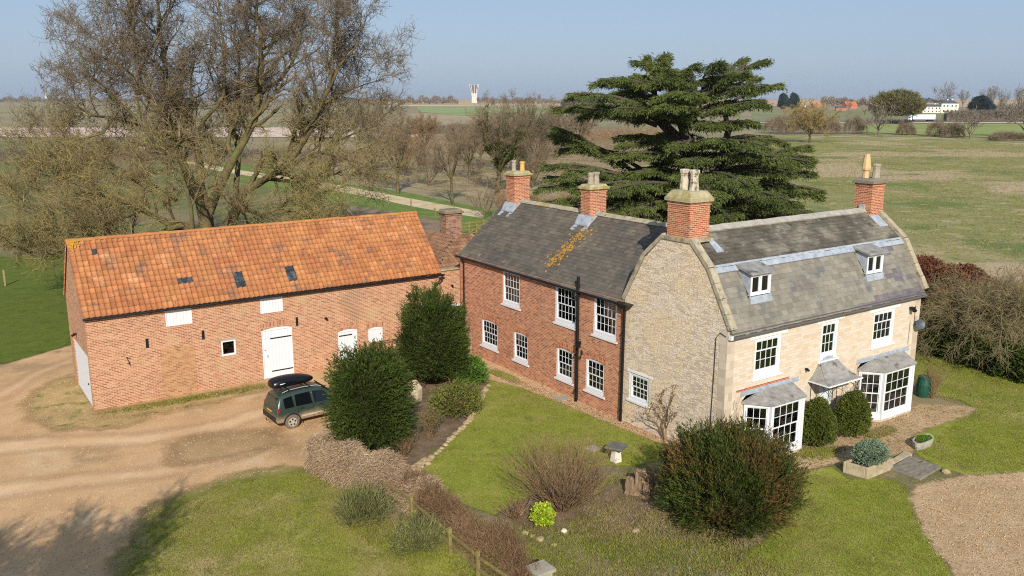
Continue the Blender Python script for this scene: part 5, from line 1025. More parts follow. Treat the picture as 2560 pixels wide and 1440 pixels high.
# ================================================================ CEDAR
def cedar():
    rng = np.random.default_rng(5); R = random.Random(5); D = 67.; B = base_at(1738, D); o = thing('cedar_tree', B, 'tall dark green cedar tree with layered flat branches behind the house', 'tree')
    S = []; P = []; Q = []; Lw = []
    def stem(pts, r0, r1):
        pts = [np.array(p, float) for p in pts]; n = len(pts)-1
        for i in range(n): S.append((*pts[i], *pts[i+1], r0+(r1-r0)*i/n, r0+(r1-r0)*(i+1)/n))
    st1 = [B, AT(1740, 480, D), AT(1725, 380, D), AT(1640, 290, D+.5), AT(1637, 240, D+.5), AT(1625, 140, D+.5)]; st2 = [AT(1740, 480, D), AT(1735, 400, D-1), AT(1640, 300, D-1) if 0 else AT(1700, 300, D), AT(1740, 240, D), AT(1800, 200, D), AT(1865, 160, D)]
    st3 = [AT(1740, 520, D), AT(1800, 420, D+1), AT(1820, 330, D+1), AT(1810, 260, D+1)]
    stem(st1, .75, .1); stem(st2, .5, .08); stem(st3, .45, .15)
    def limb(a, b, wd=1.0, dens=190):
        a = np.array(a, float); b = np.array(b, float); Ld = np.linalg.norm(b-a); n = 7; bow = .06*Ld; k = [a+(b-a)*u+np.array([0, 0, bow*math.sin(u*PI)-.0*u]) for u in np.linspace(0, 1, n)]
        for i in range(n-1): S.append((*k[i], *k[i+1], .02*Ld*(1-i/n)+.02, .02*Ld*(1-(i+1)/n)+.02))
        h = (b-a)/Ld; sd = norm(np.cross(h, [0, 0, 1.])[None])[0]; K = int(dens*Ld)
        u = .12+.88*rng.random(K)**.8; half = wd*(.26*Ld)*np.sin(np.clip(u, 0, 1)**.75*PI*.93+.12)*.9+.2; w = (rng.random(K)*2-1)
        # foliage gathers into separate fans
        nf = max(3, int(Ld*1.1)); fan = np.sin(u*nf*2.3+np.sign(w)*1.7+rng.random()*6); w = w*(.72+.28*fan); 
        c = a+np.outer(u, b-a)+np.outer(bow*np.sin(u*PI), [0, 0, 1.])+np.outer(w*half, sd)
        kp = (fan > -.25) | (rng.random(K) < .3); c[:, 2] += -.24*np.abs(w)**2*half-.16*rng.random(K)**2+.14*fan-.3*np.clip(u-.75, 0, 1)*2
        d = h*.75+np.outer(w*1.1, sd)+rng.normal(size=(K, 3))*.15; d[:, 2] -= .15+.9*rng.random(K)**2
        P.append(c[kp]); Q.append(d[kp]); Lw.append((.25+.3*rng.random(K))[kp])
    lev = [(16.5, .9), (15.9, 2.8), (15.3, 5.6), (14.3, 7.2), (13.3, 6.9), (12.2, 5.4), (10.9, 7.6), (9.8, 8.6), (8.7, 9.4), (7.6, 10.2), (6.5, 10.6), (5.4, 11.0), (4.3, 10.8), (3.2, 10.4)]
    C = base_at(1728, D)[:2]; vx = np.array([RGT[0], RGT[1]])
    for i, (z, r) in enumerate(lev):
        n = 5 if z > 16 else 8 if z > 12 else 10; a0 = R.random()*6.28
        for k in range(n):
            a = a0+2*PI*k/n+R.uniform(-.25, .25); d = np.array([math.cos(a), math.sin(a)]); s = d@vx; rr = r*R.uniform(.68, 1.08)*(1.05 if s < 0 else .95)
            if 11.4 < z < 13 and s < -.1 and R.random() < .6: continue
            if 8.2 < z < 11 and s < -.3: rr *= .8
            cc = C-vx*(2.8 if z > 13.2 and k % 2 else 0)*(1 if z < 16.8 else 1); ax = cc+d*min(.5, rr*.1)
            if z > 16: cc = C-vx*3.2; 
            rise = (.9 if z > 13 else .3)*R.uniform(.2, 1.2); a3 = (*(cc+d*.3), z-rise-.3); b3 = (*(cc+d*rr), z+R.uniform(-.35, .35)+(.4 if s > .3 and z > 13 else 0)); limb(a3, b3, R.uniform(.8, 1.15))
    for (x, y), (tx, ty), dd in [((1800, 210), (1920, 146), 0), ((1790, 215), (1858, 142), 1), ((1680, 190), (1585, 150), 0), ((1640, 200), (1622, 142), 0), ((1640, 230), (1480, 206), 0), ((1640, 235), (1500, 196), -2), ((1820, 260), (1955, 208), 0), ((1810, 235), (1895, 190), 1),
                               ((1640, 300), (1452, 258), 0), ((1640, 310), (1455, 285), -1), ((1560, 420), (1388, 316), 0), ((1600, 420), (1395, 345), 1), ((1560, 440), (1360, 412), 0), ((1850, 420), (2025, 362), -1), ((1850, 470), (2035, 428), -2), ((1850, 500), (2052, 486), -3), ((1850, 530), (2055, 535), -3), ((1600, 480), (1345, 468), -2), ((1620, 520), (1352, 505), -4), ((1600, 500), (1365, 440), 1), ((1620, 540), (1390, 540), -6), ((1600, 400), (1400, 372), 2), ((1640, 470), (1420, 425), -4), ((1650, 500), (1450, 480), -7), ((1600, 440), (1376, 330), 2), ((1640, 540), (1500, 530), -8)]:
        limb(AT(x, y, D), AT(tx, ty, D+dd), .8)
    P = np.concatenate(P); Q = np.concatenate(Q); Lw = np.concatenate(Lw); ok = P[:, 2] > .6; P, Q, Lw = P[ok], Q[ok], Lw[ok]
    V, F, Tt = sprigs(P, Q, Lw, 5, .19, .045, .4, .35, rng); link('foliage', mesh_np('foliage', V-B, F, LEAF_CEDAR, tint=Tt), o)
    V, F = tubes_np(np.array(S), 7); link('trunk', mesh_np('trunk', V-B, F, surf('cedar_bark', [(.3, '#3f372f'), (.7, '#5f5448')], 2, rough=1, bump=.8), smooth=True), o)
cedar()

# ================================================================ GARDEN SHRUBS
cone = lambda z: np.clip(1.06-.42*z-.12*z*z, .25, 1.3)
egg = lambda z: np.clip(1.02-.22*z, .3, 1.25)
yb = dict(mat=LEAF_YEW, blades=9, bl=.14, bw=.028, L=.5, up=.35, lump=.2, f=2.9, spread=.55, thick=.32)
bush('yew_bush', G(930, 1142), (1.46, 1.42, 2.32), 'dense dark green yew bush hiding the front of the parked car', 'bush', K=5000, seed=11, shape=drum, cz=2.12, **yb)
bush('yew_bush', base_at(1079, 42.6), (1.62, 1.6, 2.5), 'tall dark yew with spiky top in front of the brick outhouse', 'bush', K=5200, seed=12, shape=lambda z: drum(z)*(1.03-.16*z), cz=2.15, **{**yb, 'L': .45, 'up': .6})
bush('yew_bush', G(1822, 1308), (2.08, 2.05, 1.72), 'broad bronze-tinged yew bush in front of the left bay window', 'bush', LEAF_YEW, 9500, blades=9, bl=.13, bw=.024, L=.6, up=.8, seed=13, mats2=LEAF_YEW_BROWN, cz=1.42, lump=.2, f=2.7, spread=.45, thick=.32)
bx = dict(mat=LEAF_BOX, blades=7, bl=.065, bw=.035, L=.14, up=.3, spread=1.0, f=2.6, lump=.12, thick=.15)
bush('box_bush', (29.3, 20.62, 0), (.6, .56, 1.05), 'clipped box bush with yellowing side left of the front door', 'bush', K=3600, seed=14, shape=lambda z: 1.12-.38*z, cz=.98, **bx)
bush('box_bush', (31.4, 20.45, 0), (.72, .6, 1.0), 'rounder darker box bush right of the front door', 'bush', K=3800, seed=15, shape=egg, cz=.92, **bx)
bush('garden_shrub', G(1140, 1040), (1.1, .95, .75), 'loose olive-green shrub at the foot of the tall yew', 'shrub', LEAF_OLIVE, 1100, blades=8, bl=.11, bw=.035, L=.4, up=.8, seed=16, core=.6, corec=COREB, thick=.7)
bush('garden_shrub', G(1187, 965)+(0, .4, 0), (.8, .8, .65), 'low fresh green shrub beside the gravel path', 'shrub', LEAF_GREEN, 1100, blades=8, bl=.09, bw=.035, L=.3, up=.6, seed=17, core=.7, thick=.4)
bush('garden_shrub', G(905, 1305), (.8, .75, .5), 'spiky grey-green shrub on the lawn beside the dry hedge', 'shrub', LEAF_LAV, 650, blades=9, bl=.24, bw=.014, L=.5, up=1.3, seed=18, core=.35, corec=COREB, thick=.9, spread=.4, lump=.35, f=2.5)
bush('garden_shrub', G(1050, 1375), (.75, .7, .42), 'grey-green sprawling shrub under the mossy fence', 'shrub', LEAF_LAV, 550, blades=9, bl=.18, bw=.014, L=.4, up=.9, seed=19, core=.3, corec=COREB, thick=.9, lump=.4, f=2.5)
bush('variegated_shrub', G(1356, 1318), (.33, .33, .36), 'small bright yellow-green variegated shrub below the twiggy bush', 'shrub', LEAF_VARIEG, 260, blades=9, bl=.1, bw=.05, L=.16, up=.5, spread=1.0, seed=20, core=.6, cz=.42)
twiggy('twiggy_shrub', G(1405, 1270), 2.7, 2.1, 'large leafless many-stemmed shrub in the middle of the garden', 'shrub', TWIG_RED, stems=210, seed=31, r=.010, sub=2.2, subl=.26, base=.18)
twiggy('twiggy_shrub', G(1010, 1130)+(-.2, -.2, 0), 1.2, .8, 'straw-brown leafless shrub behind the left yew bush', 'shrub', TWIG_RED, stems=70, seed=32, r=.008)
twiggy('twiggy_shrub', G(1075, 1090), 1.3, .6, 'thin reddish stems beside the rock in the planting bed', 'shrub', TWIG_RED, stems=60, seed=33, r=.008, leaves=(LEAF_OLIVE, 500, 3, .05))
twiggy('twiggy_shrub', G(1290, 1295), .8, .7, 'low brown leafless shrub at the edge of the garden lawn', 'shrub', TWIG_RED, stems=70, seed=34, r=.008)
twiggy('rose_bush', G(1664, 1098), 2.2, 1.35, 'bare climbing rose with dried seed heads by the stone gable', 'shrub', TWIG_RED, stems=12, seed=35, r=.028, sub=3.0, subl=.32, base=.1, arc=.12, leaves=(LEAF_BROWN, 420, 4, .05))
twiggy('climbing_plant', (25.3, 21.35, 0), 2.6, .55, 'leafless climber on the corner beside the left bay window', 'climber', TWIG_RED, stems=16, seed=36, r=.012, sub=3, subl=.2, base=.3)
twiggy('climbing_plant', (32.85, 21.2, 0), 2.7, .42, 'thin bare climber between the door canopy and right bay', 'climber', TWIG_RED, stems=8, seed=37, r=.012, sub=3, subl=.2, base=.3)
twiggy('twiggy_shrub', G(2330, 1000)+(.3, .2, 0), 1.7, .5, 'slender bare shrub beside the green water butt', 'shrub', TWIG_RED, stems=45, seed=38, r=.009)
twiggy('twiggy_shrub', G(1700, 1180)+(-1.6, .2, 0), .5, .6, 'low dead stems around the tree stump', 'shrub', TWIG_RED, stems=50, seed=39, r=.008)
# dry beech hedge curling from the drive, then a brown hedge over a mossy fence
hp = [G(785, 1180), G(850, 1215), G(930, 1245), G(1010, 1275)+(.2, .2, 0), G(1070, 1310)]
hedge('hedge', [hp[0]+(.4, .3, 0)]+[p+np.array([.3, .5, 0]) for p in hp[1:]], 1.0, 1.15, 'pale straw-brown dead climber hedge beside the drive', 'hedge', TWIG_STRAW, 1900, blades=8, bl=.17, bw=.013, L=.3, seed=41, up=.35, dr=.8, spread=.7, lump=.3)
hp2 = [G(1010, 1290)+(.6, .6, 0), G(1100, 1340)+(.35, .5, 0), G(1180, 1400)+(.2, .3, 0), G(1260, 1450)+(.1, .2, 0), G(1330, 1500)]
hedge('hedge', hp2, .7, 1.0, 'ragged reddish-brown twig hedge growing through the mossy fence', 'hedge', TWIG_RUST, 520, blades=8, bl=.19, bw=.010, L=.5, seed=42, up=.9, core=None, lump=.4)
# beech hedge and weeping tree at the far right
hedge('hedge', [G(2300, 800)+(1.5, 2.6, 0), G(2420, 835)+(1.2, 2.6, 0), G(2560, 880)+(1, 2.5, 0), G(2800, 960)+(1, 2.5, 0)], 3.0, 3.6, 'copper-brown beech hedge to the right of the stone farmhouse', 'hedge', LEAF_BROWN, 1500, blades=7, bl=.13, bw=.06, L=.35, seed=43, up=.3, lump=.12, hf=lambda u: 1.02-.12*u)
hedge('added_shade_hedge', [G(2345, 862)+(0, 1.2, 0), G(2450, 905)+(.3, 1.2, 0), G(2560, 940)+(.5, 1.2, 0), G(2750, 1000)+(1, 1, 0)], 3.4, 1.5, 'dark leafy strip added to stand in for the shade beneath the weeping tree', 'hedge', LEAF_YEW, 900, blades=7, bl=.13, bw=.06, L=.35, seed=44, core=COREM)  # added strip; its dark leaves stand in for the deep shade under the tree
T = Tree(random.Random(9), .008); B = G(2480, 900); sp = [dict(seg=.5, wob=.04), dict(den=2.4, len=2.2, n=6, ang=(20, 60), rad=.4, wan=.14, trop=-.05, up=.05, **{'from': .2}), dict(den=4.0, len=1.1, n=4, ang=(20, 50), rad=.5, wan=.16, trop=-.06, **{'from': .05}), dict(den=4, len=.45, n=2, ang=(20, 50), rad=.6, trop=-.05)]
for k in range(15):
    a = k*2.399; r = 2.8+.8*math.sin(k*1.7); d = np.array([math.cos(a), math.sin(a), 0]); T.limb([B+(0, 0, .0), B+d*.25+(0, 0, 1.3), B+d*1.2+(0, 0, 2.7), B+d*r*.65+(0, 0, 3.3), B+d*r+(0, 0, 2.6), B+d*(r+.5)+(0, 0, 1.5)], .11, .012, sp)
tree_obj('weeping_tree', T, B, (BARK, surf('mossy_twig', [(.3, '#6d6540'), (.6, '#87795a'), (.8, '#97885f')], .8, rough=1, tint=.3)), 'weeping bare tree with arching twigs at the right edge of the lawn', 'tree', big=.04, sprays=((3.2, .7, .009, -.1, .05),))
# planted stone troughs, stump, bird bath, slabs
STONE = surf('mossy_stone', [(.3, '#94866a'), (.55, '#b0a184'), (.8, '#c2b598')], 3, rough=.95, bump=.8, bscale=18, patches=[('#a8863c', 2, .58, .68), ('#736a52', 4, .6, .7)])
SOIL = plain('trough_soil', '#4f3d30', 1, .1, var=.3, scale=8)
pa, pb, pc = G(2107, 1182), G(2168, 1200), G(2222, 1178)
def trough(name, o, A, Bv, la, lb, h, label, mat=STONE, rounded=False):
    t = thing(name, o, label, 'planter'); A = np.array(A, float); Bv = np.array(Bv, float); o = np.array(o, float)
    F = lambda a, b, z: tuple(o+A*a+Bv*b+np.array([0, 0, z])); m = MB()
    if not rounded:
        w = .11
        m.fbox(lambda a, d, z: F(a, d, z), 0, la, 0, w, 0, h); m.fbox(lambda a, d, z: F(a, d, z), 0, la, lb-w, lb, 0, h); m.fbox(lambda a, d, z: F(a, d, z), 0, w, w, lb-w, 0, h); m.fbox(lambda a, d, z: F(a, d, z), la-w, la, w, lb-w, 0, h)
        m.build('trough', mat, t, bevel=.025); s = MB(); s.fbox(lambda a, d, z: F(a, d, z), w, la-w, w, lb-w, 0, h-.07); s.build('soil', SOIL, t)
    else:
        ring = lambda k, n=20: [(la/2+la/2*k*math.copysign(abs(math.cos(q))**.6, math.cos(q)), lb/2+lb/2*k*math.copysign(abs(math.sin(q))**.8, math.sin(q))) for q in np.linspace(0, 2*PI, n, endpoint=False)]
        r = [[F(a, b, z) for a, b in ring(k)] for k, z in ((.9, 0), (1.0, h*.5), (1.0, h), (.86, h), (.84, h-.06))]
        for i in range(4):
            for j in range(20): m.face([r[i][j], r[i][(j+1) % 20], r[i+1][(j+1) % 20], r[i+1][j]])
        m.build('trough', mat, t); s = MB(); s.face(r[4]); s.build('soil', SOIL, t)
    return t, F
ua = norm((pc-pb)[None])[0]; ub = norm((pa-pb)[None])[0]
tr, F = trough('stone_trough', pb, ua, ub, 1.65, .95, .46, 'rectangular stone trough planted with a grey-green shrub on the lawn edge')
bush('planter_shrub', F(.95, .5, .38), (.72, .5, .42), 'rounded grey-green shrub growing in the rectangular stone trough', 'shrub', LEAF_GREY, 1300, blades=8, bl=.07, bw=.035, L=.15, up=.5, seed=51, core=.75, cz=.3, spread=.9)
pd = G(2292, 1132); tr2, F2 = trough('stone_trough', pd, norm((G(2343, 1112)-pd)[None])[0], norm((G(2265, 1108)-pd)[None])[0], 1.35, .7, .32, 'round-ended low stone trough with mossy planting by the side lawn', rounded=True, mat=surf('grey_trough_stone', [(.3, '#8b8576'), (.6, '#aaa493'), (.8, '#bdb7a6')], 3, rough=.95, bump=.6))
bush('trough_plants', F2(.75, .35, .24), (.42, .22, .12), 'flat green alpine plants filling the round-ended trough', 'plants', LEAF_GREEN, 500, blades=6, bl=.04, bw=.02, L=.05, up=.8, seed=52, core=.6, cz=.02, low=-.1)
sl = thing('stepping_slab', G(2290, 1185), 'large weathered timber and stone slab between the two troughs', 'slab'); m = MB()
q0, q1, q2, q3 = G(2222, 1175), G(2300, 1203), G(2352, 1172), G(2275, 1145)
for i in range(4): 
    a, b = i/4+.006, (i+1)/4-.006; m.hexa([tuple(q0+(q3-q0)*a+(0, 0, .0)), tuple(q1+(q2-q1)*a+(0, 0, .0)), tuple(q1+(q2-q1)*b), tuple(q0+(q3-q0)*b)]+[tuple(p+np.array([0, 0, .1])) for p in (q0+(q3-q0)*a, q1+(q2-q1)*a, q1+(q2-q1)*b, q0+(q3-q0)*b)])
m.build('slab', surf('weathered_slab', [(.3, '#6d655a'), (.6, '#8b8172'), (.8, '#a39a88')], 3, sc=(1, 3, 1), rough=.95, bump=.9, bscale=15, patches=[('#5a4034', 1.6, .58, .68)]), sl, bevel=.015)
m = MB(); p0, p1, p2, p3 = G(2222, 1160), G(2232, 1164), G(2280, 1141), G(2262, 1134); m.hexa([tuple(p) for p in (p0, p1, p2, p3)]+[tuple(p+np.array([0, 0, .12])) for p in (p0, p1, p2, p3)]); m.build('kerb_stone', STONE, sl)
bb = thing('bird_bath', (21.52, 24.1, 0), 'square slate-topped stone bird table on a white pedestal', 'bird bath'); m = MB()
m.hexa([(21.52+s*a, 24.1+t*a, z) for a, z in ((.17, .0), (.12, .62)) for s, t in ((-1, -1), (1, -1), (1, 1), (-1, 1))]); m.build('pedestal', plain('pale_stone', '#d8cfbf', .9, var=.1), bb, bevel=.02)
m = MB(); m.hexa([(x, y, .62) for x, y in ((20.98, 23.62), (21.34, 23.36), (21.62, 23.98), (21.2, 24.2))]+[(x, y, .72) for x, y in ((20.98, 23.62), (21.34, 23.36), (21.62, 23.98), (21.2, 24.2))]); 
m = MB(); R0 = math.radians(28); cs, sn = math.cos(R0), math.sin(R0)
m.hexa([(21.5+(a*cs-b*sn)*.36, 24.08+(a*sn+b*cs)*.36, z) for z in (.62, .7) for a, b in ((-1, -1), (1, -1), (1, 1), (-1, 1))]); m.build('table_top', surf('slate_top', [(.3, '#55534b'), (.7, '#77746a')], 4, rough=.9, bump=.5), bb, bevel=.012)
pv = thing('paving_slab', G(1482, 1123), 'small pale square slab lying in the garden lawn', 'slab'); m = MB(); c = G(1482, 1123); m.hexa([(c[0]+a*.26, c[1]+b*.26, z) for z in (.0, .045) for a, b in ((-1, -1), (1, -1), (1, 1), (-1, 1))]); m.build('slab', CONCRETE, pv)
pv = thing('paving_slab', G(1405, 997), 'grey slab in the gravel by the brick house wall', 'slab'); m = MB(); c = G(1405, 997); m.hexa([(c[0]+a*.3, c[1]+b*.35, z) for z in (.0, .05) for a, b in ((-1, -1), (1, -1), (1, 1), (-1, 1))]); m.build('slab', CONCRETE, pv)
# split stump
SX, SY = G(1608, 1232)[:2]; st = thing('tree_stump', (SX, SY, 0), 'split weathered tree stump between the bird table and bronze yew', 'tree stump'); m = MB(); Rr = random.Random(4)
WOOD = surf('weathered_stump', [(.25, '#55463a'), (.5, '#8a745c'), (.75, '#b0976f')], 2.5, sc=(3, 3, .6), rough=1, bump=1, bscale=10, bdist=.05)
for k, (cx, cy, r, h) in enumerate([(SX-.1, SY+.05, .3, .85), (SX-.45, SY+.25, .2, .6), (SX+.23, SY-.2, .27, .78), (SX-.15, SY-.3, .16, .5)]):
    prof = [(r*1.35, 0), (r*1.1, h*.25), (r, h*.6), (r*.95, h*.93), (r*.75, h), (r*.2, h*.96)]; b = len(m.v); m.lathe((cx, cy, 0), prof, 22, Rr.random())
    for i in range(b, len(m.v)):
        x, y, z = m.v[i]; kk = 1+.16*math.sin(i*2.4+k); kk *= 1-.28*abs(math.sin((i-b)*PI/5.5)); m.v[i] = (cx+(x-cx)*kk, cy+(y-cy)*kk, z*(1+.08*math.sin(i*1.3)) if z > .1 else z)
m.build('stump', WOOD, st)
wb = thing('water_butt', (38.75, 21.6, 0), 'dark green plastic water butt beside the farmhouse corner', 'water butt'); m = MB(); m.lathe((38.75, 21.6, 0), [(.27, 0), (.33, .3), (.34, .6), (.29, .9), (.3, .93), (.3, .98), (.1, 1.02)], 16); m.build('barrel', plain('green_plastic', '#1d4a3c', .4), wb, smooth=False)
# rocks and edging stones (each its own thing)
EDGE = surf('edging_stone', [(.3, '#8f7b5c'), (.6, '#b09a78'), (.8, '#c6b394')], 3, 'Object', rough=.95, bump=.7)
def rock(name, p, r, label, group=None, mat=EDGE, flatk=.6, seed=0):
    rr = random.Random(seed); m = MB(); n = 9; prof = [(r*.8, -.02), (r, r*.3*flatk), (r*.9, r*.8*flatk), (r*.5, r*1.15*flatk)]; m.lathe((0, 0, 0), prof, n)
    m.v = [(x*rr.uniform(.8, 1.2), y*rr.uniform(.8, 1.2), z+(rr.uniform(-.15, .15)*r*flatk if z > .01 else 0)) for x, y, z in m.v]
    o = m.build(name, mat); o.location = p; o.rotation_euler = (0, 0, rr.random()*6); return tag(o, label, 'rock', group)
e = along([G(*p) for p in [(1218, 965), (1203, 1000), (1168, 1060), (1098, 1128), (1040, 1185)]], .3)
for i, p in enumerate(e): rock('edging_stone', p+np.array([random.uniform(-.05, .05), random.uniform(-.05, .05), 0]), random.uniform(.1, .17), 'small rough stone in the edging between planting bed and garden lawn', 'edging stones round the planting bed', seed=i)
for i, p in enumerate([(1040, 1168), (1052, 1160), (1062, 1152), (1036, 1175)]): rock('edging_stone', G(*p), .17, 'larger loose stone heaped at the lower end of the bed edging', 'stones heaped at the bed end', seed=60+i)
e = along([G(*p) for p in [(1312, 1335), (1350, 1350), (1385, 1365)]], .3)
for i, p in enumerate(e): rock('edging_stone', p, random.uniform(.1, .15), 'half-buried stone in the short row below the yellow-green shrub', 'stones in the rough grass', seed=80+i)
rock('boulder', G(770, 1168), .2, 'pale limestone boulder at the end of the straw-brown hedge', seed=91, flatk=1.3); rock('boulder', G(1410, 1332), .11, 'single white stone in the rough grass', seed=92, flatk=1, mat=plain('white_stone', '#d9cbb5', .9))
rock('boulder', G(2365, 1183), .14, 'small pale rock at the corner of the leaf bed', seed=93, flatk=1); rock('boulder', G(1185, 1000)+(-6.0, 3.2, 0) if 0 else G(1035, 1000), .42, 'tall pale rock standing between the two dark yews', seed=94, flatk=1.9, mat=STONE)
rock('boulder', G(1590, 1330), .14, 'grey stone half hidden in grass left of the bronze yew', seed=95)
cp = thing('stone_pillar', (14.45, 18.75, 0), 'flat-capped stone gate pillar at the bottom edge of the garden', 'pillar'); m = MB(); c = G(1352, 1418, .9); cp.location = (c[0], c[1], 0); LOC[cp.name] = (c[0], c[1], 0)
m.box(c[0]-.24, c[0]+.24, c[1]-.24, c[1]+.24, 0, .8); m.build('shaft', STONE, cp); m = MB(); m.box(c[0]-.32, c[0]+.32, c[1]-.32, c[1]+.32, .8, .9); m.build('cap', CONCRETE, cp, bevel=.01)
# mossy rail fence
MOSS = surf('mossy_timber', [(.3, '#685c3c'), (.5, '#807440'), (.7, '#989046')], 4, rough=1, bump=.8, patches=[('#7b6b52', 1.4, .52, .62)])
fp = [G(930, 1235), G(1030, 1305), G(1125, 1390), G(1195, 1450), G(1290, 1520)]
fe = thing('rail_fence', fp[2], 'old post and rail fence covered in yellow-green moss', 'fence')
for p in along(fp, 1.45): m = MB(); m.box(p[0]-.05, p[0]+.05, p[1]-.05, p[1]+.05, 0, .95); m.build('post', MOSS, fe)
for z in (.35, .75):
    for a, b in zip(fp, fp[1:]): m = MB(); m.beam(a+(0, 0, z), b+(0, 0, z+.03), .04, .09); m.build('rail', MOSS, fe)
# farm gate and iron railing by the brick house
gt = thing('field_gate', (24.0, 39.65, 0), 'short wooden five-bar gate by the corner of the brick house', 'gate')
for x in (22.9, 24.45): m = MB(); m.box(x-.06, x+.06, 39.6, 39.72, 0, 1.25); m.build('post', OAK, gt)
for z in (.2, .42, .64, .86, 1.12): m = MB(); m.beam((22.96, 39.66, z), (24.39, 39.66, z), .03, .08); m.build('rail', OAK, gt)
m = MB(); m.beam((22.96, 39.62, .2), (24.39, 39.62, 1.1), .03, .08); m.beam((24.39, 39.62, .2), (23.6, 39.62, 1.1), .03, .08); m.build('brace', OAK, gt)
r0, r1 = G(925, 858, 1.05), G(1000, 846, 1.05); ir = thing('iron_railing', (r0[0], r0[1], 0), 'rusty iron railing between the two dark yews by the barn', 'railing'); m = MB()
m.tube([r0, r1+(r1-r0)*.6], .022, 6); m.tube([r0-(0, 0, .85), r1+(r1-r0)*.6-(0, 0, .85)], .015, 6)
m.build('rail', plain('rusty_rail', '#3c2f2b', .8), ir)
for i in range(14): m = MB(); p = r0+(r1-r0)*1.6*i/13; m.tube([p-(0, 0, 1.05), p], .011, 5); m.build('bar', plain('rusty_bar', '#3c2f2b', .8) if i == 0 else bpy.data.materials['rusty_bar'], ir)
# far timber gate and fence behind the outhouse; track-side stakes
fg = thing('timber_gate', G(1195, 590), 'mossy timber gate and fence behind the outhouse chimney', 'gate'); mo = MOSS
for x in (1152, 1172, 1190, 1207): p = G(x, 592-(x-1150)*.12); m = MB(); m.box(p[0]-.09, p[0]+.09, p[1]-.09, p[1]+.09, 0, 1.55); m.build('post', mo, fg)
for z in (.3, .65, 1.0, 1.35): a, b = G(1152, 592), G(1222, 584); m = MB(); m.beam(a+(0, 0, z), b+(0, 0, z), .05, .12); m.build('rail', mo, fg)
a, b = G(1172, 590), G(1222, 584); m = MB(); m.beam(a+(0, 0, .3), b+(0, 0, 1.35), .05, .12); m.build('brace', mo, fg)
stake = None
for i, (x, y) in enumerate([(862, 497), (915, 503), (972, 515), (1028, 520), (1088, 548)]):
    if stake is None:
        m = MB(); m.box(-.06, .06, -.06, .06, 0, 1.3); m.hexa([(a*.06, b*.06, 1.3) for a, b in ((-1,-1),(1,-1),(1,1),(-1,1))]+[(a*.01, b*.01, 1.36) for a, b in ((-1,-1),(1,-1),(1,1),(-1,1))]); stake = m.build('fence_post', MOSS); o = stake
    else: o = stake.copy(); COL.objects.link(o)
    o.location = G(x, y); tag(o, ('slim wooden post on the verge, %s of five along the sandy track' % ['leftmost', 'second from left', 'middle one', 'second from right', 'rightmost'][i]), 'post', 'posts along the track')
p = G(13, 715); m = MB(); m.box(-.06, .06, -.06, .06, 0, 1.2); m.hexa([(a*.06, b*.06, 1.2) for a, b in ((-1,-1),(1,-1),(1,1),(-1,1))]+[(a*.02, b*.02, 1.25) for a, b in ((-1,-1),(1,-1),(1,1),(-1,1))]); o = m.build('fence_post', OAK); o.location = p; tag(o, 'lone wooden post in the pasture at the left edge', 'post')
# tufts in the rough grass and along walls, straw tussocks in the meadow: stuff nobody could count
def tufts(name, polys, K, h, w, mats, label, seed, world=False, lean=.5):
    rng = np.random.default_rng(seed); P = []
    for poly, share in polys:
        q = np.array([G(*p)[:2] for p in poly]); lo, hi = q.min(0), q.max(0); n = 0
        while n < K*share: c = lo+(hi-lo)*rng.random((4000, 2)); c = c[sdf(c, q)+rng.normal(size=4000)*.2 > 0]; P.append(c); n += len(c)
    P = np.concatenate(P); P = np.concatenate([P, np.full((len(P), 1), .01)], 1); P = P[fbm(P, .8, seed)+.6*rng.normal(size=len(P)) > -.1]
    D = np.array([0, 0, 1.])+rng.normal(size=P.shape)*[lean*.5, lean*.5, .1]; V, F, T = sprigs(P, D, np.full(len(P), .02), 5, h, w, lean, 0, rng); sel = fbm(P, .5, seed+1)+.5*rng.normal(size=len(P)) > .1
    tag(link(name, mesh_np(name, V, F, mats, tint=T, mi=np.repeat(sel.astype(int), 5))), label, 'grass', None, 'stuff')
tufts('grass_tufts', [([(1180, 1300), (1350, 1330), (1500, 1200), (1640, 1180), (1720, 1300), (1900, 1370), (1980, 1440), (1980, 1560), (1250, 1560)], .8), ([(1060, 1310), (1180, 1400), (1260, 1500), (1100, 1500), (1000, 1400), (860, 1310), (850, 1240)], .25)], 34000, .085, .011, [GRASSB, STRAW], 'tufts of rough green and straw grass in the unmown garden', 61)
tufts('wall_weeds', [([(250, 1032), (660, 963), (660, 972), (250, 1042)], .25), ([(1225, 925), (1300, 950), (1300, 960), (1225, 935)], .2), ([(1995, 1125), (2110, 1120), (2100, 1140), (2000, 1145)], .4), ([(2170, 1080), (2230, 1070), (2220, 1090), (2170, 1095)], .3)], 2600, .08, .014, [GRASSB, STRAW], 'small weeds and grass growing at the foot of the walls', 62)
tufts('meadow_tussocks', [([(1900, 350), (2560, 360), (2700, 520), (2560, 650), (2300, 640), (2230, 560), (2060, 470)], 1)], 30000, .24, .03, [GRASSB, STRAW], 'tussocks of dry straw-coloured grass across the meadow', 63)
def litter(K, poly, seed, name, label, mat, sz):
    rng = np.random.default_rng(seed); q = np.array([G(*p)[:2] for p in poly]); lo, hi = q.min(0), q.max(0); c = lo+(hi-lo)*rng.random((K*3, 2)); c = c[sdf(c, q)+rng.normal(size=len(c))*.15 > 0][:K]; P = np.concatenate([c, np.full((len(c), 1), .025)+.02*rng.random((len(c), 1))], 1)
    V, F, T = sprigs(P, rng.normal(size=P.shape)*[1, 1, .1], np.full(len(P), .01), 1, sz, sz*.7, .3, 0, rng); V[:, 2] = V[:, 2].clip(.022, .07); tag(link(name, mesh_np(name, V, F, mat, tint=T)), label, 'leaf litter', None, 'stuff')
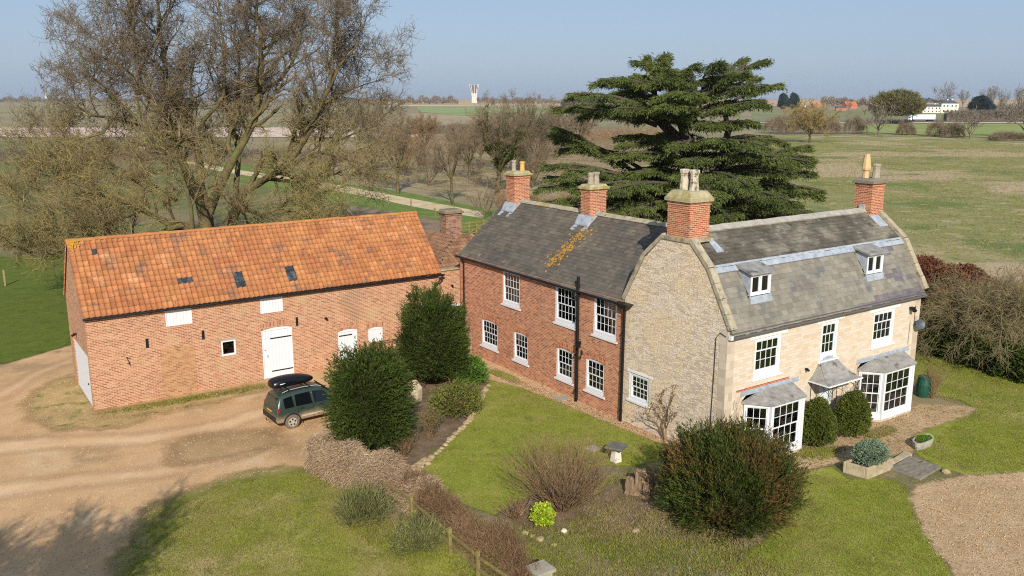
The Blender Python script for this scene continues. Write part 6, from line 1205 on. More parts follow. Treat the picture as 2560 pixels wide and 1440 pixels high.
def blades(name, poly, K, h, w, mats, label, seed, thr=-9):
    rng = np.random.default_rng(seed); q = np.array([G(*p)[:2] for p in poly]); lo, hi = q.min(0), q.max(0); P = []; n = 0
    while n < K: c = lo+(hi-lo)*rng.random((30000, 2)); c = c[sdf(c, q)+rng.normal(size=len(c))*.08 > 0]; P.append(c); n += len(c)
    P = np.concatenate(P)[:K]; P = np.concatenate([P, np.full((len(P), 1), .012)], 1); V, F, T = sprigs(P, np.array([0, 0, 1.])+rng.normal(size=P.shape)*.5, np.full(len(P), .01), 3, h, w, .9, 0, rng); V[:, 2] = V[:, 2].clip(.01)
    sel = fbm(P, 1.1, seed)+.7*rng.normal(size=len(P)) > (.45 if thr < -1 else thr); tag(link(name, mesh_np(name, V, F, mats, tint=T, mi=np.repeat(sel.astype(int), 3))), label, 'grass', None, 'stuff')
blades('lawn_grass', [(1225, 950), (1390, 1003), (1500, 1050), (1650, 1110), (1640, 1150), (1500, 1165), (1330, 1238), (1240, 1285), (1160, 1260), (1040, 1185), (1170, 1060)], 26000, .045, .010, [GRASSB, STRAW], 'short mown grass of the garden lawn', 64)
blades('lawn_grass', [(800, 1178), (960, 1290), (1060, 1350), (1160, 1440), (1200, 1500), (300, 1500), (325, 1400), (390, 1295), (560, 1216), (700, 1194)], 38000, .05, .011, [GRASSB, STRAW], 'rougher grass of the lawn beside the drive', 65, .1)
blades('lawn_grass', [(2020, 1185), (2120, 1200), (2250, 1205), (2300, 1310), (2390, 1450), (2450, 1550), (1850, 1550), (1960, 1320)], 22000, .045, .010, [GRASSB, STRAW], 'mown grass strip between the bronze yew and the leaf bed', 66)
blades('lawn_grass', [(2290, 850), (2600, 940), (2600, 1175), (2420, 1185), (2290, 1128), (2440, 1022), (2290, 980)], 30000, .05, .012, [GRASSB, STRAW], 'mown grass of the lawn right of the farmhouse', 67)
def pebbles(name, poly, K, sz, mat, label, seed):
    rng = np.random.default_rng(seed); q = np.array([G(*p)[:2] for p in poly]); lo, hi = q.min(0), q.max(0); c = lo+(hi-lo)*rng.random((K*4, 2)); c = c[sdf(c, q) > .05][:K]; n = len(c); s = sz*(.4+rng.random((n, 1, 1))**2*1.4)
    base = np.array([[-1, -1, 0], [1, -1, 0], [1, 1, 0], [-1, 1, 0], [-.5, -.5, .8], [.5, -.5, .8], [.5, .5, .8], [-.5, .5, .8]])*.5; V = (base[None]*(.7+.6*rng.random((n, 8, 3))))*s+np.concatenate([c, np.full((n, 1), .01)], 1)[:, None]
    f = np.array([[4, 5, 6, 7], [0, 1, 5, 4], [1, 2, 6, 5], [2, 3, 7, 6], [3, 0, 4, 7]]); F = (f[None]+(np.arange(n)*8)[:, None, None]).reshape(-1, 4); tag(link(name, mesh_np(name, V.reshape(-1, 3), F, mat, tint=np.repeat(rng.random(n), 5))), label, 'gravel', None, 'stuff')
PEB = surf('drive_pebble', [(.3, '#a6865f'), (.6, '#c09e76'), (.8, '#cfb38c')], 6, rough=1, tint=.35)
pebbles('loose_gravel', [(20, 960), (190, 950), (240, 1040), (660, 975), (830, 960), (800, 1100), (770, 1160), (560, 1212), (430, 1255), (330, 1370), (300, 1600), (-50, 1600)], 15000, .024, PEB, 'loose gravel and small stones on the drive', 68)
pebbles('loose_gravel', [(1200, 885), (1556, 1048), (1800, 1105), (1700, 1122), (1500, 1048), (1290, 964), (1215, 945)], 9000, .03, PEB, 'loose gravel on the path along the walls', 69)
litter(5000, [(2290, 1212), (2400, 1192), (2560, 1180), (2700, 1190), (2700, 1600), (2480, 1600), (2385, 1440), (2335, 1370), (2292, 1300)], 71, 'leaf_litter', 'dead leaves scattered over the brown leaf bed', PEB, .05)
litter(4500, [(1225, 925), (1556, 1050), (1800, 1100), (1690, 1125), (1500, 1050), (1290, 966)], 72, 'leaf_litter', 'dry leaves blown along the gravel path by the walls', LEAF_BROWN, .035)
litter(4000, [(1980, 1110), (2300, 1015), (2440, 1020), (2280, 1090), (2280, 1130), (2090, 1160), (1940, 1250)], 73, 'leaf_litter', 'dry leaves on the bare terrace before the bay windows', LEAF_BROWN, .035)
# ================================================================ MID-DISTANCE TREES
SP_MID = lambda k=1.: [dict(seg=.8, wob=.08), dict(den=1.3, len=2.6*k, n=5, ang=(25, 60), rad=.45, wan=.2, trop=.06, **{'from': .3}), dict(den=2.2, len=1.3*k, n=4, ang=(25, 60), rad=.5, wan=.22, **{'from': .1}), dict(den=2.8, len=.65*k, n=2, ang=(25, 60), rad=.6, wan=.2)]
def mid_tree(px, py, h, w, seed, label, mats=(BARK, TWIG_GREY), cat='tree', stems=6, fork=.25, minr=.012, k=1., group=None, name='bare_tree', r=.2, spec=None, ivy=None):
    h *= 1.28; w *= 1.2; B = G(px, py); R = random.Random(seed); T = Tree(R, minr); f = B+(R.uniform(-.3, .3), 0, h*fork); T.limb([B, f], r, r*.75, [dict(seg=.8, wob=.05)])
    for i in range(stems):
        a = 2*PI*i/stems+R.uniform(-.4, .4); q = R.uniform(.25, 1)*w/2; t = f+np.array([math.cos(a)*q, math.sin(a)*q, (h*(1-fork))*(1-.25*(q/(w/2))**2)*R.uniform(.75, 1)]); m = f+(t-f)*.45+np.array([math.cos(a)*q*.12, math.sin(a)*q*.12, 0])
        T.limb([f, m, t], r*.55, .03, spec or SP_MID(k))
    dist = float(np.linalg.norm(B))/100; o = tree_obj(name, T, B, mats, label, cat, group, big=.06, sprays=((4.0, .55*k, .009*max(1, dist), .1, .08), (2.5, .35*k, .007*max(1, dist), .1, 9)))
    if ivy:
        rng = np.random.default_rng(seed); S = np.array(T.S); S = S[S[:, 6] > .05]; i = rng.integers(0, len(S), ivy); t = rng.random((ivy, 1)); P = S[i, :3]*(1-t)+S[i, 3:6]*t+rng.normal(size=(ivy, 3))*.22; V, F, Tt = sprigs(P, rng.normal(size=P.shape), np.full(ivy, .15), 5, .16, .1, 1, .2, rng)
        link('ivy', mesh_np('ivy', V-B, F, LEAF_YEW, tint=Tt), o)
    return o
mid_tree(995, 484, 9.5, 8.5, 101, 'bare ash tree with pale trunk on the verge beside the sandy track', r=.28, stems=8)
mid_tree(1132, 512, 7.6, 6.0, 102, 'small slender bare tree left of the ivy-clad trees', r=.2, stems=7, fork=.35)
mid_tree(1245, 486, 11, 10, 103, 'leaning ivy-clad bare tree left of the first house chimney', r=.38, stems=13, ivy=3200, mats=(BARK, TWIG_GREY))
mid_tree(1300, 440, 11.5, 11, 104, 'second ivy-clad bare tree standing behind the leaning one', r=.3, stems=12, ivy=2000)
mid_tree(1345, 430, 9, 11, 113, 'broad grey bare tree between the ivy-clad trees and the cedar', r=.25, stems=12)
mid_tree(1175, 450, 8, 10, 114, 'wide-crowned bare tree behind the slender verge tree', r=.22, stems=11)
mid_tree(1060, 400, 8, 10, 115, 'purple-brown bare tree beyond the track-side ash', r=.22, stems=11, mats=(BARK, TWIG_RED))
mid_tree(1200, 425, 8.5, 8, 105, 'bushy purple-grey bare tree behind the slender verge tree', r=.2, stems=9, mats=(BARK, TWIG_RED))
mid_tree(1390, 400, 9.5, 10, 106, 'grey bare tree in the scrub left of the cedar', r=.22, stems=9, minr=.018)
mid_tree(1450, 380, 11, 11, 107, 'tall pale-stemmed bare tree just left of the cedar top', r=.2, stems=10, minr=.02, fork=.12)
mid_tree(1020, 440, 7, 9, 108, 'round bare bush-like tree behind the track-side ash', r=.16, stems=10, fork=.1, mats=(BARK, TWIG_RED))
mid_tree(940, 430, 8, 8, 109, 'bare tree at the right fringe of the big bare tree', r=.2, stems=8)
mid_tree(1070, 465, 4.5, 5, 110, 'low thorny bare shrub between the two verge trees', r=.1, stems=9, fork=.08, cat='shrub', name='bare_shrub')
mid_tree(1330, 470, 6, 7, 111, 'low bare tree behind the first house chimney', r=.15, stems=9, fork=.12)
mid_tree(1212, 545, 2.6, 3.6, 112, 'dense bare shrub against the gable of the brick house', r=.06, stems=12, fork=.05, cat='shrub', name='bare_shrub', k=.6)
mid_tree(2024, 357, 9.6, 14, 121, 'golden-twigged willow standing alone in the meadow', mats=(BARK, TWIG_GOLD), r=.4, stems=11, fork=.2, minr=.04, k=.9, name='willow_tree', spec=[dict(seg=1.5, wob=.2), dict(den=.8, len=5, n=5, ang=(25, 65), rad=.4, wan=.22, **{'from': .2}), dict(den=1.3, len=2.4, n=4, ang=(25, 60), rad=.5, trop=-.06), dict(den=1.8, len=1.2, n=2, ang=(25, 60), rad=.6, trop=-.12)])
# hedges and thickets of the middle distance
COREF = plain('far_hedge_core', '#6b5f50', 1, .05, var=.25, scale=.4); hd = dict(mat=TWIG_FAR, core=COREF, up=.6)
hedge('hedge', [AT(x, 720, 200)*[1, 1, 0] for x in (-200, 0, 300, 600, 900)], 3, 2.4, 'dark low hedge below the pale ploughed field on the left', 'hedge', den=60, blades=6, bl=.7, bw=.05, L=.8, seed=131, **hd)
def px_line(pts): return [G(x, y) for x, y in pts]
hedge('hedge', px_line([(960, 338), (1100, 334), (1250, 330), (1400, 328)]), 4, 3, 'dark hedge line crossing the brown fields left of the cedar', 'hedge', den=60, blades=6, bl=.8, bw=.06, L=.9, seed=132, **hd)
hedge('hedge', px_line([(2362, 303), (2450, 303), (2570, 304)]), 6, 5.5, 'long brown hedge right of the white lorry', 'hedge', den=35, blades=7, bl=1.3, bw=.12, L=1.4, seed=133, lump=.08, **hd)
hedge('hedge', px_line([(2120, 309), (2280, 309)]), 3, 1.6, 'thin low hedge along the road left of the white lorry', 'hedge', den=14, blades=6, bl=.9, bw=.08, L=.8, seed=134, **hd)
hedge('thicket', px_line([(1925, 335), (2010, 334), (2100, 335)]), 12, 6, 'brown thicket behind the golden willow', 'hedge', mat=TWIG_GREY, core=None, up=.6, den=130, blades=6, bl=1.0, bw=.07, L=1.1, seed=135, lump=.5, hf=lambda u: .4+.6*np.sin(np.pi*np.clip(u, 0, 1))**.5)
for i, (x0, x1, y, h, lab) in enumerate([(2120, 2162, 335, 6, 'dark dense thicket right of the golden willow'), (2256, 2282, 338, 3.4, 'small clipped brown hedge block at the meadow edge'), (2328, 2366, 342, 4.5, 'low brown thorn bushes in the middle of the meadow edge'), (2370, 2404, 345, 4.2, 'straggly thorn bushes left of the lone thorn tree'), (2480, 2570, 352, 2.2, 'low dark hedge at the right end of the meadow')]):
    hedge('thicket', px_line([(x0, y), ((x0*2+x1)/3, y-1), (x1, y)]), 4, h, lab, 'hedge', den=150, blades=6, bl=.7, bw=.05, L=1.1, seed=140+i, lump=.5, mat=TWIG_GREY, core=None, up=.7, hf=lambda u: .35+.65*np.sin(np.pi*np.clip(u, 0, 1))**.6)
FARSP = [dict(seg=2, wob=.2), dict(den=.75, len=4.5, n=4, ang=(25, 60), rad=.45, **{'from': .25}), dict(den=1.0, len=2.3, n=3, ang=(25, 60), rad=.5), dict(den=1.3, len=1.2, n=2, ang=(25, 60), rad=.6)]
def scrub(name, poly, K, h, mats, label, seed, clump=.25, bl=.5, bw=.03, thr=.1):
    rng = np.random.default_rng(seed); q = np.array([G(*p)[:2] for p in poly]); lo, hi = q.min(0), q.max(0); P = []; n = 0
    while n < K:
        c = lo+(hi-lo)*rng.random((20000, 2)); c = c[sdf(c, q) > 0]; c3 = np.concatenate([c, np.zeros((len(c), 1))], 1); f = fbm(c3, clump, seed); c3 = c3[f+.2*rng.normal(size=len(f)) > thr]; P.append(c3); n += len(c3)
    P = np.concatenate(P)[:K]; f = (fbm(P, clump, seed)-thr).clip(.15, 1); P[:, 2] = h*f*rng.random(len(P))**.7
    V, F, T = sprigs(P, np.array([0, 0, 1.])+rng.normal(size=P.shape)*.7, np.full(len(P), .4), 6, bl, bw, .8, 0, rng); sel = fbm(P, .12, seed+5)+.3*rng.normal(size=len(P)) > .2
    return tag(link(name, mesh_np(name, V, F, mats, tint=T, mi=np.repeat(sel.astype(int), 6))), label, 'scrub', None, 'stuff')
scrub('scrub', [(960, 350), (1500, 338), (1640, 350), (1600, 420), (1420, 500), (1250, 495), (1050, 462), (900, 440), (850, 400)], 26000, 3.0, [TWIG_GREY, TWIG_RED], 'brown tangle of leafless scrub between the track and the cedar', 171, thr=.0)
scrub('scrub', [(1240, 505), (1440, 500), (1440, 560), (1260, 545)], 2500, 1.6, [TWIG_RED, STRAW], 'low dead undergrowth behind the brick house chimney', 172, clump=.5)
scrub('scrub', [(1180, 345), (1560, 330), (1700, 340), (1500, 362), (1200, 372)], 9000, 4.5, [TWIG_RED, TWIG_FAR], 'purplish belt of bare scrub beyond the ivy-clad trees', 173, thr=-.1, bl=.8, bw=.05)
def mk_far(seed, h=14, w=13, minr=.07, mats=(BARK, TWIG_FAR), stems=8, fork=.25):
    R = random.Random(seed); T = Tree(R, minr); f = Vector((0, 0, h*fork)); T.limb([(0, 0, 0), f], .35, .28, [dict(seg=2, wob=.1)])
    for i in range(stems):
        a = 2*PI*i/stems+R.uniform(-.4, .4); q = R.uniform(.25, 1)*w/2; t = f+Vector((math.cos(a)*q, math.sin(a)*q, h*(1-fork)*(1-.3*(q/(w/2))**2)*R.uniform(.75, 1))); T.limb([f, f.lerp(t, .45)+Vector((math.cos(a)*q*.15, math.sin(a)*q*.15, 0)), t], .2, .06, FARSP)
    return T
PROTO = {}
def far_tree(kind, x, y, h, label, group=None, w=1.0, cat='tree'):
    p = G(x, y) if y > 254 else base_at(x, 14*2200/(y-243) if y > 246 else 3000)
    if kind not in PROTO:
        if kind[0] == 'b': T = mk_far(int(kind[1]), fork=.12 if kind[1] == '3' else .25); o = tree_obj('distant_tree', T, (0, 0, 0), (TWIG_FAR, TWIG_FAR), label, cat, group, big=.15)
        elif kind == 'conifer': o = bush('conifer', (0, 0, 0), (5.5, 5, 7.5), label, cat, LEAF_CONIFER, 1500, blades=7, bl=1.0, bw=.35, L=1.4, seed=151, lump=.22, f=.5, cz=6.6, shape=lambda z: np.clip(.85-.3*z, .3, 1.2), core=.85)
        elif kind == 'round': o = bush('round_tree', (0, 0, 0), (8, 8, 6.0), label, cat, LEAF_FARGREEN, 2600, blades=7, bl=1.2, bw=.16, L=1.6, seed=152, lump=.2, f=.4, cz=7.4, core=.7, corec=COREB)
        PROTO[kind] = (o, 14.)
    else: o = copy_tree(PROTO[kind][0])
    s = h/14; o.location = p; o.scale = (s*w, s*w, s); o.rotation_euler = (0, 0, x*.7); tag(o, label, cat, group); 
    if group is None and 'group' in o: del o['group']
    return o
gA = 'bare trees along the far field edge'
for x, y, h, lab in [(1020, 262, 11, 'leftmost bare tree of the far field edge, well left of the tower'), (1110, 263, 15, 'broad bare tree on the far field edge left of the tower'), (1195, 263, 14, 'bare tree on the far field edge right under the water tower'), (1232, 263, 15, 'narrow bare tree on the far field edge just right of the tower'), (1257, 263, 21, 'tallest bare tree of the far field edge, right of the tower'),
                     (1290, 264, 15, 'bare tree on the far field edge beyond the tall one'), (1348, 264, 19, 'upright bare tree on the far field edge midway to the cedar'), (1380, 265, 17, 'bare tree on the far field edge behind the grey scrub'), (1415, 266, 18, 'last bare tree of the far field edge before the cedar')]:
    far_tree(random.choice(['b1', 'b2']), x, y, h, lab, gA, w=.8)
for x, y, h, k, lab in [(2362, 276, 29, 'b1', 'tall bare tree rising above the cream country house'), (2405, 275, 21, 'b2', 'bare tree right of the cream country house'), (2462, 274, 23, 'b1', 'pair-like bare tree behind the dark conifer on the right'), (2478, 273, 26, 'b2', 'tallest bare tree behind the dark conifer on the right'), (2507, 275, 22, 'b1', 'open bare tree second from the right edge of the skyline'), (2545, 274, 24, 'b2', 'bare tree at the right edge of the skyline'),
                        (2155, 272, 14, 'b2', 'small bare tree in front of the orange-roofed barn'), (2178, 268, 17, 'b1', 'lone bare tree above the white-roofed farm building'), (2122, 283, 10, 'b2', 'stunted bare tree below the orange-roofed barn'), (2192, 282, 7, 'b1', 'sapling in front of the white-roofed farm building'), (1980, 272, 17, 'b2', 'bare tree behind the pair of dark conifers')]:
    far_tree(k, x, y, h, lab, 'bare trees around the distant farms')
for x, y, h, k, lab in [(1957, 273, 17.5, 'conifer', 'left one of two dark conifers to the right of the cedar'), (1983, 273, 18, 'conifer', 'right one of two dark conifers to the right of the cedar'), (2451, 282, 14.5, 'conifer', 'wide dark evergreen right of the cream country house')]: far_tree(k, x, y, h, lab, 'distant dark evergreens', w=1.0 if x < 2400 else 1.9)
far_tree('round', 2240, 309, 17, 'large rounded olive tree left of the white lorry', w=1.2); far_tree('round', 2290, 284, 13, 'olive-green tree touching the left end of the cream country house', w=.9)
far_tree('b3', 2195, 338, 12.5, 'bushy bare thorn tree at the meadow edge behind the willow', w=1.1); far_tree('b3', 2425, 347, 10.5, 'lone thorn tree standing in the meadow on the right', w=1.2); far_tree('b3', 2562, 345, 18, 'large bare tree cut off by the right edge of the picture', w=1.0)
def woods(name, x0, x1, dep, h, seed, label, mat=TWIG_FAR, den=1.0):
    rng = np.random.default_rng(seed); n = int((x1-x0)*6*den); X = rng.uniform(x0, x1, n); P = np.array([base_at(x, dep+rng.uniform(-40, 40)) for x in X]); hh = h*(.62+.38*np.clip(fbm(np.stack([X*.08, X*0, X*0], 1), 1.3, seed), -1, 1)); P[:, 2] = hh*rng.random(n)**.8
    V, F, T = sprigs(P, np.array([0, 0, 1.])+rng.normal(size=P.shape)*.6, np.full(n, h*.2), 7, h*.22, h*.05, .8, 0, rng); return tag(link(name, mesh_np(name, V, F, mat, tint=T)), label, 'woodland', None, 'stuff')
woods('distant_wood', 1010, 1150, 1900, 16, 161, 'far-off belt of bare woodland left of the water tower'); woods('distant_wood', 1200, 1480, 2000, 13, 162, 'far-off low woodland right of the water tower'); woods('distant_wood', 2020, 2140, 1500, 15, 163, 'brown far-off wood above the orange-roofed barn')
woods('distant_wood', 2140, 2330, 2200, 12, 164, 'thin dark woodland on the right horizon', LEAF_CONIFER); woods('distant_wood', -100, 420, 2600, 15, 165, 'hazy strip of trees along the left horizon'); woods('distant_wood', 1400, 1500, 1300, 16, 166, 'dark mound of trees on the horizon left of the cedar', LEAF_CONIFER, 1.2); woods('distant_wood', 2400, 2600, 900, 9, 167, 'brown undergrowth below the bare trees on the right'); woods('distant_wood', 420, 1010, 2700, 12, 168, 'faint horizon trees seen through the big bare tree')

# ================================================================ DISTANT BUILDINGS
CREAM = plain('cream_render', '#e6dfca', .9, var=.04, scale=.1); SLBLUE = plain('blue_slate', '#4c525c', .8, var=.1, scale=.3); REDT = plain('orange_tile', '#b9683f', .9, var=.12, scale=.2); BRD = plain('far_brick', '#a5705a', .9, var=.12, scale=.2); WMET = plain('pale_sheet_roof', '#dfe3e6', .5, var=.04); DKP = plain('dark_panes', '#3b3f45', .4)
def bframe(x, y, rz=0.0):
    c = G(x, y); a = math.atan2(RGT[1], RGT[0])+rz; A = np.array([math.cos(a), math.sin(a), 0]); D = np.array([-A[1], A[0], 0]); return c, frame(c, A, D)
def gable_block(t, F, a0, a1, d0, d1, h, rh, wm, rm, hip=0, wn=()):
    m = MB(); m.fbox(F, a0, a1, d0, d1, 0, h)
    if not hip: dm = (d0+d1)/2; m.face([F(a0, d0, h), F(a0, dm, h+rh), F(a0, d1, h)]); m.face([F(a1, d0, h), F(a1, d1, h), F(a1, dm, h+rh)])
    m.build('wall', wm, t); r = MB(); dm = (d0+d1)/2; e = .4; b0, b1 = a0-e, a1+e; c0, c1 = d0-e, d1+e; z = h+.02
    r0, r1 = F(b0+(hip or 0), dm, h+rh+.05), F(b1-(hip or 0), dm, h+rh+.05)
    r.face([F(b0, c0, z), F(b1, c0, z), r1, r0]); r.face([F(b1, c1, z), F(b0, c1, z), r0, r1])
    if hip: r.face([F(b0, c1, z), F(b0, c0, z), r0]); r.face([F(b1, c0, z), F(b1, c1, z), r1])
    r.build('roof', rm, t)
    for (a, b, z0, z1) in wn:
        w = MB(); w.fbox(F, a, b, d0-.08, d0-.01, z0, z1); w.build('window', DKP, t)
c, F = bframe(2352, 283, -.25); ch = thing('country_house', c, 'cream hip-roofed country house with a lower slate wing', 'house')
gable_block(ch, F, 0, 14, 0, 11, 8.6, 3.0, CREAM, SLBLUE, 5.2, [(a, a+1.1, z, z+(1.7 if z > 3 else 2)) for a in (1.6, 4.6, 8.2, 11.4) for z in (1.0, 5.6)]); gable_block(ch, F, -15, -.1, 1, 8, 5.8, 1.9, CREAM, SLBLUE, 2.4, [(a, a+1.0, z, z+1.4) for a in (-13.6, -10.5, -7.4, -4.2, -1.9) for z in (.9, 3.7)])
for a, d, z in ((5, 5, 12.2), (9, 6, 12.4), (-5, 4.5, 8.6)): m = MB(); m.fbox(F, a, a+1.2, d, d+1, z-3, z); m.build('chimney', CREAM, ch)
c, F = bframe(2202, 276, .1); t = thing('farm_building', c, 'brick farm building with a bright white sheet roof', 'barn'); gable_block(t, F, -10, 15, 0, 9, 4.8, 2.6, BRD, WMET, 0, [(-7, -3, .2, 2.6), (3, 5, 1.2, 2.4)])
c, F = bframe(2126, 272, .3); t = thing('farm_building', c, 'distant barn with a steep orange tiled roof', 'barn'); gable_block(t, F, -6, 10, 0, 9, 4, 4.6, BRD, REDT)
c, F = bframe(2103, 277, -.2); t = thing('farm_building', c, 'small grey-roofed shed beside the orange-roofed barn', 'shed'); gable_block(t, F, -5, 5, 0, 7, 3, 1.8, BRD, SLBLUE)
c, F = bframe(2042, 268, .2); t = thing('farm_building', c, 'small orange-roofed cottage behind the golden willow', 'cottage'); gable_block(t, F, -5, 6, 0, 7, 3.2, 3, BRD, REDT)
c, F = bframe(2008, 267, .0); t = thing('farm_building', c, 'low white and grey farm sheds right of the dark conifers', 'shed'); gable_block(t, F, -7, 4, 0, 7, 3, 2, CREAM, WMET)
c, F = bframe(1632, 287, .15); t = thing('glasshouse', c, 'pale glasshouse glimpsed between the cedar branches', 'greenhouse'); gable_block(t, F, -9, 9, 0, 8, 3.2, 2.2, WMET, plain('glasshouse_roof', '#b9c2c9', .3))
# white lorry on the road
c, F = bframe(2302, 303.8, .04); lo = thing('lorry', c+(0, 0, .2), 'white articulated lorry driving on the far road', 'lorry')
m = MB(); m.fbox(F, -5.6, 8, -1.25, 1.25, 1.25, 4.1); m.build('trailer', WHITE, lo, bevel=.05); m = MB(); m.hexa([F(-8.3, -1.2, .6), F(-6.1, -1.2, .6), F(-6.1, 1.2, .6), F(-8.3, 1.2, .6), F(-8.0, -1.15, 3.3), F(-6.1, -1.15, 3.8), F(-6.1, 1.15, 3.8), F(-8.0, 1.15, 3.3)]); cb = m.build('cab', WHITE, lo)
m = MB(); m.fbox(F, -8.0, -6.9, -1.24, -1.19, 2.0, 2.9); m.build('side_window', DKP, cb); m = MB(); m.fbox(F, -5.4, 7.8, -1.0, 1.0, .75, 1.24); m.build('chassis', BLACK, lo)
for a in (-7.4, -4.6, 4.0, 5.3, 6.6):
    for s in (-1, 1): m = MB(); m.tube([F(a, s*1.22, .5), F(a, s*.9, .5)], .5, 14); m.build('wheel', BLACK, lo)
# water tower: flared ribs round a dark bowl
c = base_at(1190, 2350); tw = thing('water_tower', c, 'flared concrete water tower on the horizon', 'water tower'); CONC = plain('white_concrete', '#e2dcd6', .8, var=.04, scale=.05); DARKC = plain('dark_cladding', '#6d6469', .8, var=.1, scale=.05)
m = MB(); m.lathe(c, [(4.8, 0), (4.0, 12), (5.2, 24), (5.4, 25)], 12); m.build('shaft', plain('pink_concrete', '#d3c0b6', .9, var=.05, scale=.1), tw); m = MB(); m.lathe(c, [(5.5, 24), (7.0, 26), (10.2, 40), (10.4, 44), (4, 44.5)], 12); m.build('tank', DARKC, tw)
for k in range(8):
    a = 2*PI*k/8+.25; d = np.array([math.cos(a), math.sin(a), 0]); m = MB(); m.tube([c+d*6+(0, 0, 0), c+d*5.4+(0, 0, 14), c+d*7.6+(0, 0, 28), c+d*12+(0, 0, 46)], [.85, .8, .7, .6], 6); m.build('rib', CONC, tw)
c = base_at(168, 2900); mt = thing('radio_mast', c, 'short pale lattice mast on the far left horizon', 'mast'); m = MB(); m.tube([c, c+(0, 0, 22)], [2.6, 1.6], 4); m.tube([c+(0, 0, 22), c+(0, 0, 30)], [.8, .3], 4); m.build('mast', CONC, mt)

# ================================================================ CAR
p0, p1 = G(727, 1073), G(830, 1043); ang = math.atan2(p1[1]-p0[1], p1[0]-p0[0]); A = np.array([math.cos(ang), math.sin(ang), 0]); Dv = np.array([-A[1], A[0], 0]); org = p0-A*.72+Dv*.0
ang = math.radians(2); A = np.array([math.cos(ang), math.sin(ang), 0]); Dv = np.array([-A[1], A[0], 0]); org = p0-A*.62
car = thing('parked_car', org+Dv*.82, 'small muddy dark green hatchback with black roof box and yellow plate', 'car', rz=ang)
def paint():
    t = NT('muddy_green_paint'); v = t.coord('Object'); s = t.n('SeparateXYZ'); t.L(v, s.inputs[0])
    f = t.math('ADD', s.outputs[2], t.math('MULTIPLY', t.noise(v, 3, 4), .35)); mud = t.thresh(f, .95, .55); k = t.mix(mud, '#36443b', '#a08c74'); t.L(k, t.b.inputs['Base Color'])
    t.L(t.math('MULTIPLY_ADD', mud, .5, .3), t.b.inputs['Roughness']); t.b.inputs['Metallic'].default_value = .25; t.b.inputs['Coat Weight'].default_value = .25; return t.mat
PAINT = paint(); CGL = plain('car_glass', '#0d1114', .08, .6); TRIM = plain('black_trim', '#1b1b1d', .5); MUDT = plain('muddy_tyre', '#6b5f51', .95, var=.15, scale=8); ALLOY = plain('dusty_alloy', '#a39a8b', .6)
ST = [(0, .40, .62, .70, .68, .72, .58), (.05, .32, .80, .90, .76, .80, .66), (.14, .30, .93, 1.20, .79, .82, .66), (.24, .29, .95, 1.45, .80, .82, .62), (.42, .29, .95, 1.55, .80, .82, .60), (.9, .28, .94, 1.60, .80, .82, .60), (1.5, .28, .93, 1.61, .80, .82, .60), (2.0, .28, .92, 1.58, .80, .82, .60), (2.35, .28, .92, 1.50, .80, .82, .61), (2.75, .28, .93, 1.22, .80, .82, .66), (2.98, .28, .94, 1.04, .80, .81, .68), (3.3, .29, .88, .97, .79, .80, .64), (3.52, .33, .74, .84, .74, .76, .6), (3.64, .40, .58, .64, .62, .64, .5)]
m = MB(); secs = []
for x, zb, zt, zr, ws, wb, wr in ST:
    L_ = [(wb*.0, zb), (ws*.9, zb), (ws, zb+.06), (wb, (zb+zt)/2), (wb*.985, zt), (wr+(wb-wr)*.15, zr-.10*(zr-zt)/.6-.02), (wr*.85, zr), (0, zr+.02)]
    secs.append([(x, -y, z) for y, z in L_]+[(x, y, z) for y, z in L_[-2:0:-1]])
n = len(secs[0])
for s in secs: m.vs(s)
for i in range(len(secs)-1):
    for j in range(n): m.f.append((i*n+j, (i+1)*n+j, (i+1)*n+(j+1) % n, i*n+(j+1) % n)); m.t.append(.5); m.m.append(0)
m.f.append(tuple(range(n))); m.f.append(tuple(range((len(secs)-1)*n, len(secs)*n))[::-1]); m.t += [.5, .5]; m.m += [0, 0]
cen = np.array(m.v).mean(0)
fc = np.array(m.v)
ff = []
for f in m.f:
    p = fc[list(f)]; nn = sum(np.cross(p[i]-p[0], p[(i+1) % len(f)]-p[0]) for i in range(len(f))); q = p.mean(0)-np.array([q0 if (q0 := min(max(p.mean(0)[0], .4), 3.2)) else 0, 0, .7]); ff.append(f if nn@q > 0 else f[::-1])
m.f = ff; body = m.build('body', PAINT, car, smooth=True, local=True); sb = body.modifiers.new('Subsurf', 'SUBSURF'); sb.levels = 2; sb.render_levels = 2
def side(pts, y, t=.012):
    for s in (-1, 1):
        mm = MB(); mm.prism([(x, s*(y+ (0)), z) if False else (x, s*(.825-.30*max(0, (z-.93))/.62*.78), z) for x, z in pts], (0, s*t, 0)); mm.build('side_window', CGL, car, local=True)
side([(.42, .97), (.40, 1.36), (.80, 1.42), (.84, .98)], 0); side([(.93, .98), (.93, 1.44), (1.62, 1.46), (1.68, .98)], 0); side([(1.78, .98), (1.74, 1.46), (2.22, 1.42), (2.62, 1.06), (2.62, .98)], 0)
m = MB(); m.hexa([(.13, -.58, 1.0), (.13, .58, 1.0), (.16, .58, 1.0), (.16, -.58, 1.0), (.21, -.5, 1.42), (.21, .5, 1.42), (.25, .5, 1.42), (.25, -.5, 1.42)]); m.build('rear_window', CGL, car, local=True)
m = MB(); m.hexa([(2.80, -.6, 1.16), (2.80, .6, 1.16), (2.76, .6, 1.12), (2.76, -.6, 1.12), (2.38, -.52, 1.53), (2.38, .52, 1.53), (2.34, .52, 1.49), (2.34, -.52, 1.49)]); m.build('windscreen', CGL, car, local=True)
m = MB(); m.box(-.02, .03, -.7, .7, .42, .62); m.box(.0, .06, -.74, .74, .36, .46); m.build('bumper', TRIM, car, local=True, bevel=.02)
m = MB(); m.box(.015, .045, -.26, .26, .70, .81); m.build('number_plate', plain('yellow_plate', '#d9a72c', .5), car, local=True)
RED = plain('red_lens', '#a81420', .25)
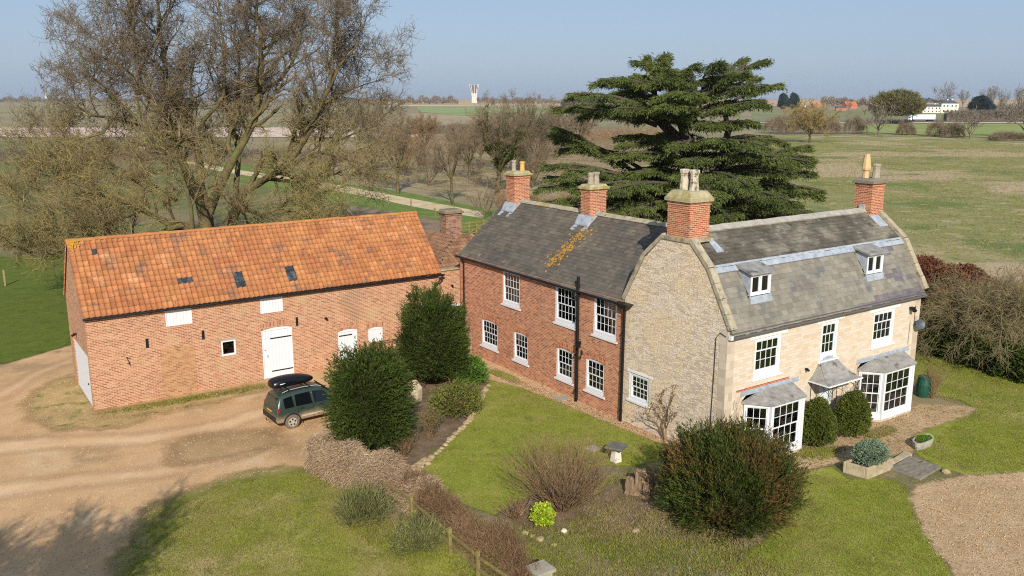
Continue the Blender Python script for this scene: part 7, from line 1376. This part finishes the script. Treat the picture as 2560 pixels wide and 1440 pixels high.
for s in (-1, 1): m = MB(); m.box(.1, .2, s*.74-.06, s*.74+.06, .82, 1.0); m.build('tail_light', RED, car, local=True, bevel=.015)
for s in (-1, 1): m = MB(); m.tube([(.42, s*.56, 1.6), (.7, s*.56, 1.68), (1.4, s*.56, 1.7), (2.0, s*.56, 1.66), (2.2, s*.56, 1.58)], .018, 8); m.build('roof_rail', plain('silver_rail', '#c9ccd0', .3, metal=.6) if s == -1 else bpy.data.materials['silver_rail'], car, local=True)
for x in (.72, 1.65): m = MB(); m.box(x-.03, x+.03, -.6, .6, 1.68, 1.71); m.build('roof_bar', TRIM, car, local=True)
rb = MB(); RS = []
for x, w, h, z in ((.1, .22, .2, 1.76), (.14, .38, .36, 1.73), (.5, .43, .46, 1.72), (1.1, .43, .46, 1.72), (1.6, .38, .38, 1.73), (1.95, .25, .24, 1.76), (2.1, .06, .07, 1.82)): RS.append([(x, y*w, z+zz*h) for y, zz in ((-.9, 0), (-1, .35), (-.85, .85), (-.4, 1), (.4, 1), (.85, .85), (1, .35), (.9, 0))])
for s in RS: rb.vs(s)
for i in range(len(RS)-1):
    for j in range(8): rb.f.append((i*8+j, i*8+(j+1) % 8, (i+1)*8+(j+1) % 8, (i+1)*8+j)); rb.t.append(.5); rb.m.append(0)
rb.f.append(tuple(range(8))[::-1]); rb.f.append(tuple(range(48, 56))); rb.t += [.5]*2; rb.m += [0]*2
rbx = rb.build('roof_box', plain('gloss_black', '#0a0a0c', .3, .5), car, smooth=True, local=True); rbx.modifiers.new('Subsurf', 'SUBSURF').render_levels = 2
q = MB(); q.box(.42, .66, -.4, -.385, 1.92, 1.96); q.build('logo_plate', WHITE, rbx, local=True)
for x in (.72, 3.0):
    for s in (-1, 1):
        m = MB(); m.tube([(x, s*.835, .31), (x, s*.60, .31)], .325, 24); 
        w = m.build('wheel', MUDT, car, local=True, bevel=.03); r = MB(); r.tube([(x, s*.842, .31), (x, s*.80, .31)], .2, 24); 
        r.build('rim', ALLOY, w, local=True); h = MB()
        for k in range(5): a = 2*PI*k/5+.3; h.tube([(x+math.cos(a)*.125, s*.85, .31+math.sin(a)*.125), (x+math.cos(a)*.125, s*.80, .31+math.sin(a)*.125)], .042, 8)
        h.build('rim_holes', TRIM, w, local=True)
        ar = MB(); P = [(x+math.cos(a)*.375, s*.832, .31+math.sin(a)*.375) for a in np.linspace(-.1, PI+.1, 15)]; ar.tube(P, .03, 6); ar.build('wheel_arch', TRIM, car, local=True)
for s in (-1, 1):
    m = MB(); m.box(1.15, 2.55, s*.835-.012, s*.835+.012, .46, .54); m.build('side_moulding', plain('dusty_moulding', '#b09c82', .9) if s == -1 else bpy.data.materials['dusty_moulding'], car, local=True)
    for x in (1.12, 1.98): m = MB(); m.box(x, x+.16, s*.84-.015, s*.84+.01, .84, .87); m.build('door_handle', TRIM, car, local=True)
    m = MB(); m.box(1.715, 1.722, s*.833-.003, s*.833+.003, .35, .95); m.box(1.0, 1.006, s*.833-.003, s*.833+.003, .5, .95); m.build('door_seam', TRIM, car, local=True)
    m = MB(); m.box(2.5, 2.62, s*.93-.09, s*.93+.09, .98, 1.12); m.build('wing_mirror', TRIM, car, local=True, bevel=.02)
m = MB(); m.tube([(-.0, 0, .33), (-.12, 0, .33), (-.14, 0, .4)], .02, 6); m.lathe((-.14, 0, .4), [(.01, 0), (.03, .02), (.03, .04), (.01, .06)], 8); m.build('tow_bar', TRIM, car, local=True)

HAZE = True
if HAZE:
    hm = bpy.data.materials.new('haze'); hm.use_nodes = True; ht = hm.node_tree; ht.nodes.clear(); ho = ht.nodes.new('ShaderNodeOutputMaterial'); hv = ht.nodes.new('ShaderNodeVolumePrincipled')
    hv.inputs['Density'].default_value = .00006; hv.inputs['Color'].default_value = (.92, .96, 1, 1); hv.inputs['Anisotropy'].default_value = .2; ht.links.new(hv.outputs[0], ho.inputs['Volume'])
    m = MB(); m.box(-5300, 6900, -160, 6900, -1.1, 62); hz = m.build('haze', hm); tag(hz, 'thin blue haze over the far fields', 'haze', None, 'stuff')
# tree out of frame at the lower left whose shadow falls on the drive
T = Tree(random.Random(77), .02); SUN = Vector((-.4373, -.7575, .4848)).normalized(); tb = Vector(G(150, 1390))+Vector((SUN.x, SUN.y, 0)).normalized()*15.5
T.limb([tb, tb+Vector((0, 0, 3))], .3, .25, [dict(seg=1, wob=.05)])
for k in range(9): a = k*2.4; T.limb([tb+Vector((0, 0, 2.5)), tb+Vector((math.cos(a)*1.2, math.sin(a)*1.2, 5)), tb+Vector((math.cos(a)*(2.2+k*.1), math.sin(a)*2.3, 8.5-.25*k))], .14, .03, SP_MID(.8))
tree_obj('bare_tree', T, tuple(tb), (BARK, TWIG), 'bare tree behind the camera that shades the corner of the drive', 'tree', sprays=((9, 1.0, .03, .1, .1), (4, .6, .022, .1, 9)))

# ================================================================ LIGHT, SKY, CAMERA
AZ, EL = math.radians(30), math.radians(29)            # sun from the front of the house, a little to its left
sv = Vector((-math.sin(AZ)*math.cos(EL), -math.cos(AZ)*math.cos(EL), math.sin(EL)))
ld = bpy.data.lights.new('Sun', 'SUN'); ld.energy = 4.4; ld.angle = math.radians(.53); ld.color = (1.0, .94, .84); lo_ = bpy.data.objects.new('Sun', ld); COL.objects.link(lo_); lo_.rotation_euler = sv.to_track_quat('Z', 'Y').to_euler(); lo_.location = (0, 0, 60)
wd = bpy.data.worlds.new('World'); SC.world = wd; wd.use_nodes = True; nt = wd.node_tree; bg = nt.nodes['Background']; sk = nt.nodes.new('ShaderNodeTexSky'); sk.sky_type = 'NISHITA'; sk.sun_disc = False
sk.sun_elevation = EL; sk.sun_rotation = math.atan2(sv.x, sv.y); sk.altitude = 50; sk.air_density = 1.0; sk.dust_density = 1.2; sk.ozone_density = 1.5
bg.inputs[1].default_value = .09
mx = nt.nodes.new('ShaderNodeMix'); mx.data_type = 'RGBA'; mx.inputs[0].default_value = .7; mx.inputs[7].default_value = (3.05, 4.2, 6.2, 1); nt.links.new(sk.outputs[0], mx.inputs[6]); nt.links.new(mx.outputs[2], bg.inputs[0])
cd = bpy.data.cameras.new('Camera'); cam = bpy.data.objects.new('Camera', cd); COL.objects.link(cam); SC.camera = cam; cam.location = (0, 0, CH); cam.rotation_euler = (PI/2-PITCH, 0, -YAW)
cd.sensor_width = 36; cd.lens = 36*CF/2560; cd.clip_start = .5; cd.clip_end = 20000
SC.view_settings.view_transform = 'Standard'; SC.view_settings.look = 'None'; SC.view_settings.gamma = 1; SC.view_settings.exposure = .3
SC.render.film_transparent = False; SC.cycles.max_bounces = 6; SC.cycles.transparent_max_bounces = 12; SC.cycles.use_denoising = False; SC.cycles.filter_width = 1.1
